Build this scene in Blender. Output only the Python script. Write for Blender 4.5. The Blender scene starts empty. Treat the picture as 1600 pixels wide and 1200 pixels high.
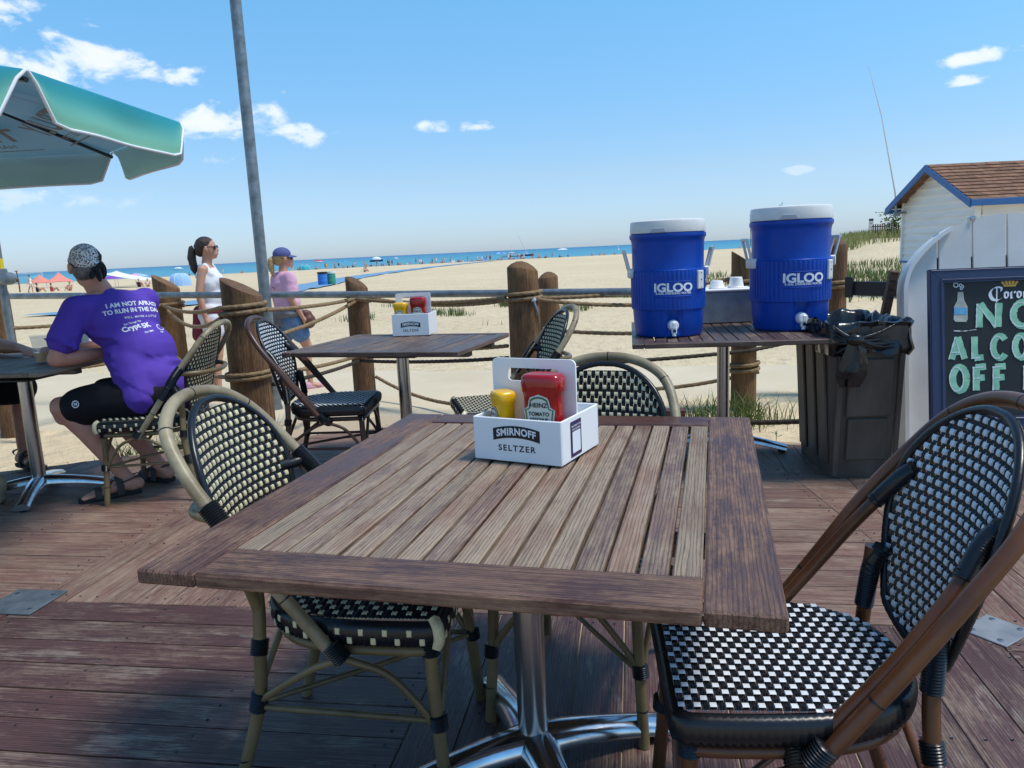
import bpy, bmesh, math, random
import numpy as np
from mathutils import Vector, Matrix, Euler, noise as mnoise
from mathutils.bvhtree import BVHTree

random.seed(7)
scene = bpy.context.scene
COL = scene.collection
R = math.radians
PI = math.pi

# ------------------------------------------------------------------ camera, sky, sun, exposure
cam_d = bpy.data.cameras.new('camera')
cam = bpy.data.objects.new('camera', cam_d)
COL.objects.link(cam)
cam_d.sensor_width = 36.0
cam_d.lens = 27.0
cam_d.clip_start = 0.05
cam_d.clip_end = 60000.0
CAM_H = 1.24
_p, _r = R(9.882), R(2.668)
_F = Vector((0, math.cos(_p), -math.sin(_p)))
_R0 = Vector((1, 0, 0)); _U0 = _R0.cross(_F)
_Rc = _R0 * math.cos(_r) - _U0 * math.sin(_r)
_Uc = _R0 * math.sin(_r) + _U0 * math.cos(_r)
cam.matrix_world = Matrix(((_Rc.x, _Uc.x, -_F.x, 0), (_Rc.y, _Uc.y, -_F.y, 0), (_Rc.z, _Uc.z, -_F.z, CAM_H), (0, 0, 0, 1)))
scene.camera = cam

CLOUD_AT = (0.3, 0.0, 0.2)
SUN_ELEV, SUN_ROT = R(64), R(104)
w = bpy.data.worlds.new('World'); scene.world = w; w.use_nodes = True
nt = w.node_tree; nt.nodes.clear()
def N(tree, t, **kw):
    n = tree.nodes.new(t)
    for k, v in kw.items():
        setattr(n, k, v)
    return n
def math_node(tree, op, a, b=None, clamp=False):
    n = tree.nodes.new('ShaderNodeMath'); n.operation = op; n.use_clamp = clamp
    for i, v in enumerate((a, b)):
        if v is None: continue
        if hasattr(v, 'is_linked') or hasattr(v, 'links'): tree.links.new(v, n.inputs[i])
        else: n.inputs[i].default_value = v
    return n.outputs[0]
def mix_col(tree, fac, a, b, blend='MIX'):
    n = tree.nodes.new('ShaderNodeMix'); n.data_type = 'RGBA'; n.blend_type = blend
    for key, v in ((0, fac), (6, a), (7, b)):
        if hasattr(v, 'links'): tree.links.new(v, n.inputs[key])
        elif key == 0: n.inputs[0].default_value = v
        else: n.inputs[key].default_value = (v[0], v[1], v[2], 1)
    return n.outputs[2]
def ramp(tree, fac, stops):
    n = tree.nodes.new('ShaderNodeValToRGB')
    cr = n.color_ramp
    while len(cr.elements) < len(stops): cr.elements.new(0.5)
    for e, (p, c) in zip(cr.elements, stops):
        e.position = p
        e.color = (c, c, c, 1) if not hasattr(c, '__len__') else (c[0], c[1], c[2], 1)
    tree.links.new(fac, n.inputs[0])
    return n.outputs[0]
sky = N(nt, 'ShaderNodeTexSky', sky_type='NISHITA', sun_disc=False)
sky.sun_elevation = SUN_ELEV; sky.sun_rotation = SUN_ROT
sky.altitude = 180; sky.air_density = 1.0; sky.dust_density = 0.35; sky.ozone_density = 3.0
tc = N(nt, 'ShaderNodeTexCoord')
sep = N(nt, 'ShaderNodeSeparateXYZ'); nt.links.new(tc.outputs['Generated'], sep.inputs[0])
X, Y, Z = sep.outputs
# a layer of fair weather cloud: direction projected onto a high plane, so far clouds crowd to the horizon
zz = math_node(nt, 'MAXIMUM', Z, 0.0)
mp = N(nt, 'ShaderNodeMapping'); mp.inputs['Location'].default_value = CLOUD_AT; mp.inputs['Scale'].default_value = (15, 15, 27)
nt.links.new(tc.outputs['Generated'], mp.inputs[0])
cn = N(nt, 'ShaderNodeTexNoise'); cn.inputs['Scale'].default_value = 1.0; cn.inputs['Detail'].default_value = 10; cn.inputs['Roughness'].default_value = 0.58; cn.inputs['Distortion'].default_value = .25
nt.links.new(mp.outputs[0], cn.inputs[0])
# each cloud: direction x, y, z, half width, half height (radians)
CLOUDS = [(-0.449, 0.869, 0.209, 0.125, 0.043), (-0.560, 0.800, 0.218, 0.183, 0.071), (-0.497, 0.829, 0.255, 0.062, 0.033), (-0.363, 0.908, 0.209, 0.071, 0.025), (-0.329, 0.930, 0.165, 0.092, 0.033), (-0.232, 0.962, 0.147, 0.062, 0.017), (-0.329, 0.937, 0.120, 0.035, 0.012), (-0.083, 0.985, 0.154, 0.035, 0.011), (-0.021, 0.988, 0.154, 0.043, 0.011), (0.504, 0.850, 0.156, 0.035, 0.009), (0.523, 0.834, 0.175, 0.075, 0.012), (0.348, 0.934, 0.077, 0.025, 0.007), (-0.433, 0.864, 0.256, 0.035, 0.013), (-0.504, 0.860, 0.079, 0.133, 0.018), (-0.649, 0.751, 0.119, 0.167, 0.050), (0.663, 0.740, 0.110, 0.125, 0.033), (-0.169, 0.908, 0.383, 0.167, 0.050)]
acc = None
for dx, dy, dz, sx_, sy_ in CLOUDS:
    a_ = N(nt, 'ShaderNodeVectorMath', operation='SUBTRACT'); nt.links.new(tc.outputs['Generated'], a_.inputs[0]); a_.inputs[1].default_value = (dx, dy, dz)
    b_ = N(nt, 'ShaderNodeVectorMath', operation='MULTIPLY'); nt.links.new(a_.outputs[0], b_.inputs[0]); b_.inputs[1].default_value = (1 / sx_, 1 / sx_, 1 / sy_)
    l_ = N(nt, 'ShaderNodeVectorMath', operation='LENGTH'); nt.links.new(b_.outputs[0], l_.inputs[0])
    m_ = N(nt, 'ShaderNodeMapRange'); m_.interpolation_type = 'SMOOTHSTEP'; m_.inputs[1].default_value = 0.25; m_.inputs[2].default_value = 1.5; m_.inputs[3].default_value = 1.0 if sx_ > .05 else .88; m_.inputs[4].default_value = 0.0
    nt.links.new(l_.outputs['Value'], m_.inputs[0])
    acc = m_.outputs[0] if acc is None else math_node(nt, 'MAXIMUM', acc, m_.outputs[0])
nz_c = math_node(nt, 'ADD', math_node(nt, 'MULTIPLY', cn.outputs[0], 2.1), -.55)
cd = math_node(nt, 'ADD', nz_c, math_node(nt, 'MULTIPLY', math_node(nt, 'SUBTRACT', acc, .86), .62))
cmask = ramp(nt, cd, [(0.0, 0.0), (0.44, 0.0), (0.60, 0.50), (0.80, 0.92)])
low = N(nt, 'ShaderNodeMapRange'); low.inputs[1].default_value = 0.02; low.inputs[2].default_value = 0.16
nt.links.new(Z, low.inputs[0])
cmask2 = math_node(nt, 'MULTIPLY', cmask, low.outputs[0])
ccol = ramp(nt, cd, [(0.53, (4.6, 5.2, 6.0)), (0.64, (6.2, 6.3, 6.5)), (0.80, (5.4, 5.6, 6.0))])
hs = N(nt, 'ShaderNodeHueSaturation'); hs.inputs['Saturation'].default_value = 1.12
nt.links.new(sky.outputs[0], hs.inputs['Color'])
tint = ramp(nt, zz, [(0.0, (.47, .60, .93)), (.09, (.68, .73, .83)), (.30, (.84, 1.16, 1.12)), (.7, (.9, 1.16, 1.12))])
skyc = mix_col(nt, 1.0, hs.outputs[0], tint, 'MULTIPLY')
skymix = mix_col(nt, cmask2, skyc, ccol)
bg = N(nt, 'ShaderNodeBackground'); bg.inputs[1].default_value = 0.14
nt.links.new(skymix, bg.inputs[0])
wo = N(nt, 'ShaderNodeOutputWorld'); nt.links.new(bg.outputs[0], wo.inputs[0])

sun_d = bpy.data.lights.new('sun', 'SUN'); sun_d.energy = 2.6; sun_d.angle = R(12); sun_d.color = (1.0, 0.955, 0.88)
sun = bpy.data.objects.new('sun', sun_d); COL.objects.link(sun)
to_sun = Vector((math.sin(SUN_ROT) * math.cos(SUN_ELEV), math.cos(SUN_ROT) * math.cos(SUN_ELEV), math.sin(SUN_ELEV)))
sun.rotation_euler = to_sun.to_track_quat('Z', 'Y').to_euler()
sun.location = to_sun * 30
vs = scene.view_settings
vs.view_transform = 'Standard'; vs.look = 'None'; vs.exposure = 0.38; vs.gamma = 1.0; vs.use_curve_mapping = False
scene.cycles.max_bounces = 8; scene.cycles.transparent_max_bounces = 12

# ------------------------------------------------------------------ helpers
class MB:
    """collects shapes; build() links them as one mesh object"""
    def __init__(s): s.v = []; s.f = []; s.m = []
    def add(s, vs, fs, mi=0):
        o = len(s.v); s.v += [tuple(p) for p in vs]
        s.f += [tuple(i + o for i in f) for f in fs]; s.m += [mi] * len(fs)
        return s
    def box(s, c, d, rot=None, mi=0, taper=1.0):
        x, y, z = (k / 2 for k in d)
        P = [Vector((sx * x * (taper if sz > 0 else 1), sy * y * (taper if sz > 0 else 1), sz * z)) for sz in (-1, 1) for sy in (-1, 1) for sx in (-1, 1)]
        if rot is not None:
            M = Euler(rot).to_matrix() if not isinstance(rot, Matrix) else rot
            P = [M @ p for p in P]
        P = [p + Vector(c) for p in P]
        return s.add(P, [(0, 2, 3, 1), (4, 5, 7, 6), (0, 1, 5, 4), (1, 3, 7, 5), (3, 2, 6, 7), (2, 0, 4, 6)], mi)
    def rbox(s, c, d, b=0.004, rot=None, mi=0):
        """box with chamfered edges all round"""
        x, y, z = (k / 2 for k in d)
        b = min(b, x * .9, y * .9, z * .9)
        P = []; idx = {}
        for sx in (-1, 1):
            for sy in (-1, 1):
                for sz in (-1, 1):
                    for a in range(3):
                        q = [sx * (x - b), sy * (y - b), sz * (z - b)]
                        q[a] = (sx * x, sy * y, sz * z)[a]
                        idx[(sx, sy, sz, a)] = len(P); P.append(Vector(q))
        F = []
        for a in range(3):
            o = [k for k in range(3) if k != a]
            for sg in (-1, 1):
                q = []
                for s1, s2 in ((-1, -1), (1, -1), (1, 1), (-1, 1)):
                    k = [0, 0, 0]; k[a] = sg; k[o[0]] = s1; k[o[1]] = s2
                    q.append(idx[(k[0], k[1], k[2], a)])
                F.append(q)
        for a in range(3):          # edges along axis a
            o = [k for k in range(3) if k != a]
            for s1 in (-1, 1):
                for s2 in (-1, 1):
                    q = []
                    for sg, ax in ((-1, o[0]), (-1, o[1]), (1, o[1]), (1, o[0])):
                        k = [0, 0, 0]; k[a] = sg; k[o[0]] = s1; k[o[1]] = s2
                        q.append(idx[(k[0], k[1], k[2], ax)])
                    F.append(q)
        for sx in (-1, 1):
            for sy in (-1, 1):
                for sz in (-1, 1):
                    F.append([idx[(sx, sy, sz, a)] for a in range(3)])
        if rot is not None:
            M = Euler(rot).to_matrix() if not isinstance(rot, Matrix) else rot
            P = [M @ p for p in P]
        P = [p + Vector(c) for p in P]
        return s.add(P, F, mi)
    def tube(s, pts, r, n=12, closed=False, caps=True, mi=0, shape=None, up=None):
        P = [Vector(p) for p in pts]; L = len(P)
        rr = r if hasattr(r, '__len__') else [r] * L
        T = []
        for i in range(L):
            a = P[(i - 1) % L] if (closed or i > 0) else P[i]
            b = P[(i + 1) % L] if (closed or i < L - 1) else P[i]
            d = b - a
            T.append(d.normalized() if d.length > 1e-9 else Vector((0, 0, 1)))
        nrm = Vector(up) if up is not None else (Vector((0, 0, 1)) if abs(T[0].z) < .9 else Vector((1, 0, 0)))
        vs = []
        for i in range(L):
            nrm = (nrm - T[i] * nrm.dot(T[i]))
            if nrm.length < 1e-6: nrm = T[i].orthogonal()
            nrm.normalize(); bi = T[i].cross(nrm)
            for k in range(n):
                a = 2 * PI * k / n
                q = rr[i] * (shape(i, a) if shape else 1.0)
                vs.append(P[i] + nrm * (math.cos(a) * q) + bi * (math.sin(a) * q))
        fs = []
        for i in range(L if closed else L - 1):
            j = (i + 1) % L
            for k in range(n):
                k2 = (k + 1) % n
                fs.append((i * n + k, i * n + k2, j * n + k2, j * n + k))
        if caps and not closed:
            fs.append(tuple(range(n))[::-1]); fs.append(tuple((L - 1) * n + k for k in range(n)))
        return s.add(vs, fs, mi)
    def lathe(s, prof, n=32, o=(0, 0, 0), mi=0, cap=True, rot=None, sx=1, sy=1):
        vs = []
        M = Euler(rot).to_matrix() if rot is not None else None
        for (r, z) in prof:
            for k in range(n):
                a = 2 * PI * k / n
                p = Vector((r * math.cos(a) * sx, r * math.sin(a) * sy, z))
                if M: p = M @ p
                vs.append(p + Vector(o))
        fs = []
        for i in range(len(prof) - 1):
            for k in range(n):
                k2 = (k + 1) % n
                fs.append((i * n + k, i * n + k2, (i + 1) * n + k2, (i + 1) * n + k))
        if cap:
            fs.append(tuple(range(n))[::-1]); fs.append(tuple((len(prof) - 1) * n + k for k in range(n)))
        return s.add(vs, fs, mi)
    def prism(s, poly, z0, z1, mi=0, M=None):
        n = len(poly)
        P = [Vector((x, y, z0)) for x, y in poly] + [Vector((x, y, z1)) for x, y in poly]
        if M is not None: P = [M @ p for p in P]
        return s.add(P, [tuple(range(n))[::-1], tuple(range(n, 2 * n))] + [(i, (i + 1) % n, n + (i + 1) % n, n + i) for i in range(n)], mi)
    def grid(s, fn, nu, nv, mi=0):
        vs = [fn(i / nu, j / nv) for j in range(nv + 1) for i in range(nu + 1)]
        fs = [(j * (nu + 1) + i, j * (nu + 1) + i + 1, (j + 1) * (nu + 1) + i + 1, (j + 1) * (nu + 1) + i) for j in range(nv) for i in range(nu)]
        return s.add(vs, fs, mi)
    def ball(s, c, rad, nu=12, nv=8, mi=0, M=None):
        rad = rad if hasattr(rad, '__len__') else (rad,) * 3
        vs = [Vector((0, 0, -rad[2]))]
        for j in range(1, nv):
            t = -PI / 2 + PI * j / nv
            for i in range(nu):
                a = 2 * PI * i / nu
                vs.append(Vector((rad[0] * math.cos(t) * math.cos(a), rad[1] * math.cos(t) * math.sin(a), rad[2] * math.sin(t))))
        vs.append(Vector((0, 0, rad[2])))
        fs = [(0, 1 + (i + 1) % nu, 1 + i) for i in range(nu)]
        for j in range(nv - 2):
            for i in range(nu):
                i2 = (i + 1) % nu
                fs.append((1 + j * nu + i, 1 + j * nu + i2, 1 + (j + 1) * nu + i2, 1 + (j + 1) * nu + i))
        e = len(vs) - 1
        fs += [(e, 1 + (nv - 2) * nu + i, 1 + (nv - 2) * nu + (i + 1) % nu) for i in range(nu)]
        if M is not None: vs = [M @ v for v in vs]
        return s.add([v + Vector(c) for v in vs], fs, mi)
    def mesh(s, name, mats, smooth=35):
        me = bpy.data.meshes.new(name)
        me.from_pydata(s.v, [], s.f)
        for m in (mats if isinstance(mats, (list, tuple)) else [mats]): me.materials.append(m)
        if any(s.m): me.polygons.foreach_set('material_index', s.m)
        if smooth:
            me.polygons.foreach_set('use_smooth', [True] * len(me.polygons))
            me.set_sharp_from_angle(angle=R(smooth))
        me.update()
        return me
    def build(s, name, mats, parent=None, loc=None, rotz=None, smooth=35, flip=False):
        me = s.mesh(name, mats, smooth)
        if flip: me.flip_normals()
        return put(name, me, parent, loc, rotz)
def put(name, me, parent=None, loc=None, rotz=None):
    o = bpy.data.objects.new(name, me); COL.objects.link(o)
    if parent is not None: o.parent = parent
    if loc is not None: o.location = loc
    if rotz is not None: o.rotation_euler = (0, 0, rotz)
    return o
def tag(o, label=None, cat=None, group=None, kind=None):
    if label: o['label'] = label
    if cat: o['category'] = cat
    if group: o['group'] = group
    if kind: o['kind'] = kind
    return o
def thing(name, label, cat, loc=(0, 0, 0), rotz=0, group=None):
    o = bpy.data.objects.new(name, None); COL.objects.link(o)
    o.location = loc; o.rotation_euler = (0, 0, rotz); o.empty_display_size = .1
    return tag(o, label, cat, group)
def copy_tree(o, parent=None):
    c = o.copy(); COL.objects.link(c)
    if parent is not None: c.parent = parent
    for ch in KIDS.get(o.name, [k for k in bpy.data.objects if k.parent == o]): copy_tree(ch, c)
    return c
KIDS = {}
def dup(o, label, loc=None, rotz=None, cat=None, group=None):
    c = copy_tree(o); c['label'] = label
    if loc is not None: c.location = loc
    if rotz is not None: c.rotation_euler = (0, 0, rotz)
    if cat: c['category'] = cat
    if group: c['group'] = group
    return c
def spline(pts, n):
    """Catmull-Rom through pts, n samples per span"""
    P = [Vector(p) for p in pts]; out = []
    for i in range(len(P) - 1):
        a = P[i - 1] if i > 0 else P[i] * 2 - P[i + 1]
        b, c = P[i], P[i + 1]
        d = P[i + 2] if i + 2 < len(P) else P[i + 1] * 2 - P[i]
        for k in range(n):
            t = k / n
            out.append(.5 * ((2 * b) + (c - a) * t + (2 * a - 5 * b + 4 * c - d) * t * t + (3 * b - a - 3 * c + d) * t ** 3))
    out.append(P[-1]); return out
def arc_len(P): return sum((P[i + 1] - P[i]).length for i in range(len(P) - 1))
def resample(P, step):
    P = [Vector(p) for p in P]; L = arc_len(P); n = max(2, int(L / step)); out = [P[0]]
    seg = 0; acc = 0.0; d = L / n
    target = d
    while len(out) < n and seg < len(P) - 1:
        l = (P[seg + 1] - P[seg]).length
        if acc + l >= target - 1e-9:
            out.append(P[seg].lerp(P[seg + 1], (target - acc) / l)); target += d
        else: acc += l; seg += 1
    out.append(P[-1]); return out
def text_mesh(s, size=1.0, bold=0.0, align='CENTER', shear=0.0, spacing=1.0, res=3):
    """default-font lettering as flat faces: list of 2-D points and faces"""
    c = bpy.data.curves.new('lettering', 'FONT'); c.body = s; c.size = size; c.offset = bold
    c.align_x = align; c.align_y = 'CENTER'; c.shear = shear; c.space_character = spacing; c.resolution_u = res; c.fill_mode = 'FRONT'
    o = bpy.data.objects.new('lettering', c); COL.objects.link(o)
    dg = bpy.context.evaluated_depsgraph_get(); dg.update()
    me = o.evaluated_get(dg).to_mesh()
    vs = [(v.co.x, v.co.y) for v in me.vertices]; fs = [tuple(p.vertices) for p in me.polygons]
    o.evaluated_get(dg).to_mesh_clear()
    bpy.data.objects.remove(o); bpy.data.curves.remove(c)
    return vs, fs
def flip_faces(fs): return [tuple(reversed(f)) for f in fs]

# ------------------------------------------------------------------ materials
MATS = {}
def mat(name, col, rough=.6, metal=0.0, col2=None, nscale=8, bump=0.0, bscale=60, stretch=(1, 1, 1), spec=.5, detail=5, lo=.35, hi=.65, rand=0.0, coat=0.0, trans=0.0, subs=0.0, ior=1.45):
    m = bpy.data.materials.new(name); m.use_nodes = True
    t = m.node_tree; b = t.nodes['Principled BSDF']
    b.inputs['Roughness'].default_value = rough; b.inputs['Metallic'].default_value = metal
    b.inputs['Specular IOR Level'].default_value = spec; b.inputs['IOR'].default_value = ior
    if coat: b.inputs['Coat Weight'].default_value = coat; b.inputs['Coat Roughness'].default_value = .15
    if trans: b.inputs['Transmission Weight'].default_value = trans
    if subs:
        b.inputs['Subsurface Weight'].default_value = subs; b.inputs['Subsurface Radius'].default_value = (.02, .008, .004); b.inputs['Subsurface Scale'].default_value = .5
    c = None
    tcn = t.nodes.new('ShaderNodeTexCoord')
    mpn = t.nodes.new('ShaderNodeMapping'); mpn.inputs['Scale'].default_value = stretch
    t.links.new(tcn.outputs['Object'], mpn.inputs[0])
    vec = mpn.outputs[0]
    if rand:
        oi = t.nodes.new('ShaderNodeObjectInfo')
        va = t.nodes.new('ShaderNodeVectorMath'); va.operation = 'ADD'
        sc = t.nodes.new('ShaderNodeVectorMath'); sc.operation = 'SCALE'; sc.inputs[3].default_value = 37
        t.links.new(oi.outputs['Random'], sc.inputs[0]); t.links.new(mpn.outputs[0], va.inputs[0]); t.links.new(sc.outputs[0], va.inputs[1])
        vec = va.outputs[0]
    if col2 is not None:
        n = t.nodes.new('ShaderNodeTexNoise'); n.inputs['Scale'].default_value = nscale; n.inputs['Detail'].default_value = detail; n.inputs['Roughness'].default_value = .6
        t.links.new(vec, n.inputs[0])
        f = ramp(t, n.outputs[0], [(lo, 0.0), (hi, 1.0)])
        c = mix_col(t, f, col, col2)
        if rand:
            hv = t.nodes.new('ShaderNodeHueSaturation')
            mr = t.nodes.new('ShaderNodeMapRange'); mr.inputs[3].default_value = 1 - rand; mr.inputs[4].default_value = 1 + rand
            t.links.new(oi.outputs['Random'], mr.inputs[0]); t.links.new(mr.outputs[0], hv.inputs['Value']); t.links.new(c, hv.inputs['Color'])
            c = hv.outputs[0]
        t.links.new(c, b.inputs['Base Color'])
    else:
        b.inputs['Base Color'].default_value = (*col, 1)
    if bump:
        n2 = t.nodes.new('ShaderNodeTexNoise'); n2.inputs['Scale'].default_value = bscale; n2.inputs['Detail'].default_value = 4
        t.links.new(vec, n2.inputs[0])
        bn = t.nodes.new('ShaderNodeBump'); bn.inputs['Strength'].default_value = bump; bn.inputs['Distance'].default_value = .01
        t.links.new(n2.outputs[0], bn.inputs['Height']); t.links.new(bn.outputs[0], b.inputs['Normal'])
    MATS[name] = m
    return m

def wood_mat(name, painted, worn, wornamt=.5, grain_axis='Y', rough=.6, stain=None, scale=1.0, rand=.12, pale=None, piece=.16):
    """painted or stained timber worn down to bare grey wood in long patches; grain runs along one local axis; every piece differs"""
    m = bpy.data.materials.new(name); m.use_nodes = True
    t = m.node_tree; b = t.nodes['Principled BSDF']
    tcn = t.nodes.new('ShaderNodeTexCoord'); oi = t.nodes.new('ShaderNodeObjectInfo')
    sc = t.nodes.new('ShaderNodeVectorMath'); sc.operation = 'SCALE'; sc.inputs[3].default_value = 53
    t.links.new(oi.outputs['Random'], sc.inputs[0])
    def coords(s_along, s_across):
        mpn = t.nodes.new('ShaderNodeMapping')
        v = {'X': (s_along, s_across, s_across), 'Y': (s_across, s_along, s_across), 'Z': (s_across, s_across, s_along)}[grain_axis]
        mpn.inputs['Scale'].default_value = v
        t.links.new(tcn.outputs['Object'], mpn.inputs[0])
        va = t.nodes.new('ShaderNodeVectorMath'); va.operation = 'ADD'
        t.links.new(mpn.outputs[0], va.inputs[0]); t.links.new(sc.outputs[0], va.inputs[1])
        return va.outputs[0]
    def nz(vec, s, det=6, rg=.62):
        n = t.nodes.new('ShaderNodeTexNoise'); n.inputs['Scale'].default_value = s; n.inputs['Detail'].default_value = det; n.inputs['Roughness'].default_value = rg
        t.links.new(vec, n.inputs[0]); return n.outputs[0]
    patch = nz(coords(5.5 * scale, 13 * scale), 1.0, 9, .68)
    grain = nz(coords(5 * scale, 130 * scale), 1.0, 5, .6)
    fine = nz(coords(16 * scale, 420 * scale), 1.0, 3, .6)
    speck = nz(coords(34 * scale, 90 * scale), 1.0, 5, .75)
    # each piece is worn by a different amount
    mr = t.nodes.new('ShaderNodeMapRange'); mr.inputs[3].default_value = -piece; mr.inputs[4].default_value = piece
    t.links.new(oi.outputs['Random'], mr.inputs[0])
    a = math_node(t, 'ADD', patch, math_node(t, 'MULTIPLY', math_node(t, 'SUBTRACT', grain, .5), .50))
    a = math_node(t, 'ADD', a, math_node(t, 'MULTIPLY', math_node(t, 'SUBTRACT', speck, .5), .55))
    a = math_node(t, 'ADD', a, mr.outputs[0])
    a = math_node(t, 'ADD', a, wornamt - .5)
    f = ramp(t, a, [(.34, 0.0), (.62, 1.0)])
    c = mix_col(t, f, painted, worn)
    if pale is not None:
        f3 = ramp(t, math_node(t, 'ADD', nz(coords(3 * scale, 9 * scale), 1.3, 8, .7), math_node(t, 'MULTIPLY', math_node(t, 'SUBTRACT', fine, .5), .3)), [(.57, 0.0), (.66, .8)])
        c = mix_col(t, f3, c, pale)
    if stain is not None:
        f2 = ramp(t, nz(coords(1.4 * scale, 3.5 * scale), 1.7, 4), [(.50, 0.0), (.68, .8)])
        c = mix_col(t, f2, c, stain)
    wv = t.nodes.new('ShaderNodeTexWave'); wv.wave_type = 'BANDS'; wv.bands_direction = {'X': 'Y', 'Y': 'X', 'Z': 'X'}[grain_axis]
    wv.inputs['Scale'].default_value = 1.0; wv.inputs['Distortion'].default_value = 5.5; wv.inputs['Detail'].default_value = 4; wv.inputs['Detail Scale'].default_value = 1.4; wv.inputs['Detail Roughness'].default_value = .65
    t.links.new(coords(3.2 * scale, 46 * scale), wv.inputs[0])
    c = mix_col(t, 1.0, c, ramp(t, wv.outputs['Fac'], [(.02, .58), (.30, 1.0), (1.0, 1.04)]), 'MULTIPLY')
    crk = ramp(t, nz(coords(4 * scale, 190 * scale), 1.0, 2, .5), [(.24, .30), (.31, 1.0)])
    c = mix_col(t, 1.0, c, crk, 'MULTIPLY')
    dk = ramp(t, grain, [(.30, .70), (.55, 1.0)])
    c = mix_col(t, 1.0, c, dk, 'MULTIPLY')
    dk2 = ramp(t, fine, [(.30, .78), (.6, 1.08)])
    c = mix_col(t, 1.0, c, dk2, 'MULTIPLY')
    hv = t.nodes.new('ShaderNodeHueSaturation')
    m2 = t.nodes.new('ShaderNodeMapRange'); m2.inputs[3].default_value = 1 - rand; m2.inputs[4].default_value = 1 + rand
    fr = math_node(t, 'FRACT', math_node(t, 'MULTIPLY', oi.outputs['Random'], 7.31))
    t.links.new(fr, m2.inputs[0]); t.links.new(m2.outputs[0], hv.inputs['Value']); t.links.new(c, hv.inputs['Color'])
    t.links.new(hv.outputs[0], b.inputs['Base Color'])
    rr = ramp(t, f, [(0.0, rough - .14), (1.0, min(.95, rough + .18))])
    t.links.new(rr, b.inputs['Roughness'])
    b.inputs['Specular IOR Level'].default_value = .35
    bn = t.nodes.new('ShaderNodeBump'); bn.inputs['Strength'].default_value = .6; bn.inputs['Distance'].default_value = .004
    t.links.new(math_node(t, 'ADD', grain, math_node(t, 'MULTIPLY', fine, .5)), bn.inputs['Height']); t.links.new(bn.outputs[0], b.inputs['Normal'])
    MATS[name] = m
    return m

M = MATS
wood_mat('deck_wood', (.20, .105, .08), (.275, .182, .132), .46, 'X', .62, scale=.8, rand=.12, pale=(.34, .26, .195), piece=.07)
wood_mat('deck_wood_painted_shaded', (.105, .052, .046), (.21, .145, .11), .38, 'X', .58, scale=.8, rand=.12, pale=(.27, .21, .17), piece=.07)  # front bays: more paint left, and the shade there darkened into the colour
wood_mat('table_slat', (.19, .105, .078), (.305, .225, .158), .62, 'Y', .55, stain=(.225, .12, .08), rand=.13)
wood_mat('table_rail', (.095, .040, .028), (.235, .135, .088), .42, 'Y', .5, stain=(.12, .062, .046), rand=.08)
wood_mat('table2_wood', (.105, .066, .052), (.22, .155, .12), .42, 'Y', .5, rand=.08)
wood_mat('table3_wood', (.15, .095, .075), (.30, .22, .165), .5, 'Y', .5, rand=.08)
wood_mat('post_wood', (.12, .058, .026), (.25, .135, .06), .5, 'Z', .8, stain=(.08, .045, .025), scale=.8, rand=.1)
wood_mat('bare_timber', (.10, .045, .03), (.2, .1, .06), .45, 'X', .7)
mat('black_cord', (.010, .011, .014), .30, spec=.5, bump=.05)
mat('white_tape', (.74, .76, .78), .45, col2=(.62, .65, .68), nscale=30)
mat('cream_tape', (.72, .63, .40), .45, col2=(.58, .50, .31), nscale=40)
mat('cream_bamboo', (.21, .15, .07), .36, col2=(.11, .078, .036), nscale=5, stretch=(1, 1, 1), bump=.06, bscale=30, rand=.05)
mat('weathered_bamboo', (.37, .31, .195), .42, col2=(.20, .15, .082), nscale=9, detail=8, bump=.1, bscale=50)
mat('brown_bamboo', (.16, .058, .021), .30, col2=(.07, .027, .014), nscale=4, bump=.05, bscale=30)
mat('dark_bamboo', (.085, .036, .022), .34, col2=(.045, .02, .014), nscale=5)
mat('steel', (.50, .49, .48), .26, 1.0, col2=(.40, .39, .38), nscale=20, stretch=(40, 40, 1))
mat('cast_aluminium', (.72, .73, .74), .17, 1.0, col2=(.50, .51, .53), nscale=12, bump=.12, bscale=9)
mat('galvanised', (.27, .30, .32), .46, .55, col2=(.16, .18, .19), nscale=14, bump=.08)
mat('white_plastic', (.88, .87, .86), .32, subs=0)
mat('off_white', (.74, .73, .70), .42, col2=(.62, .61, .58), nscale=6)
mat('black_print', (.012, .012, .014), .45)
mat('navy_print', (.035, .02, .09), .4)
mat('grey_print', (.42, .42, .46), .5)
mat('faded_print', (.15, .16, .18), .7)
mat('white_print', (.82, .83, .86), .5)
mat('ketchup_red', (.40, .008, .008), .12, coat=.4, col2=(.30, .004, .006), nscale=10)
mat('mustard_yellow', (.82, .44, .008), .25, coat=.2)
mat('label_cream', (.68, .68, .58), .4)
mat('label_green', (.05, .14, .06), .4)
mat('cooler_blue', (.003, .062, .40), .38, spec=.3, col2=(.003, .048, .32), nscale=5, bump=.03, bscale=200)
mat('cooler_navy', (.006, .018, .12), .4)
mat('bin_brown', (.062, .048, .038), .55, col2=(.115, .092, .072), nscale=7, stretch=(1, 1, .3), bump=.08, bscale=70, detail=8)
mat('bag_black', (.008, .008, .009), .22, spec=.6, bump=.5, bscale=14)
mat('rope', (.30, .20, .105), .85, col2=(.17, .105, .05), nscale=30, bump=.4, bscale=180)
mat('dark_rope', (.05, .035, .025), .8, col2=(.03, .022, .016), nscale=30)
mat('black_rail', (.012, .013, .018), .5)
mat('white_paint', (.72, .70, .67), .5, col2=(.60, .585, .555), nscale=2.5, detail=7, rand=.03)
mat('shed_white', (.82, .815, .79), .55, col2=(.74, .735, .71), nscale=1.2, stretch=(1, 1, 4), rand=.03)
mat('shed_blue', (.035, .13, .34), .5)
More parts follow.
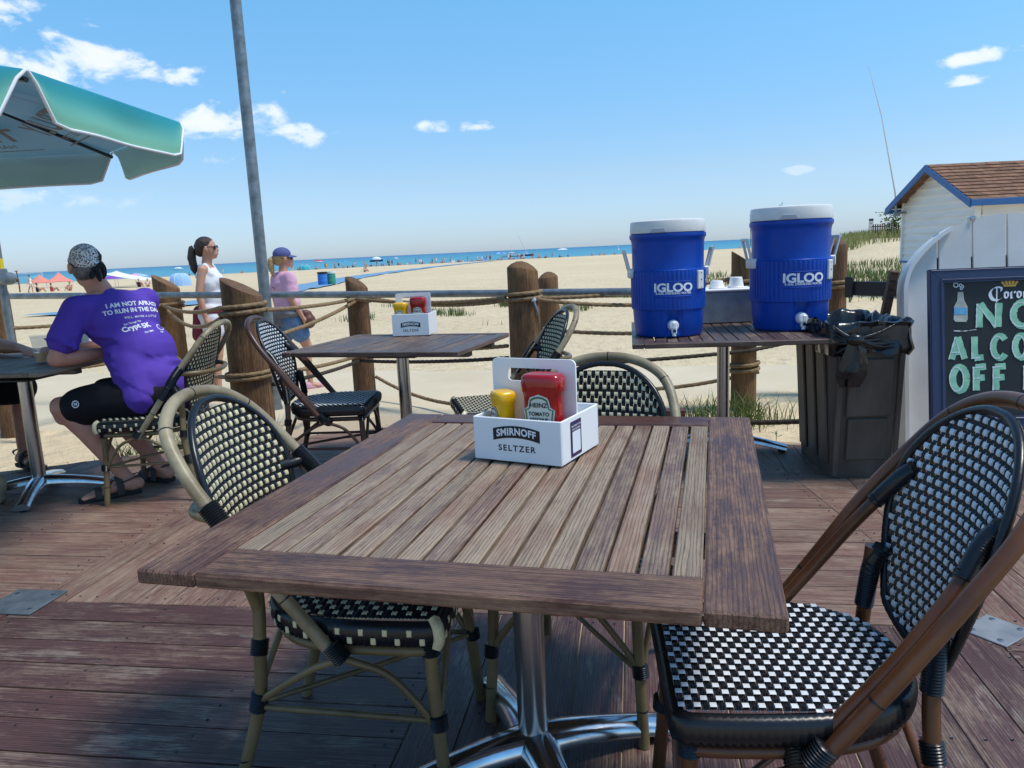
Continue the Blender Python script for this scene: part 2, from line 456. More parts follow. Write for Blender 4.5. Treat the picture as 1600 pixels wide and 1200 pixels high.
mat('shingle', (.26, .135, .075), .9, col2=(.15, .075, .045), nscale=6, rand=.22, bump=.3, bscale=60)
mat('navy_frame', (.022, .036, .085), .42, col2=(.032, .05, .11), nscale=3)
mat('chalkboard', (.011, .013, .014), .5, col2=(.018, .021, .022), nscale=3, detail=8)
mat('chalk_green', (.34, .66, .44), .8, col2=(.20, .48, .32), nscale=14, stretch=(1, 1, 1), detail=7, lo=.38, hi=.62)
mat('chalk_white', (.66, .72, .72), .85)
mat('chalk_blue', (.09, .33, .58), .85, col2=(.16, .45, .68), nscale=30)
mat('chalk_bottle', (.52, .52, .44), .85, col2=(.30, .33, .32), nscale=22)
mat('gold_print', (.72, .40, .06), .5)
mat('skin_man', (.60, .29, .20), .5, col2=(.52, .22, .15), nscale=7, subs=.06)
mat('skin_woman', (.56, .30, .20), .5, col2=(.50, .25, .165), nscale=6, subs=.05)
mat('hair_dark', (.022, .012, .009), .42, col2=(.05, .026, .017), nscale=20, stretch=(6, 6, 1), bump=.5, bscale=60)
mat('hair_blonde', (.50, .33, .14), .5, col2=(.34, .2, .08), nscale=20, stretch=(6, 6, 1), bump=.5, bscale=60)
mat('hair_grey', (.20, .18, .17), .6, col2=(.08, .07, .07), nscale=40)
mat('purple_shirt', (.105, .056, .40), .72, spec=.12, col2=(.092, .046, .35), nscale=3, bump=.12, bscale=350)
mat('black_shorts', (.012, .012, .014), .75, spec=.12, col2=(.018, .018, .022), nscale=5, bump=.15, bscale=200)
mat('white_cloth', (.76, .76, .80), .9, spec=.1)
mat('maroon_cloth', (.22, .02, .045), .8)
mat('pink_cloth', (.70, .42, .54), .9, spec=.1, col2=(.64, .34, .47), nscale=4)
mat('denim', (.12, .22, .40), .85, col2=(.08, .15, .30), nscale=12)
mat('grey_cloth', (.17, .17, .18), .85, col2=(.11, .11, .12), nscale=10)
mat('cap_blue', (.075, .09, .24), .8)
mat('leather_brown', (.10, .035, .025), .5)
mat('sandal', (.075, .062, .055), .7, col2=(.045, .038, .035), nscale=20)
mat('sole', (.018, .017, .017), .8)
mat('sunglass', (.006, .006, .007), .12)
mat('canvas_tan', (.36, .27, .18), .9, col2=(.28, .2, .13), nscale=10)
mat('umbrella_grey', (.50, .58, .62), .8)
mat('dark_metal', (.035, .045, .055), .4, .6)
mat('trim_white', (.72, .74, .76), .6)
mat('sand_gap', (.46, .36, .24), .95)
mat('grass_green', (.125, .17, .045), .75, col2=(.08, .125, .028), nscale=3, rand=.15)
mat('grass_dry', (.36, .33, .12), .8, col2=(.20, .24, .07), nscale=.6, lo=.4, hi=.6)
mat('tan_metal', (.33, .34, .35), .45, .3, col2=(.22, .23, .25), nscale=9, detail=8)
mat('dark_plate', (.075, .095, .11), .5, .3, col2=(.14, .16, .18), nscale=14, detail=8)
mat('yellow_tape', (.75, .55, .02), .5)
mat('boat_white', (.78, .78, .78), .4)
mat('concrete', (.64, .535, .37), .9, col2=(.57, .465, .31), nscale=.8, detail=9, bump=.2, bscale=40)
for nm, c in dict(cloth_red=(.5, .06, .07), cloth_coral=(.75, .25, .19), cloth_navy=(.02, .04, .13), cloth_blue=(.05, .2, .55), cloth_sky=(.3, .5, .78), cloth_teal=(.05, .38, .45),
                  cloth_white=(.78, .78, .78), cloth_black=(.015, .015, .018), cloth_purple=(.24, .07, .42), cloth_yellow=(.75, .55, .06), cloth_orange=(.72, .38, .12), cloth_green=(.05, .28, .2), mat_blue=(.16, .30, .43), cloth_khaki=(.35, .3, .2)).items():
    mat(nm, c, .85)
# canopy: turquoise fading to mint at the hem, thin enough for light to come through
def canopy_mat():
    m = bpy.data.materials.new('canopy'); m.use_nodes = True; t = m.node_tree; b = t.nodes['Principled BSDF']
    b.inputs['Roughness'].default_value = .75
    a = t.nodes.new('ShaderNodeAttribute'); a.attribute_name = 'fade'
    c = ramp(t, a.outputs['Fac'], [(0.0, (.012, .36, .56)), (.38, (.06, .46, .48)), (1.0, (.36, .72, .50))])
    t.links.new(c, b.inputs['Base Color'])
    tr = t.nodes.new('ShaderNodeBsdfTranslucent'); t.links.new(c, tr.inputs[0])
    mx = t.nodes.new('ShaderNodeMixShader'); mx.inputs[0].default_value = .42
    t.links.new(b.outputs[0], mx.inputs[1]); t.links.new(tr.outputs[0], mx.inputs[2])
    t.links.new(mx.outputs[0], t.nodes['Material Output'].inputs[0]); M['canopy'] = m
canopy_mat()
def lining_mat():
    m = MATS['umbrella_grey']; t = m.node_tree; b = t.nodes['Principled BSDF']
    tr = t.nodes.new('ShaderNodeBsdfTranslucent'); tr.inputs[0].default_value = (.35, .62, .66, 1)
    mx = t.nodes.new('ShaderNodeMixShader'); mx.inputs[0].default_value = .4
    t.links.new(b.outputs[0], mx.inputs[1]); t.links.new(tr.outputs[0], mx.inputs[2]); t.links.new(mx.outputs[0], t.nodes['Material Output'].inputs[0])
lining_mat()
def bandana_mat():
    m = bpy.data.materials.new('bandana'); m.use_nodes = True; t = m.node_tree; b = t.nodes['Principled BSDF']
    b.inputs['Roughness'].default_value = .85
    tcn = t.nodes.new('ShaderNodeTexCoord')
    n = t.nodes.new('ShaderNodeTexNoise'); n.inputs['Scale'].default_value = 40; n.inputs['Detail'].default_value = 1.5; t.links.new(tcn.outputs['Object'], n.inputs[0])
    wv = t.nodes.new('ShaderNodeTexVoronoi'); wv.feature = 'DISTANCE_TO_EDGE'; wv.inputs['Scale'].default_value = 85
    va = t.nodes.new('ShaderNodeVectorMath'); va.operation = 'ADD'
    s2 = t.nodes.new('ShaderNodeVectorMath'); s2.operation = 'SCALE'; s2.inputs[3].default_value = .03
    t.links.new(n.outputs[1], s2.inputs[0]); t.links.new(tcn.outputs['Object'], va.inputs[0]); t.links.new(s2.outputs[0], va.inputs[1]); t.links.new(va.outputs[0], wv.inputs[0])
    f = ramp(t, wv.outputs['Distance'], [(.07, 1.0), (.12, 0.0)])
    n2 = t.nodes.new('ShaderNodeTexNoise'); n2.inputs['Scale'].default_value = 95; t.links.new(tcn.outputs['Object'], n2.inputs[0])
    f2 = ramp(t, n2.outputs[0], [(.55, 0.0), (.58, 1.0)])
    ff = math_node(t, 'MAXIMUM', f, f2)
    at = t.nodes.new('ShaderNodeAttribute'); at.attribute_name = 'print'
    ff = math_node(t, 'MULTIPLY', ff, at.outputs['Fac'])
    t.links.new(mix_col(t, ff, (.010, .010, .012), (.78, .78, .80)), b.inputs['Base Color'])
    M['bandana'] = m
bandana_mat()
def glass_mat(name, col, rough=.03, tint=.85):
    m = bpy.data.materials.new(name); m.use_nodes = True; t = m.node_tree
    tr = t.nodes.new('ShaderNodeBsdfTransparent'); tr.inputs[0].default_value = (*col, 1)
    gl = t.nodes.new('ShaderNodeBsdfPrincipled'); gl.inputs['Base Color'].default_value = (.8, .82, .84, 1); gl.inputs['Roughness'].default_value = .25
    mx = t.nodes.new('ShaderNodeMixShader'); mx.inputs[0].default_value = 1 - tint
    t.links.new(tr.outputs[0], mx.inputs[1]); t.links.new(gl.outputs[0], mx.inputs[2]); t.links.new(mx.outputs[0], t.nodes['Material Output'].inputs[0])
    M[name] = m
mat('bar_cream', (.70, .62, .50), .6, col2=(.62, .54, .43), nscale=2)
glass_mat('cup_plastic', (.96, .97, .98), tint=.86)
mat('beer', (.85, .33, .025), .1, col2=(.90, .40, .04), nscale=8)
def sand_mat():
    m = bpy.data.materials.new('sand'); m.use_nodes = True; t = m.node_tree; b = t.nodes['Principled BSDF']
    b.inputs['Roughness'].default_value = .95; b.inputs['Specular IOR Level'].default_value = .1
    g = t.nodes.new('ShaderNodeNewGeometry')
    def nz(s, d=6, st=(1, 1, 1)):
        mp_ = t.nodes.new('ShaderNodeMapping'); mp_.inputs['Scale'].default_value = st; t.links.new(g.outputs['Position'], mp_.inputs[0])
        n = t.nodes.new('ShaderNodeTexNoise'); n.inputs['Scale'].default_value = s; n.inputs['Detail'].default_value = d; n.inputs['Roughness'].default_value = .65
        t.links.new(mp_.outputs[0], n.inputs[0]); return n.outputs[0]
    c = mix_col(t, ramp(t, nz(.45), [(.35, 0.0), (.65, 1.0)]), (.69, .555, .36), (.62, .49, .31))
    c = mix_col(t, ramp(t, nz(6.0), [(.30, .35), (.55, 0.0)]), c, (.38, .28, .17))
    c = mix_col(t, ramp(t, nz(.03, 4), [(.4, 0.0), (.7, .6)]), c, (.74, .61, .40))
    # damp darker band where the water meets the sand
    s3 = t.nodes.new('ShaderNodeSeparateXYZ'); t.links.new(g.outputs['Position'], s3.inputs[0])
    wet = ramp(t, math_node(t, 'ADD', s3.outputs[2], 2.0), [(.50, 1.0), (.56, 0.0)])
    c = mix_col(t, wet, c, (.34, .26, .17))
    t.links.new(c, b.inputs['Base Color'])
    bn = t.nodes.new('ShaderNodeBump'); bn.inputs['Strength'].default_value = .85; bn.inputs['Distance'].default_value = .10
    vo = t.nodes.new('ShaderNodeTexVoronoi'); vo.feature = 'SMOOTH_F1'; vo.inputs['Scale'].default_value = 2.6; vo.inputs['Smoothness'].default_value = .6; t.links.new(g.outputs['Position'], vo.inputs[0])
    dim = ramp(t, vo.outputs['Distance'], [(.10, 0.0), (.34, .42)])
    t.links.new(math_node(t, 'ADD', math_node(t, 'ADD', nz(3.2, 5), math_node(t, 'MULTIPLY', nz(26, 3), .25)), dim), bn.inputs['Height']); t.links.new(bn.outputs[0], b.inputs['Normal'])
    M['sand'] = m
sand_mat()
def water_mat():
    m = bpy.data.materials.new('lake_water'); m.use_nodes = True; t = m.node_tree; b = t.nodes['Principled BSDF']
    g = t.nodes.new('ShaderNodeNewGeometry')
    s3 = t.nodes.new('ShaderNodeSeparateXYZ'); t.links.new(g.outputs['Position'], s3.inputs[0])
    mr = t.nodes.new('ShaderNodeMapRange'); mr.inputs[1].default_value = 180; mr.inputs[2].default_value = 2600; t.links.new(s3.outputs[1], mr.inputs[0])
    mp_ = t.nodes.new('ShaderNodeMapping'); mp_.inputs['Scale'].default_value = (.004, .03, 1); t.links.new(g.outputs['Position'], mp_.inputs[0])
    n0 = t.nodes.new('ShaderNodeTexNoise'); n0.inputs['Scale'].default_value = 1.0; n0.inputs['Detail'].default_value = 6; t.links.new(mp_.outputs[0], n0.inputs[0])
    fac = math_node(t, 'ADD', mr.outputs[0], math_node(t, 'MULTIPLY', math_node(t, 'SUBTRACT', n0.outputs[0], .5), .35))
    c = ramp(t, fac, [(0.0, (.06, .29, .36)), (.25, (.03, .21, .32)), (1.0, (.018, .13, .26))])
    t.links.new(c, b.inputs['Base Color'])
    b.inputs['Roughness'].default_value = .35; b.inputs['Specular IOR Level'].default_value = .25
    n = t.nodes.new('ShaderNodeTexNoise'); n.inputs['Scale'].default_value = .35; n.inputs['Detail'].default_value = 6
    t.links.new(g.outputs['Position'], n.inputs[0])
    bn = t.nodes.new('ShaderNodeBump'); bn.inputs['Strength'].default_value = .9; bn.inputs['Distance'].default_value = .8
    t.links.new(n.outputs[0], bn.inputs['Height']); t.links.new(bn.outputs[0], b.inputs['Normal'])
    M['lake_water'] = m
water_mat()

# ------------------------------------------------------------------ ground, lake, walkway
def sstep(a, b, x):
    t = min(1, max(0, (x - a) / (b - a))); return t * t * (3 - 2 * t)
def shore_y(x): return 238 + .26 * x
LAKE_Z = -1.55
def ground_z(x, y):
    sh = shore_y(x)
    if y < 9: z = -.14
    else: z = -.14 - 1.41 * min(1.0, (y - 9) / max(20, sh - 9)) ** .8
    if y > sh: z -= min(2.0, (y - sh) * .03)
    k = sstep(15.5, 22, x - (y - 45) * .3) * sstep(30, 47, y) * (1 - sstep(62, 110, y))
    z += k * 1.42
    k2 = sstep(6, 12, x) * sstep(15, 22, y) * (1 - sstep(33, 42, y)); z += .12 * k2
    if 9 < y < 140:
        z += .07 * mnoise.noise(Vector((x * .35, y * .35, 0))) * sstep(9, 14, y) + .03 * mnoise.noise(Vector((x * 1.3, y * 1.3, 3))) * (1 - sstep(40, 90, y))
    return z
def gaxis(lo, hi, s0, g):
    out = [0.0]; s = s0
    while out[-1] < hi: out.append(out[-1] + s); s *= g
    neg = []; s = s0; v = 0.0
    while v > lo: v -= s; neg.append(v); s *= g
    return neg[::-1] + out
xs = gaxis(-900, 900, .22, 1.055); ys = gaxis(-14, 520, .22, 1.05)
b = MB()
b.v = [(x, y, ground_z(x, y)) for y in ys for x in xs]
nx = len(xs)
b.f = [(j * nx + i, j * nx + i + 1, (j + 1) * nx + i + 1, (j + 1) * nx + i) for j in range(len(ys) - 1) for i in range(nx - 1)]
b.m = [0] * len(b.f)
tag(b.build('sand_beach', M['sand'], smooth=180), 'pale sunlit sand beach running down to the lake', kind='structure')
b = MB(); b.grid(lambda u, v: (-30000 + 60000 * u, 60 + 40000 * v ** 3, LAKE_Z), 24, 40)
tag(b.build('lake', M['lake_water'], smooth=180), 'blue green lake water out to the horizon', kind='structure')
# concrete walk that runs past outside the rope fence
b = MB()
def walk(u, v):
    x = -9 + 20 * u; y0 = 6.15 - .02 * x + .55 * sstep(.4, 2.4, x); y1 = 9.2 - .22 * x
    y = y0 + (y1 - y0) * v + .07 * mnoise.noise(Vector((x * 1.3, v * 4, 1)))
    return (x, y, -.122 if 0 < v < 1 else -.16)
b.grid(walk, 60, 5)
tag(b.build('concrete_path', M['concrete'], smooth=180), 'pale concrete path between the rope fence and the sand', kind='structure')
# long roll-out mat across the sand
b = MB(); mp_pts = spline([(-16, 27, 0), (-12.9, 34, 0), (-12.6, 42, 0), (-13.5, 58, 0), (-14.6, 80, 0), (-13.6, 118, 0), (-9.5, 165, 0), (-4, 205, 0)], 14)
vs = []; 
for i, p in enumerate(mp_pts):
    d = (mp_pts[min(i + 1, len(mp_pts) - 1)] - mp_pts[max(0, i - 1)]).normalized(); n_ = Vector((-d.y, d.x, 0))
    for s_ in (-1.5, 1.5):
        q = p + n_ * s_ * (1 + .12 * mnoise.noise(Vector((i * .4, s_, 2)))); vs.append((q.x, q.y, max(ground_z(q.x, q.y), ground_z(p.x, p.y)) + .05))
b.add(vs, [(2 * i, 2 * i + 1, 2 * i + 3, 2 * i + 2) for i in range(len(mp_pts) - 1)])
tag(b.build('beach_mat_path', M['mat_blue'], smooth=180), 'blue roll-out mat path winding across the sand towards the water', kind='structure')

# ------------------------------------------------------------------ deck: basket-weave of boards, each its own piece
DECK_O = Vector((-1.88, 2.78)); DA = R(-9.2)
du = Vector((math.cos(DA), math.sin(DA))); dv = Vector((-math.sin(DA), math.cos(DA)))
def clip_poly(poly, conv):
    out = poly
    for i in range(len(conv)):
        a = Vector(conv[i]); c = Vector(conv[(i + 1) % len(conv)]); e = c - a
        inside = lambda p: e.x * (p.y - a.y) - e.y * (p.x - a.x) >= -1e-9
        new = []
        for j in range(len(out)):
            p, q = out[j], out[(j + 1) % len(out)]
            ip, iq = inside(p), inside(q)
            if ip: new.append(p)
            if ip != iq:
                d1 = e.x * (p.y - a.y) - e.y * (p.x - a.x); d2 = e.x * (q.y - a.y) - e.y * (q.x - a.x)
                new.append(p + (q - p) * (d1 / (d1 - d2)))
        out = new
        if len(out) < 3: return []
    return out
DECK_A = [(-7, -2.2), (1.45, -2.2), (1.45, 4.72), (.95, 5.6), (-1.03, 5.97), (-2.83, 4.92), (-7, 3.6)]
DECK_B = [(1.45, -2.2), (7, -2.2), (7, 2.6), (2.3, 4.3), (1.45, 4.72)]
b = MB()
for poly in (DECK_A, DECK_B):
    b.prism(poly, -.30, -.006)
deck = tag(b.build('deck', M['sand_gap']), 'worn red brown timber deck with sand in its joints', kind='structure')
MOD = 1.69; NB = 12; BW = MOD / NB
cnt = 0
for mi in range(-4, 5):
    for mj in range(-4, 4):
        along_u = (mi + mj) % 2 == 1 if mj >= 0 else (mi + mj) % 2 == 1
        for k in range(NB):
            g = .0022 + .0016 * random.random()
            if along_u: r0 = (mi * MOD + .002, mj * MOD + k * BW + g); r1 = ((mi + 1) * MOD - .002, mj * MOD + (k + 1) * BW - g)
            else: r0 = (mi * MOD + k * BW + g, mj * MOD + .002); r1 = (mi * MOD + (k + 1) * BW - g, (mj + 1) * MOD - .002)
            rect = [DECK_O + du * a + dv * c for a, c in ((r0[0], r0[1]), (r1[0], r0[1]), (r1[0], r1[1]), (r0[0], r1[1]))]
            cen = sum(rect, Vector((0, 0))) / 4
            if cen.y < .6 or abs(cen.x) > cen.y * .82 + 1.3: continue      # only where a camera here or a step aside could look
            for conv in (DECK_A, DECK_B):
                poly = clip_poly(rect, conv)
                if len(poly) < 3: continue
                ang = DA if along_u else DA + PI / 2
                ca, sa = math.cos(-ang), math.sin(-ang)
                loc = [((p - cen).x * ca - (p - cen).y * sa, (p - cen).x * sa + (p - cen).y * ca) for p in poly]
                h = .0 + random.uniform(-.0012, .0012)
                n_ = len(loc); mx = sum(p[0] for p in loc) / n_; my = sum(p[1] for p in loc) / n_
                def inset(p):
                    dx, dy = mx - p[0], my - p[1]; l = math.hypot(dx, dy) or 1
                    return (p[0] + dx / l * .003, p[1] + dy / l * .003)
                q = MB()
                vs = [(x, y, -.006) for x, y in loc] + [(x, y, h - .0025) for x, y in loc] + [(*inset(p), h) for p in loc]
                fs = [(i, (i + 1) % n_, n_ + (i + 1) % n_, n_ + i) for i in range(n_)] + [(n_ + i, n_ + (i + 1) % n_, 2 * n_ + (i + 1) % n_, 2 * n_ + i) for i in range(n_)] + [tuple(range(2 * n_, 3 * n_))]
                q.add(vs, fs)
                o = q.build('deck_board', M['deck_wood' if mj >= 0 else 'deck_wood_painted_shaded'], deck, (cen.x, cen.y, 0), ang, smooth=0)
                cnt += 1
b = MB(); rs_ = random.Random(8)
for o in [k for k in bpy.data.objects if k.name.startswith('deck_board')]:
    xs_ = [v.co.x for v in o.data.vertices]; ys_ = [v.co.y for v in o.data.vertices]; ca, sa = math.cos(o.rotation_euler.z), math.sin(o.rotation_euler.z)
    n_s = 4 if max(xs_) - min(xs_) > 1.2 else 2
    for i in range(n_s):
        lx = min(xs_) + .045 + (max(xs_) - min(xs_) - .09) * i / max(1, n_s - 1)
        for ly in (-.036, .036):
            if not (min(ys_) + .02 < ly < max(ys_) - .02): continue
            x_, y_ = lx + rs_.uniform(-.006, .006), ly + rs_.uniform(-.005, .005)
            b.lathe([(.0042, -.001), (.0042, .0016), (.0028, .0008)], 7, (o.location.x + x_ * ca - y_ * sa, o.location.y + x_ * sa + y_ * ca, 0))
tag(b.build('deck_screws', M['dark_metal'], deck, smooth=0), kind='stuff')
# steel cover plates let into the deck where the bays meet
def plate(name, p, q, label, sx, sy, rz):
    c = DECK_O + du * p + dv * q
    t = thing(name, label, 'metal plate', (c.x, c.y, 0), DA + rz, 'steel plates let into the deck')
    m_ = MB(); m_.rbox((0, 0, .003), (sx, sy, .006), .002); m_.build('plate', M['dark_plate' if p < 1 else 'tan_metal'], t)
    for a in (-.36, .36):
        for c_ in (-.3, .3):
            s_ = MB(); s_.lathe([(.009, 0), (.009, .002), (.006, .003), (0.0005, .003)], 10, (a * sx, c_ * sy, .006)); s_.build('screw', M['steel'], t)
plate('steel_plate', -.02, -.02, 'grey steel plate let into the deck at the left edge of the photo', .22, .2, 0)
plate('steel_plate', 3.40, -.02, 'pale steel plate let into the deck behind the brown and white chair', .16, .14, R(40))
# red-brown timber edging just beyond the deck
b = MB(); b.rbox((0, 0, -.06), (1.1, .09, .13), .006)
tag(b.build('timber_edging', M['bare_timber'], None, (.75, 5.74, 0), R(-10)), 'low reddish timber edging beside the deck behind the far cream chair', 'edging')

# grass as blades
def blades(name, spots, hgt, wid, m, label, lean=.45, seg=2, kind='stuff', parent=None):
    rnd = random.Random(len(spots) * 3 + 1)
    vs = []; fs = []
    for (x, y, z, sc) in spots:
        a = rnd.uniform(0, 2 * PI); h = hgt * sc * rnd.uniform(.55, 1.15); l = rnd.uniform(.1, 1) * lean * h
        wd = wid * rnd.uniform(.6, 1.2); t = rnd.uniform(0, PI); wx, wy = math.cos(t) * wd / 2, math.sin(t) * wd / 2
        o = len(vs); dx, dy = math.cos(a) * l, math.sin(a) * l
        vs += [(x - wx, y - wy, z - .02), (x + wx, y + wy, z - .02), (x - wx * .8 + dx * .35, y - wy * .8 + dy * .35, z + h * .55), (x + wx * .8 + dx * .35, y + wy * .8 + dy * .35, z + h * .55), (x + dx, y + dy, z + h)]
        fs += [(o, o + 1, o + 3, o + 2), (o + 2, o + 3, o + 4)]
    q = MB(); q.add(vs, fs)
    return tag(q.build(name, m, parent, smooth=0), label, kind=kind)
rg = random.Random(5)
def scatter(n, fx, dens):
    out = []
    while len(out) < n:
        x, y = fx()
        d = dens(x, y)
        if rg.random() < d: out.append((x, y, ground_z(x, y), .7 + .5 * d))
    return out
sp = scatter(15000, lambda: (rg.uniform(11, 46), rg.uniform(42.5, 62)), lambda x, y: sstep(.36, .6, .55 + .5 * mnoise.noise(Vector((x * .5, y * .3, 5))) + (.25 if y > 45 else -.1)) * sstep(17.0, 20.5, x - (y - 45) * .3))
blades('dune_grass', sp, .48, .05, M['grass_dry'], 'yellow green grass along the top of the dune beside the white shed')
sp = scatter(11000, lambda: (rg.uniform(5.5, 24), rg.uniform(16.5, 35)), lambda x, y: sstep(.45, .75, .5 + .55 * mnoise.noise(Vector((x * .45, y * .25, 1))) + .32 * sstep(7, 11, x)) * sstep(6.0, 9.0, x))
blades('beach_grass', sp, .26, .028, M['grass_green'], 'green grass patch on the sand in front of the dune')
sp = scatter(2600, lambda: (rg.uniform(-9, 9), rg.uniform(15, 24)), lambda x, y: sstep(.62, .9, .5 + .6 * mnoise.noise(Vector((x * .7, y * .45, 8)))) * sstep(-8, 2.5, x))
blades('beach_grass', sp, .20, .02, M['grass_green'], 'sparse tufts of grass on the sand beyond the fence')
sp = [(-2.72 + .95 * t + .05 * rg.gauss(0, 1), 5.02 + .53 * t + .05 * rg.gauss(0, 1), -.14, 1) for t in [rg.random() for _ in range(700)]]
blades('edge_grass', sp, .24, .008, M['grass_green'], 'strip of grass growing along the deck edge beside the seated man', lean=.9)
sp = [(1.62 + rg.gauss(0, .22), 5.72 + rg.gauss(0, .13), -.14, 1) for _ in range(420)]
blades('edge_grass', sp, .22, .009, M['grass_green'], 'tuft of dark green grass round the foot of the post behind the coolers', lean=1.1)
# tiny weeds at the right-hand deck edge
for i, (x, y, h, lb) in enumerate([(1.62, 4.62, .07, 'tiny three leaved weed at the deck edge left of the bin'), (2.12, 4.5, .09, 'thin dark weed at the deck edge right of the bin')]):
    t = thing('weed', lb, 'weed', (x, y, -.005))
    q = MB(); q.tube([(0, 0, 0), (.004, 0, h)], .002, 6); q.build('stem', M['grass_green'], t)
    for k in range(5):
        a = k * 1.3 + i; l = MB(); d = Vector((math.cos(a), math.sin(a), .35)); pz = Vector((0, 0, h * (.4 + .14 * k)))
        s_ = Vector((-d.y, d.x, 0)) * .007
        l.add([pz, pz + d * .02 + s_, pz + d * .05, pz + d * .02 - s_], [(0, 1, 2, 3)]); l.build('leaf', M['grass_green'], t, smooth=0)

# ------------------------------------------------------------------ white shed at the right
shed = thing('beach_shed', 'white clapboard beach shed with brown shingle roof and blue trim', 'shed', (10.2, 16.9, 0))
def P(name, b_, m_, parent=shed, **k): return b_.build(name, M[m_], parent, **k)
GD, GL, EZ, RZ, GZ = 3.1, 6.4, 1.96, 2.72, -.2       # depth of the gable, length, eave and ridge heights, ground
b = MB(); b.add([(.05, .05, GZ), (.05, GD - .05, GZ), (.05, GD - .05, EZ), (.05, GD / 2, RZ - .05), (.05, .05, EZ), (GL, .05, GZ), (GL, GD - .05, GZ), (GL, GD - .05, EZ), (GL, GD / 2, RZ - .05), (GL, .05, EZ)],
    [(0, 1, 2, 3, 4), (9, 8, 7, 6, 5), (0, 4, 9, 5), (1, 6, 7, 2)]); P('wall', b, 'shed_white', smooth=0)
BH = .172
z = .50; k = 0
while z < RZ - .1:
    z1 = min(z + BH, RZ - .06)
    def half(zz): return GD / 2 if zz <= EZ else GD / 2 * (RZ - zz) / (RZ - EZ)
    h0, h1 = half(z), half(z1)
    b = MB(); b.add([(.0, GD / 2 - h0, z), (0, GD / 2 + h0, z), (.040, GD / 2 + h1, z1), (.040, GD / 2 - h1, z1), (.045, GD / 2 - h0, z), (.045, GD / 2 + h0, z)], [(0, 3, 2, 1), (0, 1, 5, 4)])
    P('siding_board', b, 'shed_white', smooth=0)
    if z1 <= EZ:
        b = MB(); b.add([(.13, 0, z), (GL, 0, z), (GL, .040, z1), (.13, .040, z1), (.13, .045, z), (GL, .045, z)], [(0, 1, 2, 3), (0, 4, 5, 1)])
        P('siding_board', b, 'shed_white', smooth=0)
    z = z1; k += 1
for i in range(14):                                      # vertical skirt boards below the blue band
    b = MB(); b.rbox((.005, .12 + i * (GD - .24) / 13, .135), (.03, (GD - .24) / 13 - .012, .66), .004); P('skirt_board', b, 'shed_white', smooth=0)
for i in range(20):
    b = MB(); b.rbox((.3 + i * .3, .005, .135), (.288, .03, .66), .004); P('skirt_board', b, 'shed_white', smooth=0)
b = MB(); b.rbox((-.012, GD / 2, .485), (.05, GD + .03, .05), .004); b.rbox((GL / 2, -.012, .485), (GL, .046, .05), .004); P('blue_band', b, 'shed_blue', smooth=0)
for (x, y) in ((.05, -.006), (.05, GD + .006)):
    b = MB(); b.rbox((x - .03, y, (EZ + .5) / 2), (.13, .05, EZ - .5), .004); P('corner_trim', b, 'shed_white', smooth=0)
OV, OE = .32, .30
sl = Vector((0, GD / 2 + OE, -(RZ - EZ) * (GD / 2 + OE) / (GD / 2)))
ridge = Vector((0, GD / 2, RZ + .03))
for sg, nm in ((-1, 'a'), (1, 'b')):
    s_ = Vector((0, sl.y * sg, sl.z)); nn = Vector((0, -s_.z * sg * sg, 0)); nrm = Vector((0, sg * -sl.z, sl.y)).normalized()
    b = MB(); p0 = ridge + Vector((-OV, 0, 0)); p1 = ridge + Vector((GL + OV, 0, 0))
    b.add([p0, p1, p1 + s_, p0 + s_, p0 - nrm * .03, p1 - nrm * .03, p1 + s_ - nrm * .03, p0 + s_ - nrm * .03], [(0, 1, 2, 3), (7, 6, 5, 4), (0, 4, 5, 1), (1, 5, 6, 2), (2, 6, 7, 3), (3, 7, 4, 0)])
    roof = P('roof', b, 'shingle', smooth=0)
    b = MB(); q0 = p0 + Vector((-.02, 0, -.0)) + nrm * .004
    dn = Vector((0, 0, -.16))
    b.add([q0, q0 + s_, q0 + s_ + dn, q0 + dn, q0 + Vector((.035, 0, 0)), q0 + s_ + Vector((.035, 0, 0)), q0 + s_ + dn + Vector((.035, 0, 0)), q0 + dn + Vector((.035, 0, 0))],
          [(0, 1, 2, 3), (7, 6, 5, 4), (0, 4, 5, 1), (1, 5, 6, 2), (2, 6, 7, 3), (3, 7, 4, 0)]); P('barge_board', b, 'shed_blue', smooth=0)
    b = MB(); e0 = p0 + s_; b.rbox((GL / 2, e0.y + sg * .018, e0.z - .06), (GL + 2 * OV, .03, .14), .004); P('fascia', b, 'shed_blue', smooth=0)
    b = MB(); ye = GD / 2 + sg * GD / 2; b.rbox((GL / 2, (e0.y + ye) / 2, e0.z - .02), (GL + 2 * OV - .1, abs(e0.y - ye) - .01, .02), .003); P('soffit', b, 'shed_white', smooth=0)
    if sg == -1:
        rows = 11; sh_w = .34; base = None; rr_ = random.Random(3)
        L_ = s_.length; dirn = s_.normalized()
        meshes = []
        for wv in (.30, .34, .38):
            q = MB(); q.add([(0, 0, .0), (wv - .008, 0, .0), (wv - .008, -L_ / rows - .012, .022), (0, -L_ / rows - .012, .022), (0, -L_ / rows - .012, .006), (wv - .008, -L_ / rows - .012, .006)], [(0, 3, 2, 1), (3, 4, 5, 2)])
            meshes.append((wv, q.mesh('shingle', M['shingle'], 0)))
        for r_ in range(rows):
            x = -OV + (.0 if r_ % 2 else -.0)
            first = True
            while x < 5.6:
                wv, me = rr_.choice(meshes)
                o = put('shingle', me, roof); p = ridge + s_ * (r_ / rows)
                o.location = (x, p.y, p.z + .004 + rr_.uniform(0, .006)); o.rotation_euler = (math.atan2(-sl.z, sl.y) , 0, 0)
                x += wv
t = thing('radio_antenna', 'thin white whip antenna leaning from the corner of the white shed', 'antenna', (9.95, 19.9, 1.72))
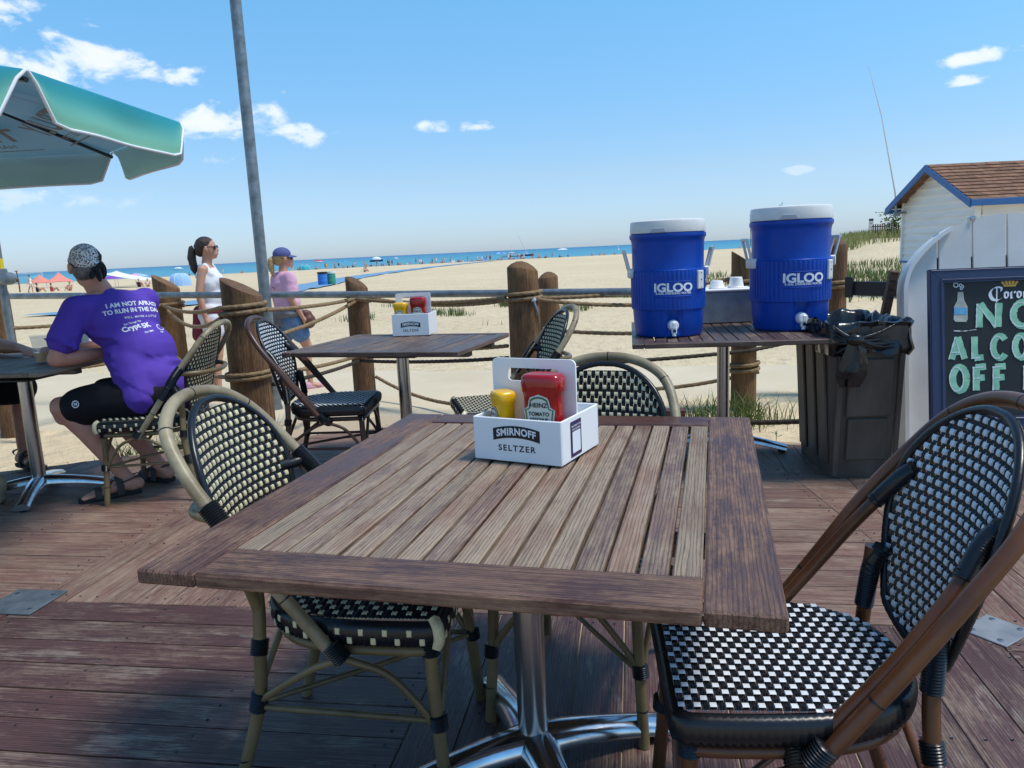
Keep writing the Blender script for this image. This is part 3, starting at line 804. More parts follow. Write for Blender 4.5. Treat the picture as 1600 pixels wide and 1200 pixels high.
b = MB(); b.tube([(0, 0, .12), (-.05, -.02, .5), (-.55, -.2, 2.35), (-.98, -.35, 3.5)], [.022, .02, .012, .006], 8); b.build('whip', M['white_paint'], t)
b = MB(); b.tube([(.3, 0, 0), (0, 0, 0), (-.02, 0, .25)], .03, 8); b.rbox((.02, 0, -.03), (.16, .08, .1), .01); b.build('bracket', M['tan_metal'], t)
t = thing('lattice_fence', 'white lattice panel standing between the brown post and the bin', 'lattice', (2.87, 5.62, .52), R(-80)); t.scale = (.42, .42, .42)
b = MB()
for k in range(-6, 10):
    for sg in (-1, 1):
        x0 = k * .09; pts = [(x0 + sg * .0, 0.0), (x0 + sg * .62, .62)]
        a_, c_ = pts
        x0c, z0c = a_; x1c, z1c = c_
        if sg < 0: x0c, x1c = k * .09 + .3, k * .09 - .32
        lo = [(x, zq) for x, zq in ((x0c + (x1c - x0c) * tt / 12, .62 * tt / 12) for tt in range(13)) if 0 <= x <= .5]
        if len(lo) > 1: 
            b.tube([(lo[0][0], .006 * sg, lo[0][1] + .02), (lo[-1][0], .006 * sg, lo[-1][1] + .02)], .012, 4)
b.build('lattice', M['white_paint'], t, smooth=0)
b = MB(); b.rbox((.25, 0, .65), (.54, .04, .03), .004); b.rbox((.25, 0, .01), (.54, .04, .03), .004); b.rbox((-.01, 0, .33), (.03, .04, .66), .004); b.rbox((.51, 0, .33), (.03, .04, .66), .004); b.build('frame', M['white_paint'], t)
# beacon tower and light masts far off
t = thing('lattice_tower', 'dark lattice tower on the skyline beyond the dune', 'tower', (112.5, 240, -1)); t.scale = (.5, .5, .52)
b = MB()
for sx in (-1, 1):
    for sy in (-1, 1): b.tube([(sx * 1.3, sy * 1.3, 0), (sx * .7, sy * .7, 11.5)], .14, 5)
b.build('legs', M['dark_metal'], t); b = MB()
for k in range(5):
    zz_ = 1 + k * 2.1; a_ = 1.25 - .1 * k
    b.tube([(-a_, -a_, zz_), (a_, -a_, zz_ + 2), (a_, a_, zz_), (-a_, a_, zz_ + 2), (-a_, -a_, zz_)], .08, 4)
b.build('bracing', M['dark_metal'], t); b = MB(); b.rbox((0, 0, 12.2), (2.0, 2.0, 1.4), .1); b.build('cabin', M['dark_metal'], t)
for i, (px_, h, lb) in enumerate([(1177, 8.2, 'leftmost of the small pier lights on the horizon above the coolers'), (1191, 10.6, 'second pier light from the left above the right cooler'), (1202, 9.9, 'third pier light from the left above the right cooler'), (1222, 12.0, 'tall pier light above the right cooler beside a bare mast'), (1225, 13.4, 'bare mast without a lamp on the pier above the right cooler')]):
    x = (px_ - 800) / 1200 * 330
    t = thing('pier_light', lb, 'light mast', (x, 330, LAKE_Z), 0, 'light masts along the pier')
    b = MB(); b.tube([(0, 0, 0), (0, 0, h + 4)], .12, 6); b.build('mast', M['dark_metal'], t)
    if i != 4: b = MB(); b.ball((0, 0, h + 4.3), (.5, .5, .4), 8, 6); b.build('lamp', M['trim_white'], t)
# low picket fence on the dune
t = thing('dune_fence', 'low reddish picket fence standing on the grassy dune', 'fence', (22.4, 47.5, ground_z(22.5, 47.5) + .2))
for k in range(12):
    b = MB(); b.rbox((k * .14, 0, .3), (.07, .03, .6), .005); b.build('picket', M['bare_timber'], t)
b = MB(); b.rbox((.77, .03, .45), (1.7, .03, .06), .005); b.build('rail', M['bare_timber'], t)
b = MB(); rs = random.Random(9); vs = []; fs = []
for _ in range(500):
    c = Vector((rs.gauss(0, .35), rs.gauss(0, .35), rs.uniform(.2, 1.5))); a = rs.uniform(0, 6.3); s_ = Vector((math.cos(a), math.sin(a), .4)) * .1; u_ = Vector((-s_.y, s_.x, .05)) * .5
    o = len(vs); vs += [c - u_, c + s_, c + u_, c - s_ * .5]; fs += [(o, o + 1, o + 2, o + 3)]
t = thing('shrub', 'small dark green shrub on the dune beside the shed wall', 'shrub', (22.9, 46, ground_z(22.9, 46)))
b.add(vs, fs); b.build('foliage', M['grass_green'], t, smooth=0); b = MB(); b.tube([(0, 0, -.1), (.05, 0, 1.0)], .03, 6); b.build('stem', M['post_wood'], t)

# ------------------------------------------------------------------ fence: log posts, pipe rail, ropes, steel poles
POSTS = [  # x, y, dia, top z, slope (rise across the top), slope direction (deg), round, label
    (-4.30, 6.5, .22, 1.16, .10, 180, 0, 'log fence post at the left edge of the photo behind the steel pole'),
    (-3.47, 7.9, .26, 1.08, .08, 185, 0, 'slant topped log post between the seated man and the woman in white'),
    (-1.89, 5.5, .285, 1.07, .075, 180, 0, 'thick carved log post in front of the woman in white, rope round its neck'),
    (-1.42, 7.3, .205, 1.02, .06, 170, .03, 'log post behind the small table, left of its condiment caddy'),
    (.12, 6.0, .245, 1.12, .02, 200, .06, 'broad round topped log post in the middle with rope wound round it'),
    (.36, 6.85, .18, 1.01, .01, 0, .05, 'thinner log post just behind the broad middle post'),
    (1.90, 6.2, .20, 1.08, .07, 170, 0, 'slant topped log post between the two blue coolers'),
    (2.80, 6.6, .19, 1.18, .01, 0, .05, 'log post beside the right blue cooler, rope twice round it'),
]
for (x, y, dia, top, slope, sdir, rnd, lb) in POSTS:
    t = thing('log_post', lb, 'post', (x, y, -.3), random.uniform(0, .3), 'log posts of the rope fence')
    t.rotation_euler = (0, 0, 0)
    r = dia / 2; n = 28; H_ = top + .3; b = MB(); sd = Vector((math.cos(R(sdir)), math.sin(R(sdir))))
    sx_, off = x * 3.1, y * 1.7
    rows = 16; vs = []
    for j in range(rows + 1):
        f = j / rows
        for k in range(n):
            a = 2 * PI * k / n
            rr = r * (1.03 - .05 * f) * (1 + .028 * mnoise.noise(Vector((math.cos(a) * 1.6 + sx_, math.sin(a) * 1.6, f * 1.6 + off))) + .012 * mnoise.noise(Vector((math.cos(a) * 7 + sx_, math.sin(a) * 7, f * 2))))
            px_, py_ = rr * math.cos(a), rr * math.sin(a)
            zt = f * (H_ + slope * (px_ * sd.x + py_ * sd.y) / r * (1 if j == rows else f ** 4)) - (rnd * .55 if j == rows else rnd * .55 * f ** 6)
            vs.append((px_, py_, zt))
    fs = [(j * n + k, j * n + (k + 1) % n, (j + 1) * n + (k + 1) % n, (j + 1) * n + k) for j in range(rows) for k in range(n)]
    base = rows * n
    for ring, sc in ((1, .93), (2, .7), (3, .35)):
        for k in range(n):
            v = vs[base + k]; 
            q = (v[0] * sc, v[1] * sc); zt = H_ + slope * (q[0] * sd.x + q[1] * sd.y) / r - rnd * .55 + rnd * (1 - sc ** 2) * 1.0 + (.004 if ring == 1 else .006)
            vs.append((*q, zt))
        o = (rows + ring) * n
        fs += [(o - n + k, o - n + (k + 1) % n, o + (k + 1) % n, o + k) for k in range(n)]
    vs.append((0, 0, H_ - rnd * .55 + rnd + .006)); e = len(vs) - 1; o = (rows + 3) * n
    fs += [(o + k, o + (k + 1) % n, e) for k in range(n)]
    b.add(vs, fs); b.build('log', M['post_wood'], t, smooth=50)
# shackle bolted on the thin post
t = thing('bolt_hook', 'galvanised bolt and hook fixed to the middle post below the rope', 'hook', (.195, 5.882, .86))
b = MB(); b.lathe([(.02, 0), (.02, .01), (.011, .013), (.011, .02), (.001, .02)], 14, (0, 0, 0), rot=(R(90), 0, 0)); b.build('bolt', M['trim_white'], t)
b = MB(); b.tube(spline([(.0, -.012, -.01), (.012, -.02, -.05), (.024, -.02, -.09), (.02, -.012, -.115)], 5), .010, 8); b.build('hook', M['galvanised'], t)

b = MB(); pipe = spline([(-5.6, 8.22, 1.01), (-4.9, 8.0, 1.0), (-3.0, 7.42, .955), (-1.33, 6.9, .912), (.11, 6.36, .888), (1.25, 5.83, .878)], 6); b.tube(pipe, .031, 14)
tag(b.build('pipe_rail', M['galvanised']), 'grey galvanised pipe rail running along the top of the rope fence', 'rail')
t = thing('flag_pole', 'tall grey steel pole beside the woman in pink, reaching out of view', 'pole', (-2.21, 7.05, -.3))
b = MB(); b.lathe([(.052, 0), (.05, 1.2), (.047, 6.5)], 20); b.build('pole', M['galvanised'], t)
b = MB(); b.lathe([(.085, .12), (.085, .16), (.06, .17), (.055, .22)], 16); b.build('base_collar', M['galvanised'], t)
t = thing('steel_post', 'grey steel post with yellow tape and a pipe clamp at the left edge', 'pole', (-4.02, 6.2, -.2))
b = MB(); b.lathe([(.029, 0), (.029, 1.7)], 16); b.build('pole', M['galvanised'], t)
b = MB(); b.lathe([(.0305, 1.48), (.0305, 1.56)], 16, cap=False); b.build('tape', M['yellow_tape'], t)
b = MB(); b.lathe([(.045, 1.36), (.048, 1.39), (.048, 1.46), (.045, 1.48)], 14); b.lathe([(.05, -.05), (.05, .03), (.035, .04), (.018, .045), (.0005, .045)], 16, (.05, -.02, 1.40), rot=(R(90), 0, 0)); b.build('pipe_clamp', M['galvanised'], t)
b = MB(); b.tube([(.0, 0, .72), (.04, -.01, .70), (.0, -.03, .69), (-.03, 0, .71)], .008, 6, closed=True); b.build('tie', M['white_cloth'], t)

def rope_mesh(b, pts, r=.0155, pitch=.085, step=.011, lobes=3, n=12):
    P = resample(pts, step); k = 2 * PI / pitch
    acc = [0.0]
    for i in range(1, len(P)): acc.append(acc[-1] + (P[i] - P[i - 1]).length)
    b.tube(P, r, n, shape=lambda i, a: .86 + .22 * abs(math.cos((lobes * a - k * acc[i] * 1.5) / 2)) )
def sag(a, c, s, n=10):
    a, c = Vector(a), Vector(c)
    return [a.lerp(c, i / n) - Vector((0, 0, s * 4 * (i / n) * (1 - i / n))) for i in range(n + 1)]
def coil(x, y, r, z0, z1, turns, a0=0):
    return [Vector((x + r * math.cos(a0 + 2 * PI * turns * i / (24 * turns)), y + r * math.sin(a0 + 2 * PI * turns * i / (24 * turns)), z0 + (z1 - z0) * i / (24 * turns))) for i in range(int(24 * turns) + 1)]
def rope(label, spans, r=.0155, m='rope', group='ropes of the fence', name='rope'):
    t = thing(name, label, 'rope', tuple(spans[0][0]), 0, group); o = Vector(spans[0][0])
    for sp_ in spans:
        b = MB(); rope_mesh(b, [Vector(p) - o for p in sp_], r); b.build('rope_span', M[m], t, smooth=80)
P1, P2, P3, P4, P5, P6, P7, P8 = [(p[0], p[1], p[2] / 2 + .016) for p in POSTS]
F = lambda p, z, dx=0: (p[0] + dx, p[1] - p[2], z)
rope('upper rope wound round the carved post and strung left behind the man', [sag((P3[0] - P3[2], P3[1], .93), (P2[0], P2[1] - P2[2], .86), .05), sag((P2[0], P2[1] - P2[2], .86), F(P1, .80), .06), coil(P3[0], P3[1], P3[2], .885, .955, 1.6, PI), coil(P2[0], P2[1], P2[2], .83, .88, 1.3, 0)])
rope('slack second rope dipping left of the carved post', [sag((P3[0] - P3[2], P3[1], .86), (P2[0] + .05, P2[1] - P2[2], .80), .11), sag((P2[0], P2[1] - P2[2], .62), F(P1, .60), .05)])
rope('upper rope from the carved post to the broad middle post', [sag((P3[0] + P3[2], P3[1], .90), (P4[0], P4[1] - P4[2], .86), .015), sag((P4[0], P4[1] - P4[2], .86), (P5[0] - P5[2], P5[1], .875), .035), coil(P4[0], P4[1], P4[2], .82, .90, 1.5, .5), coil(P5[0], P5[1], P5[2], .85, .92, 1.7, 2)])
rope('slack upper rope hanging under the first, right of the carved post', [sag((P3[0] + P3[2], P3[1], .70), (P4[0], P4[1] - P4[2], .84), .03), sag((P4[0] + .05, P4[1] - P4[2], .89), (P5[0] - P5[2], P5[1], .855), .06)])
rope('upper rope from the broad middle post to the post between the coolers', [sag((P5[0] + P5[2], P5[1], .86), (P7[0] - P7[2], P7[1], .93), .03), coil(P7[0], P7[1], P7[2], .86, .92, 1.4, 3)])
rope('slack rope under the upper rope, left of the left blue cooler', [sag((P5[0] + P5[2] * .7, P5[1] - P5[2] * .7, .86), (P7[0] - P7[2], P7[1], .80), .06)])
rope('rope wound twice round the post beside the right cooler', [coil(P8[0], P8[1], P8[2], .80, .88, 2.2, 3), sag((P7[0] + P7[2], P7[1], .88), (P8[0] - P8[2], P8[1], .86), .05)])
rope('middle rope wound round the carved post at the height of the chair backs', [coil(P3[0], P3[1], P3[2], .42, .47, 1.6, PI), sag((P3[0] - P3[2], P3[1], .43), (P2[0], P2[1] - P2[2], .42), .08), sag((P2[0], P2[1] - P2[2], .42), F(P1, .44), .07)])
rope('middle rope running from the carved post behind the small table', [sag((P3[0] + P3[2], P3[1], .44), (P4[0], P4[1] - P4[2], .33), .02), sag((P4[0], P4[1] - P4[2], .40), (P5[0] - P5[2], P5[1], .50), .03)])
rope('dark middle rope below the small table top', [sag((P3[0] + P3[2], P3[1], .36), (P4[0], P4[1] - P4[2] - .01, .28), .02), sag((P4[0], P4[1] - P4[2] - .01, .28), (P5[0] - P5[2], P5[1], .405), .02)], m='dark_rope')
rope('middle rope from the broad middle post towards the coolers table', [sag((P5[0] + P5[2], P5[1], .62), (P7[0] - P7[2], P7[1], .56), .05), coil(P7[0], P7[1], P7[2], .44, .56, 1.3, 4)])
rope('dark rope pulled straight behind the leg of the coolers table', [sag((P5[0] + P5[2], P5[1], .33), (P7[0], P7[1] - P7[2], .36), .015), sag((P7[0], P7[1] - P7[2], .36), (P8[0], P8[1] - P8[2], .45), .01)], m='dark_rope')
rope('lower rope wound round the foot of the post behind the coolers table', [sag((P5[0] + P5[2], P5[1], .17), (P7[0] + P7[2], P7[1], .17), .09), coil(P7[0], P7[1], P7[2], .16, .25, 2.0, 0)])
rope('lowest rope sagging between the carved post and the middle post', [sag((P4[0] + P4[2], P4[1], .10), (P5[0] - P5[2], P5[1], .05), .12), sag((P2[0], P2[1] - P2[2], .16), (P3[0] - P3[2], P3[1], .14), .1)])
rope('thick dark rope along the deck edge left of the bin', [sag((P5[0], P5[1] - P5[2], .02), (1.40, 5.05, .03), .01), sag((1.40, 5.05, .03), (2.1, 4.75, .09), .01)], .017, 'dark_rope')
t = thing('rail_bar', 'black painted rail bar bolted between the right log post and the white sign', 'rail', (2.84, 6.4, .80), math.atan2(-.75, .42))
b = MB(); b.rbox((.55, 0, 0), (1.1, .05, .115), .006); b.build('bar', M['black_rail'], t)
b = MB(); b.rbox((.02, -.035, .01), (.07, .03, .17), .006); b.build('bracket', M['black_rail'], t)

# ------------------------------------------------------------------ tables
def bar_mesh(name, lx, ly, lz, m, b_=.004):
    q = MB(); q.rbox((0, 0, 0), (lx, ly, lz), b_); return q.mesh(name, M[m], 0)
def pedestal(t, px_, py_, top, rot, arms=(0, 90, 180, 270), L=.36, r=.036):
    b = MB(); b.lathe([(r, .075), (r, top)], 28, (px_, py_, 0)); b.build('column', M['steel'], t)
    b = MB(); b.lathe([(r + .014, .055), (r + .016, .07), (r + .010, .085), (r + .002, .092)], 28, (px_, py_, 0)); b.build('collar', M['cast_aluminium'], t)
    b = MB(); b.rbox((px_, py_, top + .004), (.30, .30, .012), .003); b.build('mounting_plate', M['dark_metal'], t, smooth=0)
    for a in arms:
        q = MB(); vs = []; fs = []; prof = 8; NS = 12
        for i in range(NS + 1):
            f = i / NS; x = .02 + (L - .02) * f; z = .078 - .052 * f ** 1.5; w_ = .050 - .014 * math.sin(f * PI * .75) + .002 * f; h = .032 - .012 * f
            for (yy, zz_) in ((-1, -.6), (-1, .1), (-.62, .78), (0, 1.0), (.62, .78), (1, .1), (1, -.6), (0, -.75)):
                vs.append((x, yy * w_, max(.006, z + zz_ * h)))
        for i in range(NS):
            for k in range(prof): fs.append((i * prof + k, i * prof + (k + 1) % prof, (i + 1) * prof + (k + 1) % prof, (i + 1) * prof + k))
        fs.append(tuple(range(prof))); fs.append(tuple(NS * prof + k for k in range(prof))[::-1])
        q.add(vs, fs)
        o = q.build('base_arm', M['cast_aluminium'], t, (px_, py_, 0), R(a) + rot, smooth=60)
        f_ = MB(); f_.lathe([(.016, 0), (.022, .004), (.022, .012), (.012, .016), (.008, .03)], 14, (L - .028, 0, 0)); f_.build('foot_pad', M['sole'], o)
def slat_table(label, cx_, cy_, ang, W, D, nsl, rail, slat_m, rail_m, ped=(0, 0), prot=0.0, tz=.74, th=.026, group='slatted wooden tables', arms=(0, 90, 180, 270)):
    t = thing('wooden_table', label, 'table', (cx_, cy_, 0), ang, group)
    me = bar_mesh('table_rail', rail, D, th, rail_m)
    for s_ in (-1, 1): put('table_rail', me, t, (s_ * (W / 2 - rail / 2), 0, tz - th / 2))
    me2 = bar_mesh('table_rail', rail, W - 2 * rail - .002, th, rail_m)
    for s_ in (-1, 1):
        o = put('table_rail', me2, t, (0, s_ * (D / 2 - rail / 2), tz - th / 2)); o.rotation_euler = (0, 0, PI / 2)
    inner = W - 2 * rail; pit = inner / nsl; gap = .0064
    me3 = bar_mesh('slat', pit - gap, D - 2 * rail - .005, th - .004, slat_m, .0025)
    rr_ = random.Random(int(abs(cx_) * 100))
    for k in range(nsl):
        o = put('slat', me3, t, (-inner / 2 + (k + .5) * pit + rr_.uniform(-.0007, .0007), 0, tz - th / 2 - .001 + rr_.uniform(-.001, .001)))
        o.rotation_euler = (0, 0, rr_.uniform(-.0012, .0012))
    me4 = bar_mesh('support_bar', W - 2 * rail * .4, .06, .03, rail_m)
    for y in (-D * .22, D * .22): put('support_bar', me4, t, (0, y, tz - th - .017))
    pedestal(t, ped[0], ped[1], tz - th - .046, prot, arms)
    return t
big_table = slat_table('big weathered slatted table in the foreground with a white condiment caddy on it', .0125, 1.682, R(-15), 1.04, 1.225, 16, .112, 'table_slat', 'table_rail', prot=R(33))
small_table = slat_table('dark slatted table by the rope fence with the far condiment caddy on it', -.635, 4.47, R(-18), 1.05, .86, 15, .06, 'table2_wood', 'table2_wood', prot=R(50))
cooler_table = slat_table('dark slatted table carrying the two blue water coolers', 1.213, 4.363, R(-9), 1.02, 1.14, 15, .06, 'table2_wood', 'table2_wood', ped=(.02, .12), prot=R(-10))
man_table = slat_table('wooden table at the left edge where the man in purple leans', -2.80, 4.50, R(-9), 1.0, 1.14, 15, .06, 'table3_wood', 'table3_wood', ped=(.14, -.26), prot=R(25))

# ------------------------------------------------------------------ bistro chairs: bamboo-look tube, woven seat and back
def weave(S, inside, nu, nv, pu, pv, over, warp_m, weft_m, parent, wnames, cords=3, amp=.0014, wf=.62, split=False):
    """real over-and-under strands. S(i,j) maps strand coordinates (in metres) to the surface and its normal"""
    bw = MB(); bf = MB()
    def P_(u, v, h):
        p, n = S(u, v); return p + n * h
    # warps run along v
    for i in range(nu):
        u = (i - (nu - 1) / 2) * pu; run = []
        rows = []
        for j2 in range(-1, 2 * nv):
            j = j2 / 2; v = (j - (nv - 1) / 2) * pv
            if j2 % 2 == 0:
                h = -amp if over(i, j2 // 2) else amp + .0010
            else: h = 0.0
            if not inside(u, v):
                rows.append(None); continue
            wd = pu * .47; sec = []
            for c in range(cords):
                a0 = -wd + 2 * wd * c / cords; a1 = -wd + 2 * wd * (c + 1) / cords
                sec += [P_(u + a0, v, h - .0006), P_(u + (a0 + a1) / 2, v, h + .0012)]
            sec.append(P_(u + wd, v, h - .0006)); rows.append(sec)
        k = 2 * cords + 1
        for a, c in zip(rows, rows[1:]):
            if a is None or c is None: continue
            o = len(bw.v); bw.add(a + c, [(q, q + 1, k + q + 1, k + q) for q in range(k - 1)])
    for j in range(nv):
        v = (j - (nv - 1) / 2) * pv; rows = []
        for i2 in range(-1, 2 * nu):
            i = i2 / 2; u = (i - (nu - 1) / 2) * pu
            if i2 % 2 == 0: h = amp + .0030 if over(i2 // 2, j) else -amp - .0016
            else: h = 0.0
            if not inside(u, v): rows.append(None); continue
            wd = pv * wf / 2
            if split: offs = ((-wd, -.0006), (-wd * .55, .0012), (-wd * .08, -.001), (wd * .08, -.001), (wd * .55, .0012), (wd, -.0006))
            else: offs = ((-wd, -.0007), (-wd * .6, .0006), (wd * .6, .0006), (wd, -.0007))
            rows.append((u, [(v + a, h + e) for a, e in offs]))
        # flat tops: widen each over/under plateau
        pts = []
        for q, row in enumerate(rows):
            if row is None: pts.append(None); continue
            u, sec = row; i2 = q - 1
            if i2 % 2 == 0:
                pts.append([P_(u - pu * .42, a, e) for a, e in sec]); pts.append([P_(u + pu * .42, a, e) for a, e in sec])
            else: pts.append([P_(u, a, e) for a, e in sec])
        k = len(rows and [r for r in rows if r][0][1]) if any(rows) else 0
        for a, c in zip(pts, pts[1:]):
            if a is None or c is None: continue
            bf.add(a + c, [(q, q + 1, k + q + 1, k + q) for q in range(k - 1)])
    a = bw.build(wnames[0], M[warp_m], parent, smooth=60, flip=True); a['kind'] = 'stuff'
    c = bf.build(wnames[1], M[weft_m], parent, smooth=60); c['kind'] = 'stuff'

def in_poly(poly, x, y):
    c = False; n = len(poly); j = n - 1
    for i in range(n):
        xi, yi = poly[i]; xj, yj = poly[j]
        if (yi > y) != (yj > y) and x < (xj - xi) * (y - yi) / (yj - yi) + xi: c = not c
        j = i
    return c
def bind(t, pts, r, name='binding', pitch=.0055):
    P_ = resample(spline(pts, 6), pitch / 2); b = MB()
    b.tube(P_, r, 14, shape=lambda i, a: 1.0 + (.09 if i % 2 else -.03)); return b.build(name, M['black_cord'], t, smooth=70)
def make_chair(kind, label, loc, rz):
    brown = kind != 'cream'
    tube_m = {'cream': 'cream_bamboo', 'brown': 'brown_bamboo', 'dark': 'dark_bamboo'}[kind]
    t = thing('bistro_chair', label, 'chair', (*loc, 0), rz, 'woven bistro chairs')
    TR = .0150
    # --- seat: D outline, straight front
    top = .448
    half = [(0, .215), (.185, .215), (.212, .205), (.222, .18), (.222, .05), (.210, -.06), (.178, -.145), (.125, -.20), (.06, -.226), (0, -.232)]
    hp = spline([Vector((x, y, 0)) for x, y in half], 5)
    outline = [(p.x, p.y) for p in hp] + [(-p.x, p.y) for p in hp[-2:0:-1]]
    ol = resample([Vector((x, y, 0)) for x, y in outline + outline[:1]], .0068)[:-1]
    poly = [(p.x * .962, p.y * .955) for p in ol]
    b = MB(); n = len(ol); vs = []; fs = []; prof = [(-.016, .0005), (-.006, .004), (.004, -.003), (.008, -.016), (.007, -.034), (.002, -.050), (-.012, -.054)]
    for i, p in enumerate(ol):
        a, c = ol[i - 1], ol[(i + 1) % n]; d = (c - a).normalized(); nr = Vector((-d.y, d.x, 0))
        if nr.dot(p) < 0: nr = -nr
        k = .0048 if i % 2 else 0
        for (o_, z_) in prof: vs.append(p + nr * (o_ + k * (1 if o_ > -.01 else 0)) + Vector((0, 0, top + z_)))
    m_ = len(prof)
    for i in range(n):
        j = (i + 1) % n
        fs += [(i * m_ + q, i * m_ + q + 1, j * m_ + q + 1, j * m_ + q) for q in range(m_ - 1)]
    b.add(vs, fs); seat = b.build('seat', M['black_cord'], t, smooth=80, flip=False)
    def Sseat(u, v):
        return Vector((u, v, top + .0065 - .004 * max(0, 1 - (u / .2) ** 2) * max(0, 1 - (v / .21) ** 2))), Vector((0, 0, 1))
    ins = lambda u, v: in_poly(poly, u, v)
    Sswap = lambda u, v: Sseat(v, u)
    if brown: weave(Sswap, lambda u, v: ins(v, u), 33, 22, .0135, .0208, lambda i, j: (i + j) % 2 == 0, 'black_cord', 'white_tape', seat, ('black_strand', 'white_strand'), 3, wf=.67)
    else: weave(Sseat, ins, 33, 26, .0135, .0170, lambda i, j: (i + 2 * j) % 4 == 0, 'black_cord', 'cream_tape', seat, ('black_strand', 'cream_strand'), 3, split=True, wf=.74)
    if not brown:      # cream loops over the rolled edge and the cream corners
        for i in range(0, n, 8):
            for ph, (z0, z1) in ((0, (-.008, -.024)), (4, (-.028, -.044))):
                p = ol[(i + ph) % n]; a, c = ol[(i + ph) - 1 if i + ph < n + 1 else 0], ol[(i + ph + 1) % n]; d = (c - a).normalized(); nr = Vector((-d.y, d.x, 0))
                if nr.dot(p) < 0: nr = -nr
                q = MB(); q.rbox((0, 0, 0), (.012, .004, z0 - z1), .0015)
                o = q.build('cream_loop', M['cream_tape'], seat, p + nr * .0105 + Vector((0, 0, top + (z0 + z1) / 2)), math.atan2(d.y, d.x), smooth=0)
        for s_ in (-1, 1):
            q = MB(); q.tube(spline([(s_ * .205, .203, top + .004), (s_ * .221, .214, top - .006), (s_ * .224, .217, top - .03), (s_ * .218, .211, top - .052)], 4), .0125, 10, shape=lambda i, a: 1 + .12 * math.cos(5 * a))
            q.build('cream_corner', M['cream_tape'], seat, smooth=80)
    # --- frame under the seat
    fr = resample([Vector((p.x * .93, p.y * .93, .378)) for p in ol] + [Vector((ol[0].x * .93, ol[0].y * .93, .378))], .03)[:-1]
    b = MB(); b.tube(fr, .0125, 10, closed=True); b.build('seat_rail', M[tube_m], t, smooth=80)
    # --- legs
    for s_ in (-1, 1):
        b = MB(); lp = spline([(s_ * .196, .188, .425), (s_ * .200, .193, .25), (s_ * .214, .212, .0)], 8); b.tube(lp, [TR] * len(lp), 14)
        leg = b.build('leg', M[tube_m], t, smooth=80)
        for zz_ in (.10,):
            b = MB(); q = Vector((s_ * .209, .204, zz_)); b.tube([q + Vector((0, 0, -.0015)), q + Vector((0, 0, .0015))], TR + .0006, 14); b.build('node_ring', M['black_cord'], leg)
        bind(leg, [(s_ * .197, .189, .430), (s_ * .197, .189, .366)], TR + .005)
        bind(leg, [(s_ * .2035, .198, .222), (s_ * .206, .201, .188)], TR + .005)
        hi_leg = [(s_ * .155, -.232, .60), (s_ * .162, -.222, .47), (s_ * .178, -.222, .36), (s_ * .184, -.235, .22), (s_ * .205, -.300, .0)]
        b = MB(); lp = spline(hi_leg, 8); b.tube(lp, TR, 14); leg = b.build('leg', M[tube_m], t, smooth=80)
        bind(leg, [(s_ * .186, -.240, .205), (s_ * .182, -.230, .250)], TR + .005)
        bind(leg, [(s_ * .172, -.2215, .380), (s_ * .182, -.2235, .345)], TR + .0045)
        b = MB(); q = Vector((s_ * .198, -.276, .085)); b.tube([q + Vector((0, .0004, -.0015)), q + Vector((0, 0, .0015))], TR + .0006, 14); b.build('node_ring', M['black_cord'], leg)
        if brown: bind(leg, [(s_ * .164, -.221, .465), (s_ * .154, -.231, .56), (s_ * .146, -.25, .60)], TR + .003)
        # side: curved struts from leg bindings up to the rail joint, thin stretcher below
        b = MB(); b.tube(spline([(s_ * .208, .186, .205), (s_ * .214, .150, .262), (s_ * .222, .09, .33), (s_ * .226, .0, .365)], 7), .0085, 10); b.build('brace', M[tube_m], t, smooth=80)
        b = MB(); b.tube(spline([(s_ * .190, -.225, .235), (s_ * .200, -.17, .275), (s_ * .218, -.07, .338), (s_ * .226, .0, .365)], 7), .0085, 10); b.build('brace', M[tube_m], t, smooth=80)
        b = MB(); b.tube([(s_ * .203, .192, .207), (s_ * .187, -.228, .215)], .0075, 10); b.build('stretcher', M[tube_m], t, smooth=80)
        # struts under the front and the back
        b = MB(); b.tube(spline([(s_ * .196, .200, .210), (s_ * .168, .204, .262), (s_ * .10, .202, .345), (s_ * .055, .20, .382)], 7), .0085, 10); b.build('brace', M[tube_m], t, smooth=80)
        b = MB(); b.tube(spline([(s_ * .180, -.236, .235), (s_ * .14, -.232, .28), (s_ * .07, -.214, .36), (s_ * .03, -.212, .385)], 6), .0085, 10); b.build('brace', M[tube_m], t, smooth=80)
    # --- hoop
    side = [(.236, -.004, .362), (.238, -.055, .428), (.242, -.145, .548), (.243, -.235, .672), (.228, -.318, .778), (.187, -.382, .866), (.106, -.416, .915), (0, -.428, .930)]
    hoop = spline([(-x, y, z) for x, y, z in side[:-1]] + [side[-1]] + side[-2::-1], 7)
    b = MB(); b.tube(hoop, .0152, 16); hoop_o = b.build('hoop_frame', M['weathered_bamboo' if kind == 'cream' else tube_m], t, smooth=80)
    L_ = len(hoop)
    for f in (.12, .36, .5, .64, .88):
        i = int(f * (L_ - 1)); d = (hoop[i + 1] - hoop[i - 1]).normalized(); b = MB(); b.tube([hoop[i] - d * .0016, hoop[i] + d * .0016], .0158, 16); b.build('node_ring', M['black_cord'], hoop_o)
    # --- woven back
    def wid(tt):
        if tt > .58: return .203 * math.sqrt(max(0, 1 - ((tt - .58) / .42) ** 2))
        w0 = .203 - .086 * ((.58 - tt) / .58) ** 1.6
        return w0 * math.sqrt(max(0, 1 - max(0, (.10 - tt) / .10) ** 2))
    BZ0, BZ1 = (.455, .914)
    by = lambda tt: -.262 - .124 * tt
    BL = math.hypot(BZ1 - BZ0, .124)
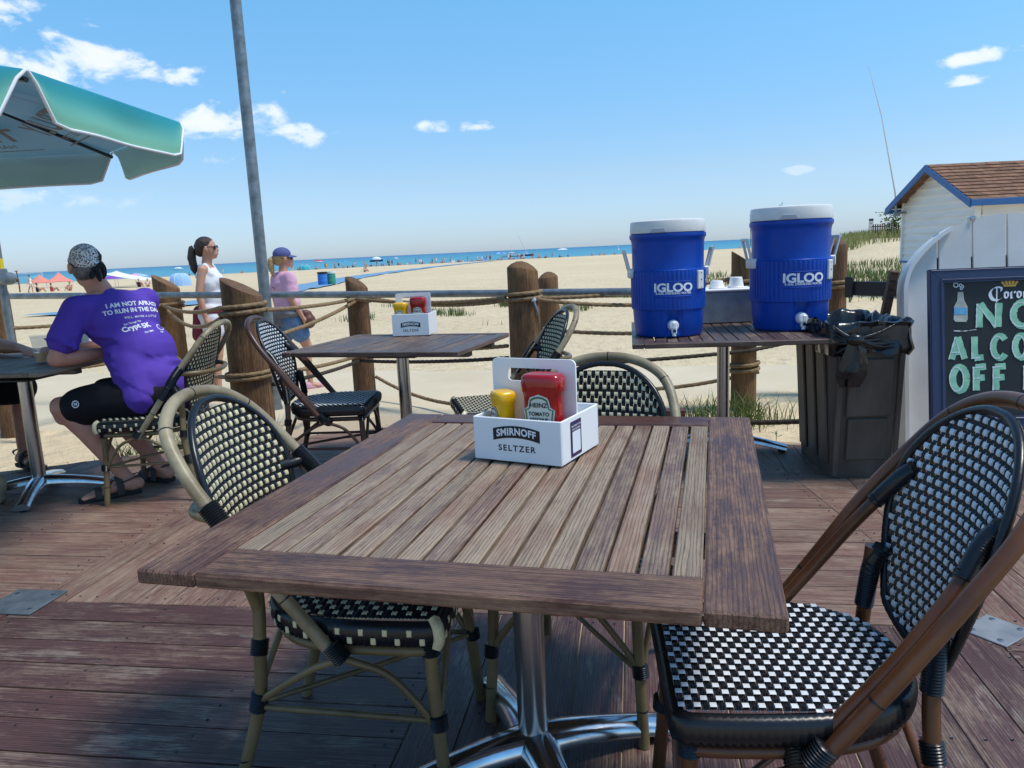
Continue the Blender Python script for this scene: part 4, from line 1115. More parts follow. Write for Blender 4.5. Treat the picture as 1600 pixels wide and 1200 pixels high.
    def Sback(u, v):
        tt = v / BL + .5
        p = Vector((u, by(tt) + .95 * u * u + .006 * math.sin(tt * PI), BZ0 + (BZ1 - BZ0) * tt))
        n = Vector((-1.9 * u, 1, .30)).normalized(); return p, n
    edge = []
    for i in range(41):
        tt = .002 + .996 * (1 - math.cos(PI * i / 40)) / 2; edge.append((wid(tt), tt))
    loop = [Sback(w_, (tt - .5) * BL)[0] for w_, tt in edge] + [Sback(-w_, (tt - .5) * BL)[0] for w_, tt in edge[-2:0:-1]]
    loop = resample(loop + loop[:1], .0085)[:-1]
    b = MB(); b.tube(loop, .0088, 10, closed=True, shape=lambda i, a: 1 + (.07 if i % 2 else 0)); back = b.build('backrest', M['black_cord'], t, smooth=80)
    insb = lambda u, v: 0 < v / BL + .5 < 1 and abs(u) < wid(v / BL + .5) - .004
    if brown: weave(Sback, insb, 31, 22, .0130, .0205, lambda i, j: (i + j) % 2 == 0, 'black_cord', 'white_tape', back, ('black_strand', 'white_strand'), 3, wf=.56)
    else: weave(Sback, insb, 31, 20, .0128, .0215, lambda i, j: (i + j) % 2 == 0, 'black_cord', 'cream_tape', back, ('black_strand', 'cream_strand'), 3, wf=.60)
    if brown:
        for s_ in (-1, 1):
            b = MB(); b.tube(spline([(s_ * .208, .002, .372), (s_ * .212, -.125, .525), (s_ * .206, -.205, .628), (s_ * .190, -.26, .70)], 7), .0135, 14); b.build('inner_tube', M[tube_m], t, smooth=80)
            bind(t, [(s_ * .196, -.246, .682), (s_ * .176, -.284, .735), (s_ * .170, -.318, .765)], .0165)
            bind(t, [(s_ * .232, .012, .360), (s_ * .205, .012, .380)], .0225); bind(t, [(s_ * .238, -.03, .410), (s_ * .237, -.002, .374)], .0205)
    else:
        for s_ in (-1, 1):
            b = MB(); b.tube(spline([(s_ * .241, -.218, .650), (s_ * .212, -.228, .57), (s_ * .178, -.228, .50), (s_ * .165, -.222, .45)], 7), .0145, 14); b.build('fork_tube', M[tube_m], t, smooth=80)
            bind(t, [(s_ * .2425, -.205, .630), (s_ * .243, -.235, .672), (s_ * .237, -.276, .724)], .0215)
            bind(t, [(s_ * .239, -.218, .645), (s_ * .214, -.227, .575)], .0195)
            bind(t, [(s_ * .2422, -.156, .565), (s_ * .2428, -.202, .625)], .0198)
            bind(t, [(s_ * .239, -.255, .695), (s_ * .205, -.280, .692), (s_ * .172, -.302, .694)], .0150)
            bind(t, [(s_ * .238, -.025, .405), (s_ * .237, .002, .368)], .0205)
        b = MB(); b.tube(spline([(-.236, -.25, .69), (-.165, -.352, .685), (0, -.388, .68), (.165, -.352, .685), (.236, -.25, .69)], 8), .0125, 12); b.build('back_rail', M[tube_m], t, smooth=80)
    b = MB(); b.tube(spline([(-.19, .19, .205), (0, .0, .222), (.182, -.228, .225)], 6), .0075, 8); b.build('stretcher', M[tube_m], t, smooth=80)
    return t
chairA = make_chair('cream', 'cream and black woven chair tucked under the left side of the big table', (-.368, 1.80), R(-98))
chairE = make_chair('brown', 'brown and white woven chair in the right foreground', (.487, 1.38), R(84))
dup(chairA, 'cream and black woven chair at the far side of the big table, facing it', (.165, 2.0, 0), R(160)).scale = (.965, .965, .965)
dup(chairA, 'cream and black woven chair turned sideways in front of the broad middle post', (-.08, 3.99, 0), R(101))
dup(chairA, 'cream and black woven chair with the man in purple sitting on it', (-1.97, 4.15, 0), R(90))
chairF = make_chair('dark', 'dark brown and white woven chair at the left of the small table by the fence', (-1.01, 4.30), R(-92))

# ------------------------------------------------------------------ lettering helpers
def lettering(name, s, size, m, parent, mtx, bold=0.0, bend=None, **kw):
    """flat print: lettering laid at mtx (x right, y up, z out of the surface); bend(x,y)->Vector replaces the flat layout"""
    vs, fs = text_mesh(s, size, bold, **kw)
    P_ = [bend(x, y) if bend else mtx @ Vector((x, y, 0)) for x, y in vs]
    b = MB(); b.add(P_, fs); return b.build(name, M[m], parent, smooth=0)
def frame_m(o, right, up):
    r = Vector(right).normalized(); u = Vector(up); u = (u - r * u.dot(r)).normalized(); n = r.cross(u)
    return Matrix(((r.x, u.x, n.x, o[0]), (r.y, u.y, n.y, o[1]), (r.z, u.z, n.z, o[2]), (0, 0, 0, 1)))
def sheet(poly, mtx, b=None):
    b = b or MB(); b.add([mtx @ Vector((x, y, 0)) for x, y in poly], [tuple(range(len(poly)))]); return b
def rrect(w_, h_, r, n=5, cx_=0, cy_=0):
    out = []
    for sx, sy, a0 in ((1, 1, 0), (-1, 1, 90), (-1, -1, 180), (1, -1, 270)):
        for k in range(n + 1):
            a = R(a0 + 90 * k / n); out.append((cx_ + sx * (w_ / 2 - r) + r * math.cos(a), cy_ + sy * (h_ / 2 - r) + r * math.sin(a)))
    return out

# ------------------------------------------------------------------ condiment caddies with bottles
def bottle_profile(b, W, D, H_, rows, n=32, mi=0, e=3.2):
    """squeezy bottle standing on its cap: superellipse sections (z, width scale, depth scale)"""
    vs = []
    for (z, sw, sd) in rows:
        for k in range(n):
            a = 2 * PI * k / n; c, s_ = math.cos(a), math.sin(a)
            vs.append((W / 2 * sw * math.copysign(abs(c) ** (2 / e), c), D / 2 * sd * math.copysign(abs(s_) ** (2 / e), s_), z * H_))
    fs = [(j * n + k, j * n + (k + 1) % n, (j + 1) * n + (k + 1) % n, (j + 1) * n + k) for j in range(len(rows) - 1) for k in range(n)]
    fs += [tuple(range(n))[::-1], tuple((len(rows) - 1) * n + k for k in range(n))]
    b.add(vs, fs, mi)
KETCH = [(0, .55, .7), (.03, .62, .8), (.14, .60, .78), (.15, .55, .72), (.17, .62, .78), (.22, .84, .9), (.30, .92, .96), (.45, .90, .94), (.62, .88, .92), (.72, .88, .92), (.77, .93, .96), (.80, 1.0, 1.0), (.90, 1.0, 1.0), (.955, .97, .97), (.985, .88, .90), (1.0, .72, .74), (.992, .60, .6)]
def shield(s=1.0):
    return [(-.022 * s, .040 * s), (-.026 * s, .020 * s), (-.036 * s, .017 * s), (-.031 * s, -.02 * s), (-.022 * s, -.045 * s), (.022 * s, -.045 * s), (.031 * s, -.02 * s), (.036 * s, .017 * s), (.026 * s, .020 * s), (.022 * s, .040 * s), (.012 * s, .046 * s), (0, .048 * s), (-.012 * s, .046 * s)]
def label_grid(b, f, poly, k, kx=1.0, ky=1.0, lift=.0008, curve=3.0, ny=14, nx=10):
    """a label of symmetric outline laid as a fine grid on the bulging front"""
    side = sorted([(y, x) for x, y in poly if x >= 0]); y0, y1 = side[0][0], side[-1][0]
    side = sorted(side + [(y0, .0)], key=lambda q: q[0]) if side[0][1] > 9 else side
    def hw_(y):
        for (ya, xa), (yb, xb) in zip(side, side[1:]):
            if ya <= y <= yb: return xa + (xb - xa) * ((y - ya) / (yb - ya) if yb > ya else 0)
        return side[-1][1]
    vs = []
    for j in range(ny + 1):
        y = y0 + (y1 - y0) * j / ny; w_ = max(hw_(min(max(y, y0 + 1e-6), y1 - 1e-6)), .0005)
        for i in range(nx + 1):
            x = w_ * (2 * i / nx - 1); vs.append(f @ Vector((x * k * kx, y * k * ky, lift - x * x * curve)))
    b.add(vs, [(j * (nx + 1) + i, j * (nx + 1) + i + 1, (j + 1) * (nx + 1) + i + 1, (j + 1) * (nx + 1) + i) for j in range(ny) for i in range(nx)])
def ketchup(label, loc, rz, W=.106, H_=.200, group='ketchup bottles'):
    t = thing('ketchup_bottle', label, 'bottle', loc, rz, group); D = W * .62
    b = MB(); bottle_profile(b, W, D, H_, KETCH); b.build('bottle', M['ketchup_red'], t, smooth=60)
    b = MB(); b.lathe([(.0315 * W / .106, 0), (.033 * W / .106, .004), (.033 * W / .106, .024), (.031 * W / .106, .027)], 24, sx=1, sy=.9); b.build('cap', M['white_plastic'], t)
    k = W / .106
    y0 = -D / 2 * .945
    def place(s_, dz, lift):
        f = frame_m((0, y0 - lift, H_ * .50 + dz), (1, 0, 0), (0, 0, 1))
        return f
    lab = MB(); label_grid(lab, place(1, 0, 0), shield(1.12), k, lift=.0012, curve=2.0); lb = lab.build('label', M['label_cream'], t, smooth=0)
    lab = MB(); p = shield(1.02); q = shield(.93); nn = len(p)
    lab.add([place(1, 0, .0022) @ Vector((x * k, y * k, -abs(x) ** 2 * 2.0)) for x, y in p + q], [(i, (i + 1) % nn, nn + (i + 1) % nn, nn + i) for i in range(nn)]); lab.build('label_border', M['label_green'], lb, smooth=0)
    for s_, sz, yy in (('HEINZ', .0155, .028), ('TOMATO', .0125, .007), ('KETCHUP', .0105, -.006)):
        lettering('lettering', s_, sz * k, 'black_print', lb, place(1, yy * k, .0030), .0003)
    b = MB(); f = place(1, -.034 * k, .003); b.add([f @ Vector((math.cos(2 * PI * i / 16) * .010 * k, math.sin(2 * PI * i / 16) * .009 * k, 0)) for i in range(16)], [tuple(range(16))]); b.build('tomato_print', M['ketchup_red'], lb, smooth=0)
    b = MB(); f = place(1, -.022 * k, .003)
    for s_ in (-1, 1): b.add([f @ Vector((s_ * x * k, y * k, 0)) for x, y in ((.009, -.002), (.018, .006), (.024, .006), (.018, -.004))], [(0, 1, 2, 3) if s_ > 0 else (3, 2, 1, 0)])
    b.build('leaf_print', M['label_green'], lb, smooth=0)
    return t
def mustard(label, loc, rz, W=.066, H_=.152, group='mustard bottles'):
    t = thing('mustard_bottle', label, 'bottle', loc, rz, group); D = W * .80
    rows = [(z, a, c) for z, a, c in [(0, .55, .6), (.12, .6, .64), (.14, .54, .6), (.2, .80, .84), (.3, .9, .92), (.6, .88, .9), (.78, .9, .92), (.84, 1.0, 1.0), (.94, 1.0, 1.0), (.985, .93, .93), (1.0, .75, .75)]]
    b = MB(); bottle_profile(b, W, D, H_, rows, e=3.6); b.build('bottle', M['mustard_yellow'], t, smooth=60)
    b = MB(); b.lathe([(.02, 0), (.021, .003), (.021, .018)], 20); b.build('cap', M['white_plastic'], t)
    f = frame_m((0, -D / 2 * .93, H_ * .52), (1, 0, 0), (0, 0, 1)); k = W / .106
    lab = MB(); label_grid(lab, f, shield(1.1), k, 1.08, 1.1, .0012, 1.2); lb = lab.build('label', M['label_cream'], t, smooth=0)
    p = shield(1.0); q = shield(.9); nn = 13
    lab = MB(); lab.add([f @ Vector((x * k * 1.08, y * k * 1.1, .0022 - x * x * 1.2)) for x, y in p + q], [(i, (i + 1) % nn, nn + (i + 1) % nn, nn + i) for i in range(nn)]); lab.build('label_border', M['navy_print'], lb, smooth=0)
    for s_, sz, yy in (('HEINZ', .0095, .017), ('YELLOW', .0075, .004), ('MUSTARD', .0065, -.006)): lettering('lettering', s_, sz, 'black_print', lb, frame_m((0, -D / 2 * .93 - .003, H_ * .52 + yy), (1, 0, 0), (0, 0, 1)), .0002)
    return t
def caddy(label, loc, rz, W=.236, D=.222, Hb=.106, Hp=.236, sticker=True):
    t = thing('condiment_caddy', label, 'caddy', loc, rz, 'white condiment caddies'); th = .005
    b = MB(); ta = .97
    for (c, d) in (((0, -D / 2 + th / 2, Hb / 2 + .001), (W, th, Hb)), ((0, D / 2 - th / 2, Hb / 2 + .001), (W, th, Hb)), ((-W / 2 + th / 2, 0, Hb / 2 + .001), (th, D - 2 * th - .0005, Hb - .0006)), ((W / 2 - th / 2, 0, Hb / 2 + .001), (th, D - 2 * th - .0005, Hb - .0006)), ((0, 0, .005), (W - 2 * th - .001, D - 2 * th - .001, .005))):
        b.rbox(c, d, .0018)
    b.build('tray', M['white_plastic'], t, smooth=0)
    # upright handle plate with a slot
    pw = W * .965; z0, z1 = .008, Hp; sw, sh, sz = pw * .62, .032, Hp - .040
    outer = rrect(pw, z1 - z0, .014, 5, 0, (z0 + z1) / 2); inner = rrect(sw, sh, .010, 5, 0, sz)
    n_ = len(outer); y0, y1 = -.012, -.006
    b = MB(); vs = [(x, y, z) for y in (y0, y1) for ring in (outer, inner) for x, z in ring]
    fs = []
    for i in range(n_):
        j = (i + 1) % n_
        fs += [(i, n_ + i, n_ + j, j), (2 * n_ + i, 2 * n_ + j, 3 * n_ + j, 3 * n_ + i), (i, j, 2 * n_ + j, 2 * n_ + i), (n_ + i, 3 * n_ + i, 3 * n_ + j, n_ + j)]
    b.add(vs, fs); b.build('handle_plate', M['white_plastic'], t, smooth=30, flip=True)
    # print on the front: black banner with knocked-out name, word below
    yf = -D / 2 - .0008
    bow = lambda x: .010 * (1 - (x / (W * .26)) ** 2)
    b = MB(); n2 = 16; vs = []
    for k in range(n2 + 1):
        x = -W * .265 + W * .53 * k / n2
        vs += [(x, yf, .052 + bow(x) * .85), (x, yf, .081 + bow(x) * .85)]
    b.add(vs, [(2 * k, 2 * k + 2, 2 * k + 3, 2 * k + 1) for k in range(n2)]); b.build('banner_print', M['black_print'], t, smooth=0)
    vs_, fs_ = text_mesh('SMIRNOFF', .026, .0009, spacing=1.06)
    mxx = max(abs(v[0]) for v in vs_); kx = W * .225 / mxx
    q = MB(); q.add([(x * kx, yf - .0008, .0665 + bow(x * kx) * .85 + y * .92) for x, y in vs_], fs_); q.build('lettering', M['white_print'], t, smooth=0)
    vs_, fs_ = text_mesh('SELTZER', .0215, .0004, spacing=1.25)
    mxx = max(abs(v[0]) for v in vs_); kx = W * .215 / mxx
    q = MB(); q.add([(x * kx, yf, .034 + y * .95) for x, y in vs_], fs_); q.build('lettering', M['black_print'], t, smooth=0)
    if sticker:
        f = frame_m((W / 2 + .0009, -.03, .052), (0, 1, 0), (0, 0, 1))
        sheet(rrect(.062, .086, .002), f).build('sticker', M['navy_print'], t, smooth=0)
        f2 = frame_m((W / 2 + .0018, -.03, .044), (0, 1, 0), (0, 0, 1)); sheet(rrect(.046, .052, .003), f2).build('sticker_panel', M['white_print'], t, smooth=0)
        f3 = frame_m((W / 2 + .0018, -.03, .083), (0, 1, 0), (0, 0, 1)); lettering('lettering', 'WELCOME TO THE', .0062, 'white_print', t, f3, .0001)
        f3 = frame_m((W / 2 + .0018, -.03, .075), (0, 1, 0), (0, 0, 1)); lettering('lettering', 'VIEW OUR MENU', .0062, 'white_print', t, f3, .0001)
    return t
TZ = .7405
CA = R(-29); caddy('white condiment caddy with bottles on the big foreground table', (.058, 1.868, TZ), CA)
def inb(c, a, x, y): return (c[0] + x * math.cos(a) - y * math.sin(a), c[1] + x * math.sin(a) + y * math.cos(a), TZ + .009)
ketchup('red ketchup bottle in the caddy on the big foreground table', inb((.058, 1.868), CA, .048, -.053), CA + R(3))
mustard('yellow mustard bottle in the caddy on the big foreground table', inb((.058, 1.868), CA, -.066, -.050), CA - R(38))
CB = R(-8); caddy('white condiment caddy on the small table by the fence', (-.600, 4.90, TZ), CB, Hp=.262, Hb=.136, sticker=False)
ketchup('red ketchup bottle in the caddy on the small table by the fence', inb((-.600, 4.90), CB, .043, -.055), CB, .106, .228)
mustard('yellow mustard bottle in the caddy on the small table by the fence', inb((-.600, 4.90), CB, -.072, -.055), CB, .088, .198)
CC = R(-60); caddy('white condiment caddy on the left table, mostly hidden by the man in purple', (-2.72, 4.93, TZ), R(-12), sticker=False)

# ------------------------------------------------------------------ water coolers
def cooler(label, loc, rz, k):
    t = thing('water_cooler', label, 'cooler', loc, rz, 'blue water coolers'); r = .196 * k; H_ = .535 * k
    prof = [(.80, 0), (.88, .004), (.905, .02), (.935, .16), (.955, .262), (.985, .268), (.995, .285), (1.0, .50), (1.005, .63), (.995, .645), (.965, .652), (.955, .665), (.958, .80), (.965, .91), (.985, .945), (1.01, .955), (1.02, .975), (1.015, .995), (.97, 1.0), (.5, 1.0)]
    # facing direction of the tap is local -y; ribs moulded round the waist with a plain panel at the front
    n = 216; b = MB(); vs = []
    pr = []
    for (a, c), (a2, c2) in zip(prof, prof[1:]):
        m_ = 3 if .27 < c < .64 else 1
        for q in range(m_): pr.append((a + (a2 - a) * q / m_, c + (c2 - c) * q / m_))
    pr.append(prof[-1])
    for (a, z) in pr:
        for i in range(n):
            th = 2 * PI * i / n; rr = a * r
            dfront = abs((th - 1.5 * PI + PI) % (2 * PI) - PI)
            if .285 <= z <= .64:
                panel = dfront < .52 and .40 < z < .535
                if not panel: rr -= (.0042 * k if i % 4 == 0 else (.0012 * k if i % 4 in (1, 3) else 0))
                else: rr -= .002 * k
            if z < .25 and z > .015:          # recess round the tap
                d = math.hypot(dfront / .30, (z - .13) / .12)
                rr -= .030 * k * (1 - sstep(.55, 1.0, d))
            vs.append((rr * math.cos(th), rr * math.sin(th), z * H_))
    fs = [(j * n + i, j * n + (i + 1) % n, (j + 1) * n + (i + 1) % n, (j + 1) * n + i) for j in range(len(pr) - 1) for i in range(n)]
    fs.append(tuple(range(n))[::-1]); fs.append(tuple((len(pr) - 1) * n + i for i in range(n)))
    b.add(vs, fs); body = b.build('body', M['cooler_blue'], t, smooth=40)
    b = MB(); lp = [(.97, .0), (1.0, .004), (1.005, .02), (.99, .085), (.975, .10), (.93, .108), (.86, .104), (.80, .112), (.3, .116), (.0005, .117)]
    b.lathe([(a * r, H_ + .001 + z * k) for a, z in [(p, q * .62) for p, q in lp]], 64); lid = b.build('lid', M['off_white'], t, smooth=40)
    for a in (-112, 68):                                   # pull tabs in the lid rim
        q = MB(); vs = []
        for i in range(13):
            th = R(a - 13 + 26 * i / 12); f = 1 if 1 < i < 11 else 0
            for rr, z in ((1.018, .004), (1.024, .004), (1.022, .010 + .014 * f), (1.008, .012 + .014 * f)): vs.append((rr * r * math.cos(th), rr * r * math.sin(th), H_ + z * k))
        q.add(vs, [(4 * i + j, 4 * i + (j + 1) % 4, 4 * i + 4 + (j + 1) % 4, 4 * i + 4 + j) for i in range(12) for j in range(4)]); q.build('lid_tab', M['grey_print'], lid, smooth=40)
    for s_ in (-1, 1):                                     # handles
        x = s_ * r
        b = MB(); pts = spline([(x * .99, 0, .625 * H_), (x * 1.06, 0, .66 * H_), (x * 1.10, 0, .72 * H_), (x * 1.17, 0, .82 * H_), (x * 1.19, 0, .84 * H_)], 6)
        for w_ in (-1, 1): b.tube([p + Vector((0, w_ * .034 * k, 0)) for p in pts], .0068 * k, 8)
        b.tube([pts[-1] + Vector((0, -.040 * k, 0)), pts[-1] + Vector((0, .040 * k, 0))], .0078 * k, 10)
        b.rbox((x * 1.0, 0, .62 * H_), (.03 * k, .10 * k, .05 * k), .006); h = b.build('handle', M['off_white'], t, smooth=50)
    # tap
    yf = -r * .80; zt = .115 * H_
    b = MB(); b.lathe([(.030 * k, 0), (.030 * k, .008), (.025 * k, .03), (.022 * k, .04), (.0005, .042)], 24, (0, yf, zt), rot=(R(90), 0, 0)); b.rbox((0, yf - .032 * k, zt - .024 * k), (.026 * k, .024 * k, .036 * k), .004); tap = b.build('tap', M['white_plastic'], t)
    b = MB(); b.lathe([(.010 * k, 0), (.010 * k, .012 * k), (.007 * k, .02 * k)], 14, (0, yf - .034 * k, zt - .052 * k)); b.rbox((0, yf - .048 * k, zt + .002), (.018 * k, .010, .034 * k), .003); b.build('spout', M['white_plastic'], tap)
    b = MB(); b.lathe([(.0085 * k, 0), (.0085 * k, .001)], 12, (0, yf - .0465 * k, zt - .026 * k), rot=(R(90), 0, 0)); b.build('spout_hole', M['cooler_navy'], tap)
    # white wall plate low on the right of the waist
    th = R(-90 + 47); c = Vector((math.cos(th), math.sin(th), 0)); f = frame_m(c * (r * 1.004) + Vector((0, 0, .545 * H_)), (-c.y, c.x, 0), (0, 0, 1))
    b = MB(); q = Matrix(((f[0][0], f[0][1], f[0][2]), (f[1][0], f[1][1], f[1][2]), (f[2][0], f[2][1], f[2][2])))
    b.rbox(f.translation, (.050 * k, .095 * k, .016), .003, q); pl = b.build('cup_bracket', M['off_white'], t, smooth=0)
    for dz in (-.037, 0, .037):
        b = MB(); b.ball(f @ Vector((0, dz * k, .009)), (.004,) * 3, 8, 6); b.build('screw', M['steel'] if dz else M['cooler_blue'], pl)
    # moulded name
    rf = r * 1.003
    def wrap(z0, kx=1.0):
        return lambda x, y: Vector((rf * math.sin(x * kx / rf), -rf * math.cos(x * kx / rf), z0 + y))
    lettering('lettering', 'IGLOO', .060 * k, 'white_print', t, None, .0022 * k, wrap(.480 * H_, 1.12), spacing=.98)
    lettering('lettering', '5-GAL DRINKING WATER', .0155 * k, 'white_print', t, None, .0004, wrap(.428 * H_, 1.05))
    for z in (.538, .398):
        b = MB(); vs = []
        for i in range(21):
            x = -.098 * k + .196 * k * i / 20; a = x / rf
            for dr, dz in ((.998, -.003), (1.008, -.0015), (1.008, .0015), (.998, .003)): vs.append((rf * dr * math.sin(a), -rf * dr * math.cos(a), z * H_ + dz))
        b.add(vs, [(4 * i + j, 4 * i + 4 + j, 4 * i + 5 + j, 4 * i + 1 + j) for i in range(20) for j in range(3)]); b.build('panel_rim', M['cooler_blue'], t, smooth=0)
    return t
cooler('blue water cooler with white lid at the left end of its table', (.885, 4.262, TZ), R(-3), 1.03)
cooler('slightly larger blue water cooler at the right end, nearer the bin', (1.573, 4.30, TZ), R(0), 1.10)
t = thing('cup_box', 'grey carton with white cups on top between the two blue coolers', 'box', (1.33, 4.80, TZ), R(-4))
b = MB(); b.rbox((0, 0, .095), (.34, .2, .19), .004); b.build('carton', M['tan_metal'], t, smooth=0)
b = MB(); b.rbox((0, 0, .199), (.36, .22, .016), .005); b.build('lid', M['white_plastic'], t)
for x, hh, lb in ((-.035, .045, 'short upturned white cup on the grey carton'), (.085, .062, 'taller upturned white cup stack on the grey carton, right one')):
    q = thing('paper_cup', lb, 'cup', (1.33 + x, 4.78, TZ + .208), 0, 'upturned cups on the carton')
    b = MB(); b.lathe([(.047, 0), (.049, .003), (.047, .006), (.045, .008), (.036, hh), (.034, hh + .002), (.0005, hh - .002)], 24, cap=False); b.build('cup', M['white_plastic'], q)

# ------------------------------------------------------------------ bin with black bag
t = thing('litter_bin', 'dark brown plastic litter bin with a knotted black bag over its rim', 'bin', (1.80, 4.07, 0), R(-4))
bt = [(-.245, -.33), (.215, -.33), (.245, -.30), (.245, .30), (.215, .33), (-.215, .33), (-.245, .30), (-.245, -.30)]
bt = [(-.155, -.30), (.155, -.30), (.178, -.275), (.178, .275), (.155, .30), (-.155, .30), (-.178, .275), (-.178, -.275)]
HB = .80
b = MB(); vs = []
for z, k in ((.0, .86), (.02, .87), (HB, 1.07)):
    vs += [(x * k, y * k, z) for x, y in bt]
b.add(vs, [(j * 8 + i, j * 8 + (i + 1) % 8, (j + 1) * 8 + (i + 1) % 8, (j + 1) * 8 + i) for j in range(2) for i in range(8)] + [tuple(range(8))[::-1]]); b.build('body', M['bin_brown'], t, smooth=0)
def slope_y(z): return -.30 * (.87 + .23 * z / HB)
tilt = math.atan(.30 * .23 / HB)
for nm, c, d in (('panel', (.008, .21), (.20, .22)), ('panel', (.008, .48), (.22, .30)), ('side_strip', (-.14, .36), (.030, .70)), ('side_strip', (.155, .36), (.026, .70)), ('rim_band', (0, .755), (.34, .08))):
    b = MB(); b.rbox((0, 0, 0), (d[0], .014, d[1]), .005); o = b.build(nm, M['bin_brown'], t, (c[0], slope_y(c[1]) - .004, c[1]), smooth=0); o.rotation_euler = (tilt, 0, 0)
for yy in (-.17, .0, .17):
    b = MB(); b.rbox((0, 0, 0), (.014, .12, .62), .005); o = b.build('side_rib', M['bin_brown'], t, (-.178 * (.87 + .23 * .38 / HB) - .004, yy, .38), smooth=0); o.rotation_euler = (0, -math.atan(.178 * .23 / HB), 0)
b = MB(); rim = resample([Vector((x * 1.08, y * 1.10, HB)) for x, y in bt + bt[:1]], .012)[:-1]
vs = []; rnd = random.Random(4); NR = len(rim)
sect = [(-.10, -.30), (-.055, -.10), (-.02, .0), (.0, .016), (.010, .012), (.014, -.02), (.015, -.07), (.012, -.115), (.006, -.15)]
for i, p in enumerate(rim):
    d = Vector((p.x, p.y, 0)).normalized()
    hang = 1 + .28 * mnoise.noise(Vector((i * .11, 3, 0))); 
    for j, (o_, z_) in enumerate(sect):
        w_ = .022 * mnoise.noise(Vector((i * .085, j * .45, 1))) + .009 * mnoise.noise(Vector((i * .28 + j * .35, j * .5, 7))) + .004 * mnoise.noise(Vector((i * .8, j * .9, 2)))
        vs.append(p + d * (o_ + w_ * (1.5 if j > 3 else .8)) + Vector((0, 0, z_ * (hang if j > 4 else 1) + (.02 * mnoise.noise(Vector((i * .16, 9, 0))) if j < 6 else 0))))
k = len(sect); b.add(vs, [(i * k + j, ((i + 1) % NR) * k + j, ((i + 1) % NR) * k + j + 1, i * k + j + 1) for i in range(NR) for j in range(k - 1)])
b.build('bin_bag', M['bag_black'], t, smooth=75, flip=True)
b = MB(); b.ball((-.10, -.385, .735), (.045, .03, .03), 12, 8); b.build('bag_knot', M['bag_black'], t)
b = MB(); NS = 18; n = 14; vs = []
for j in range(NS + 1):
    f = j / NS; w_ = .018 + .042 * math.sin(min(1, f * 1.2) * PI * .62) * (1 - .35 * max(0, f - .75) * 4)
    for i in range(n):
        a = 2 * PI * i / n; cr = 1 + .42 * math.cos(5 * a + f * 2) + .25 * mnoise.noise(Vector((f * 4, i * .9, 0)))
        vs.append((-.11 + w_ * math.cos(a) * cr + .012 * math.sin(f * 5), -.385 + .4 * w_ * math.sin(a) * cr + .045 * f * .0 + .012 * f, .735 - .235 * f))
b.add(vs, [(j * n + i, j * n + (i + 1) % n, (j + 1) * n + (i + 1) % n, (j + 1) * n + i) for j in range(NS) for i in range(n)] + [tuple(NS * n + i for i in range(n))]); b.build('bag_tail', M['bag_black'], t, smooth=70)
b = MB(); rr_ = random.Random(2)
for c_ in range(9):                                         # gathers that run into the knot
    for s_ in (-1, 1):
        e = Vector((-.10 + s_ * rr_.uniform(.09, .25 if s_ > 0 else .10), -.352, .735 + rr_.uniform(-.075, .07)))
        b.tube(spline([(-.10, -.388, .737), ((-.10 + e.x) / 2, -.376, (e.z + .737) / 2 - .01), (e.x, e.y, e.z)], 4), [.008, .009, .010, .010, .009, .008, .006, .004, .002], 6)
b.build('bag_gathers', M['bag_black'], t, smooth=80)

# ------------------------------------------------------------------ arched white board panel and chalkboard leaning on it
t = thing('arched_board_panel', 'tall white board panel with an arched top standing behind the chalkboard', 'board panel', (2.235, 4.28, 0), R(-10))
lean = R(-9)
LM = Matrix.Rotation(lean, 4, 'X')
def arch_z(x, cx_=.55, rad=.60, ztop=1.33): return ztop - rad + math.sqrt(max(0, rad * rad - (x - cx_) ** 2))
def boardshape(x0, x1, cx_, rad, ztop, n=10):
    pts = [(x0, .02), (x1, .02)]
    for k in range(n + 1):
        x = x1 + (x0 - x1) * k / n; dz = rad - math.sqrt(max(0, rad * rad - (x - cx_) ** 2)); pts.append((x, ztop - dz))
    return pts
x = .02
for k in range(6):
    wv = .165; b = MB(); b.prism(boardshape(x, x + wv, .55, .60, 1.33), -.012, .012, M=LM @ Matrix.Rotation(R(90), 4, 'X')); b.build('board', M['white_paint'], t, smooth=0)
    x += wv + .014
b = MB(); b.prism([(.03, .3), (1.06, .3), (1.06, .42), (.03, .42)], -.03, -.013, M=LM @ Matrix.Rotation(R(90), 4, 'X')); b.prism([(.16, 1.0), (.94, 1.0), (.94, 1.10), (.16, 1.10)], -.03, -.013, M=LM @ Matrix.Rotation(R(90), 4, 'X')); b.build('cross_rail', M['bare_timber'], t, smooth=0)
b = MB(); ds = []                                                # broad side board curving up to the arch
side = spline([(-.008, 0, .0), (-.008, 0, .45), (-.008, 0, .85), (-.004, 0, .955)] + [(x_ - .008, 0, arch_z(x_) + .012) for x_ in (.03, .07, .12, .19, .26)], 5)
vs = []
for i, p in enumerate(side):
    d = (side[min(i + 1, len(side) - 1)] - side[max(0, i - 1)]).normalized(); nr = Vector((d.z, 0, -d.x))
    for o_, y in ((0, -.07), (0, .06), (.022, .06), (.022, -.07)): vs.append(LM @ (p + nr * o_ + Vector((0, y, 0))))
b.add(vs, [(4 * i + j, 4 * i + (j + 1) % 4, 4 * i + 4 + (j + 1) % 4, 4 * i + 4 + j) for i in range(len(side) - 1) for j in range(4)] + [(0, 1, 2, 3), tuple(len(vs) - 4 + j for j in range(4))[::-1]]); b.build('side_board', M['white_paint'], t, smooth=40)
for x_, z_ in ((.195, arch_z(.195) + .01), (.375, arch_z(.375) + .01)):
    b = MB(); b.rbox(LM @ Vector((x_, .0, z_)), (.035, .05, .022), .006, (0, R(-25), 0)); b.build('top_bracket', M['steel'], t)
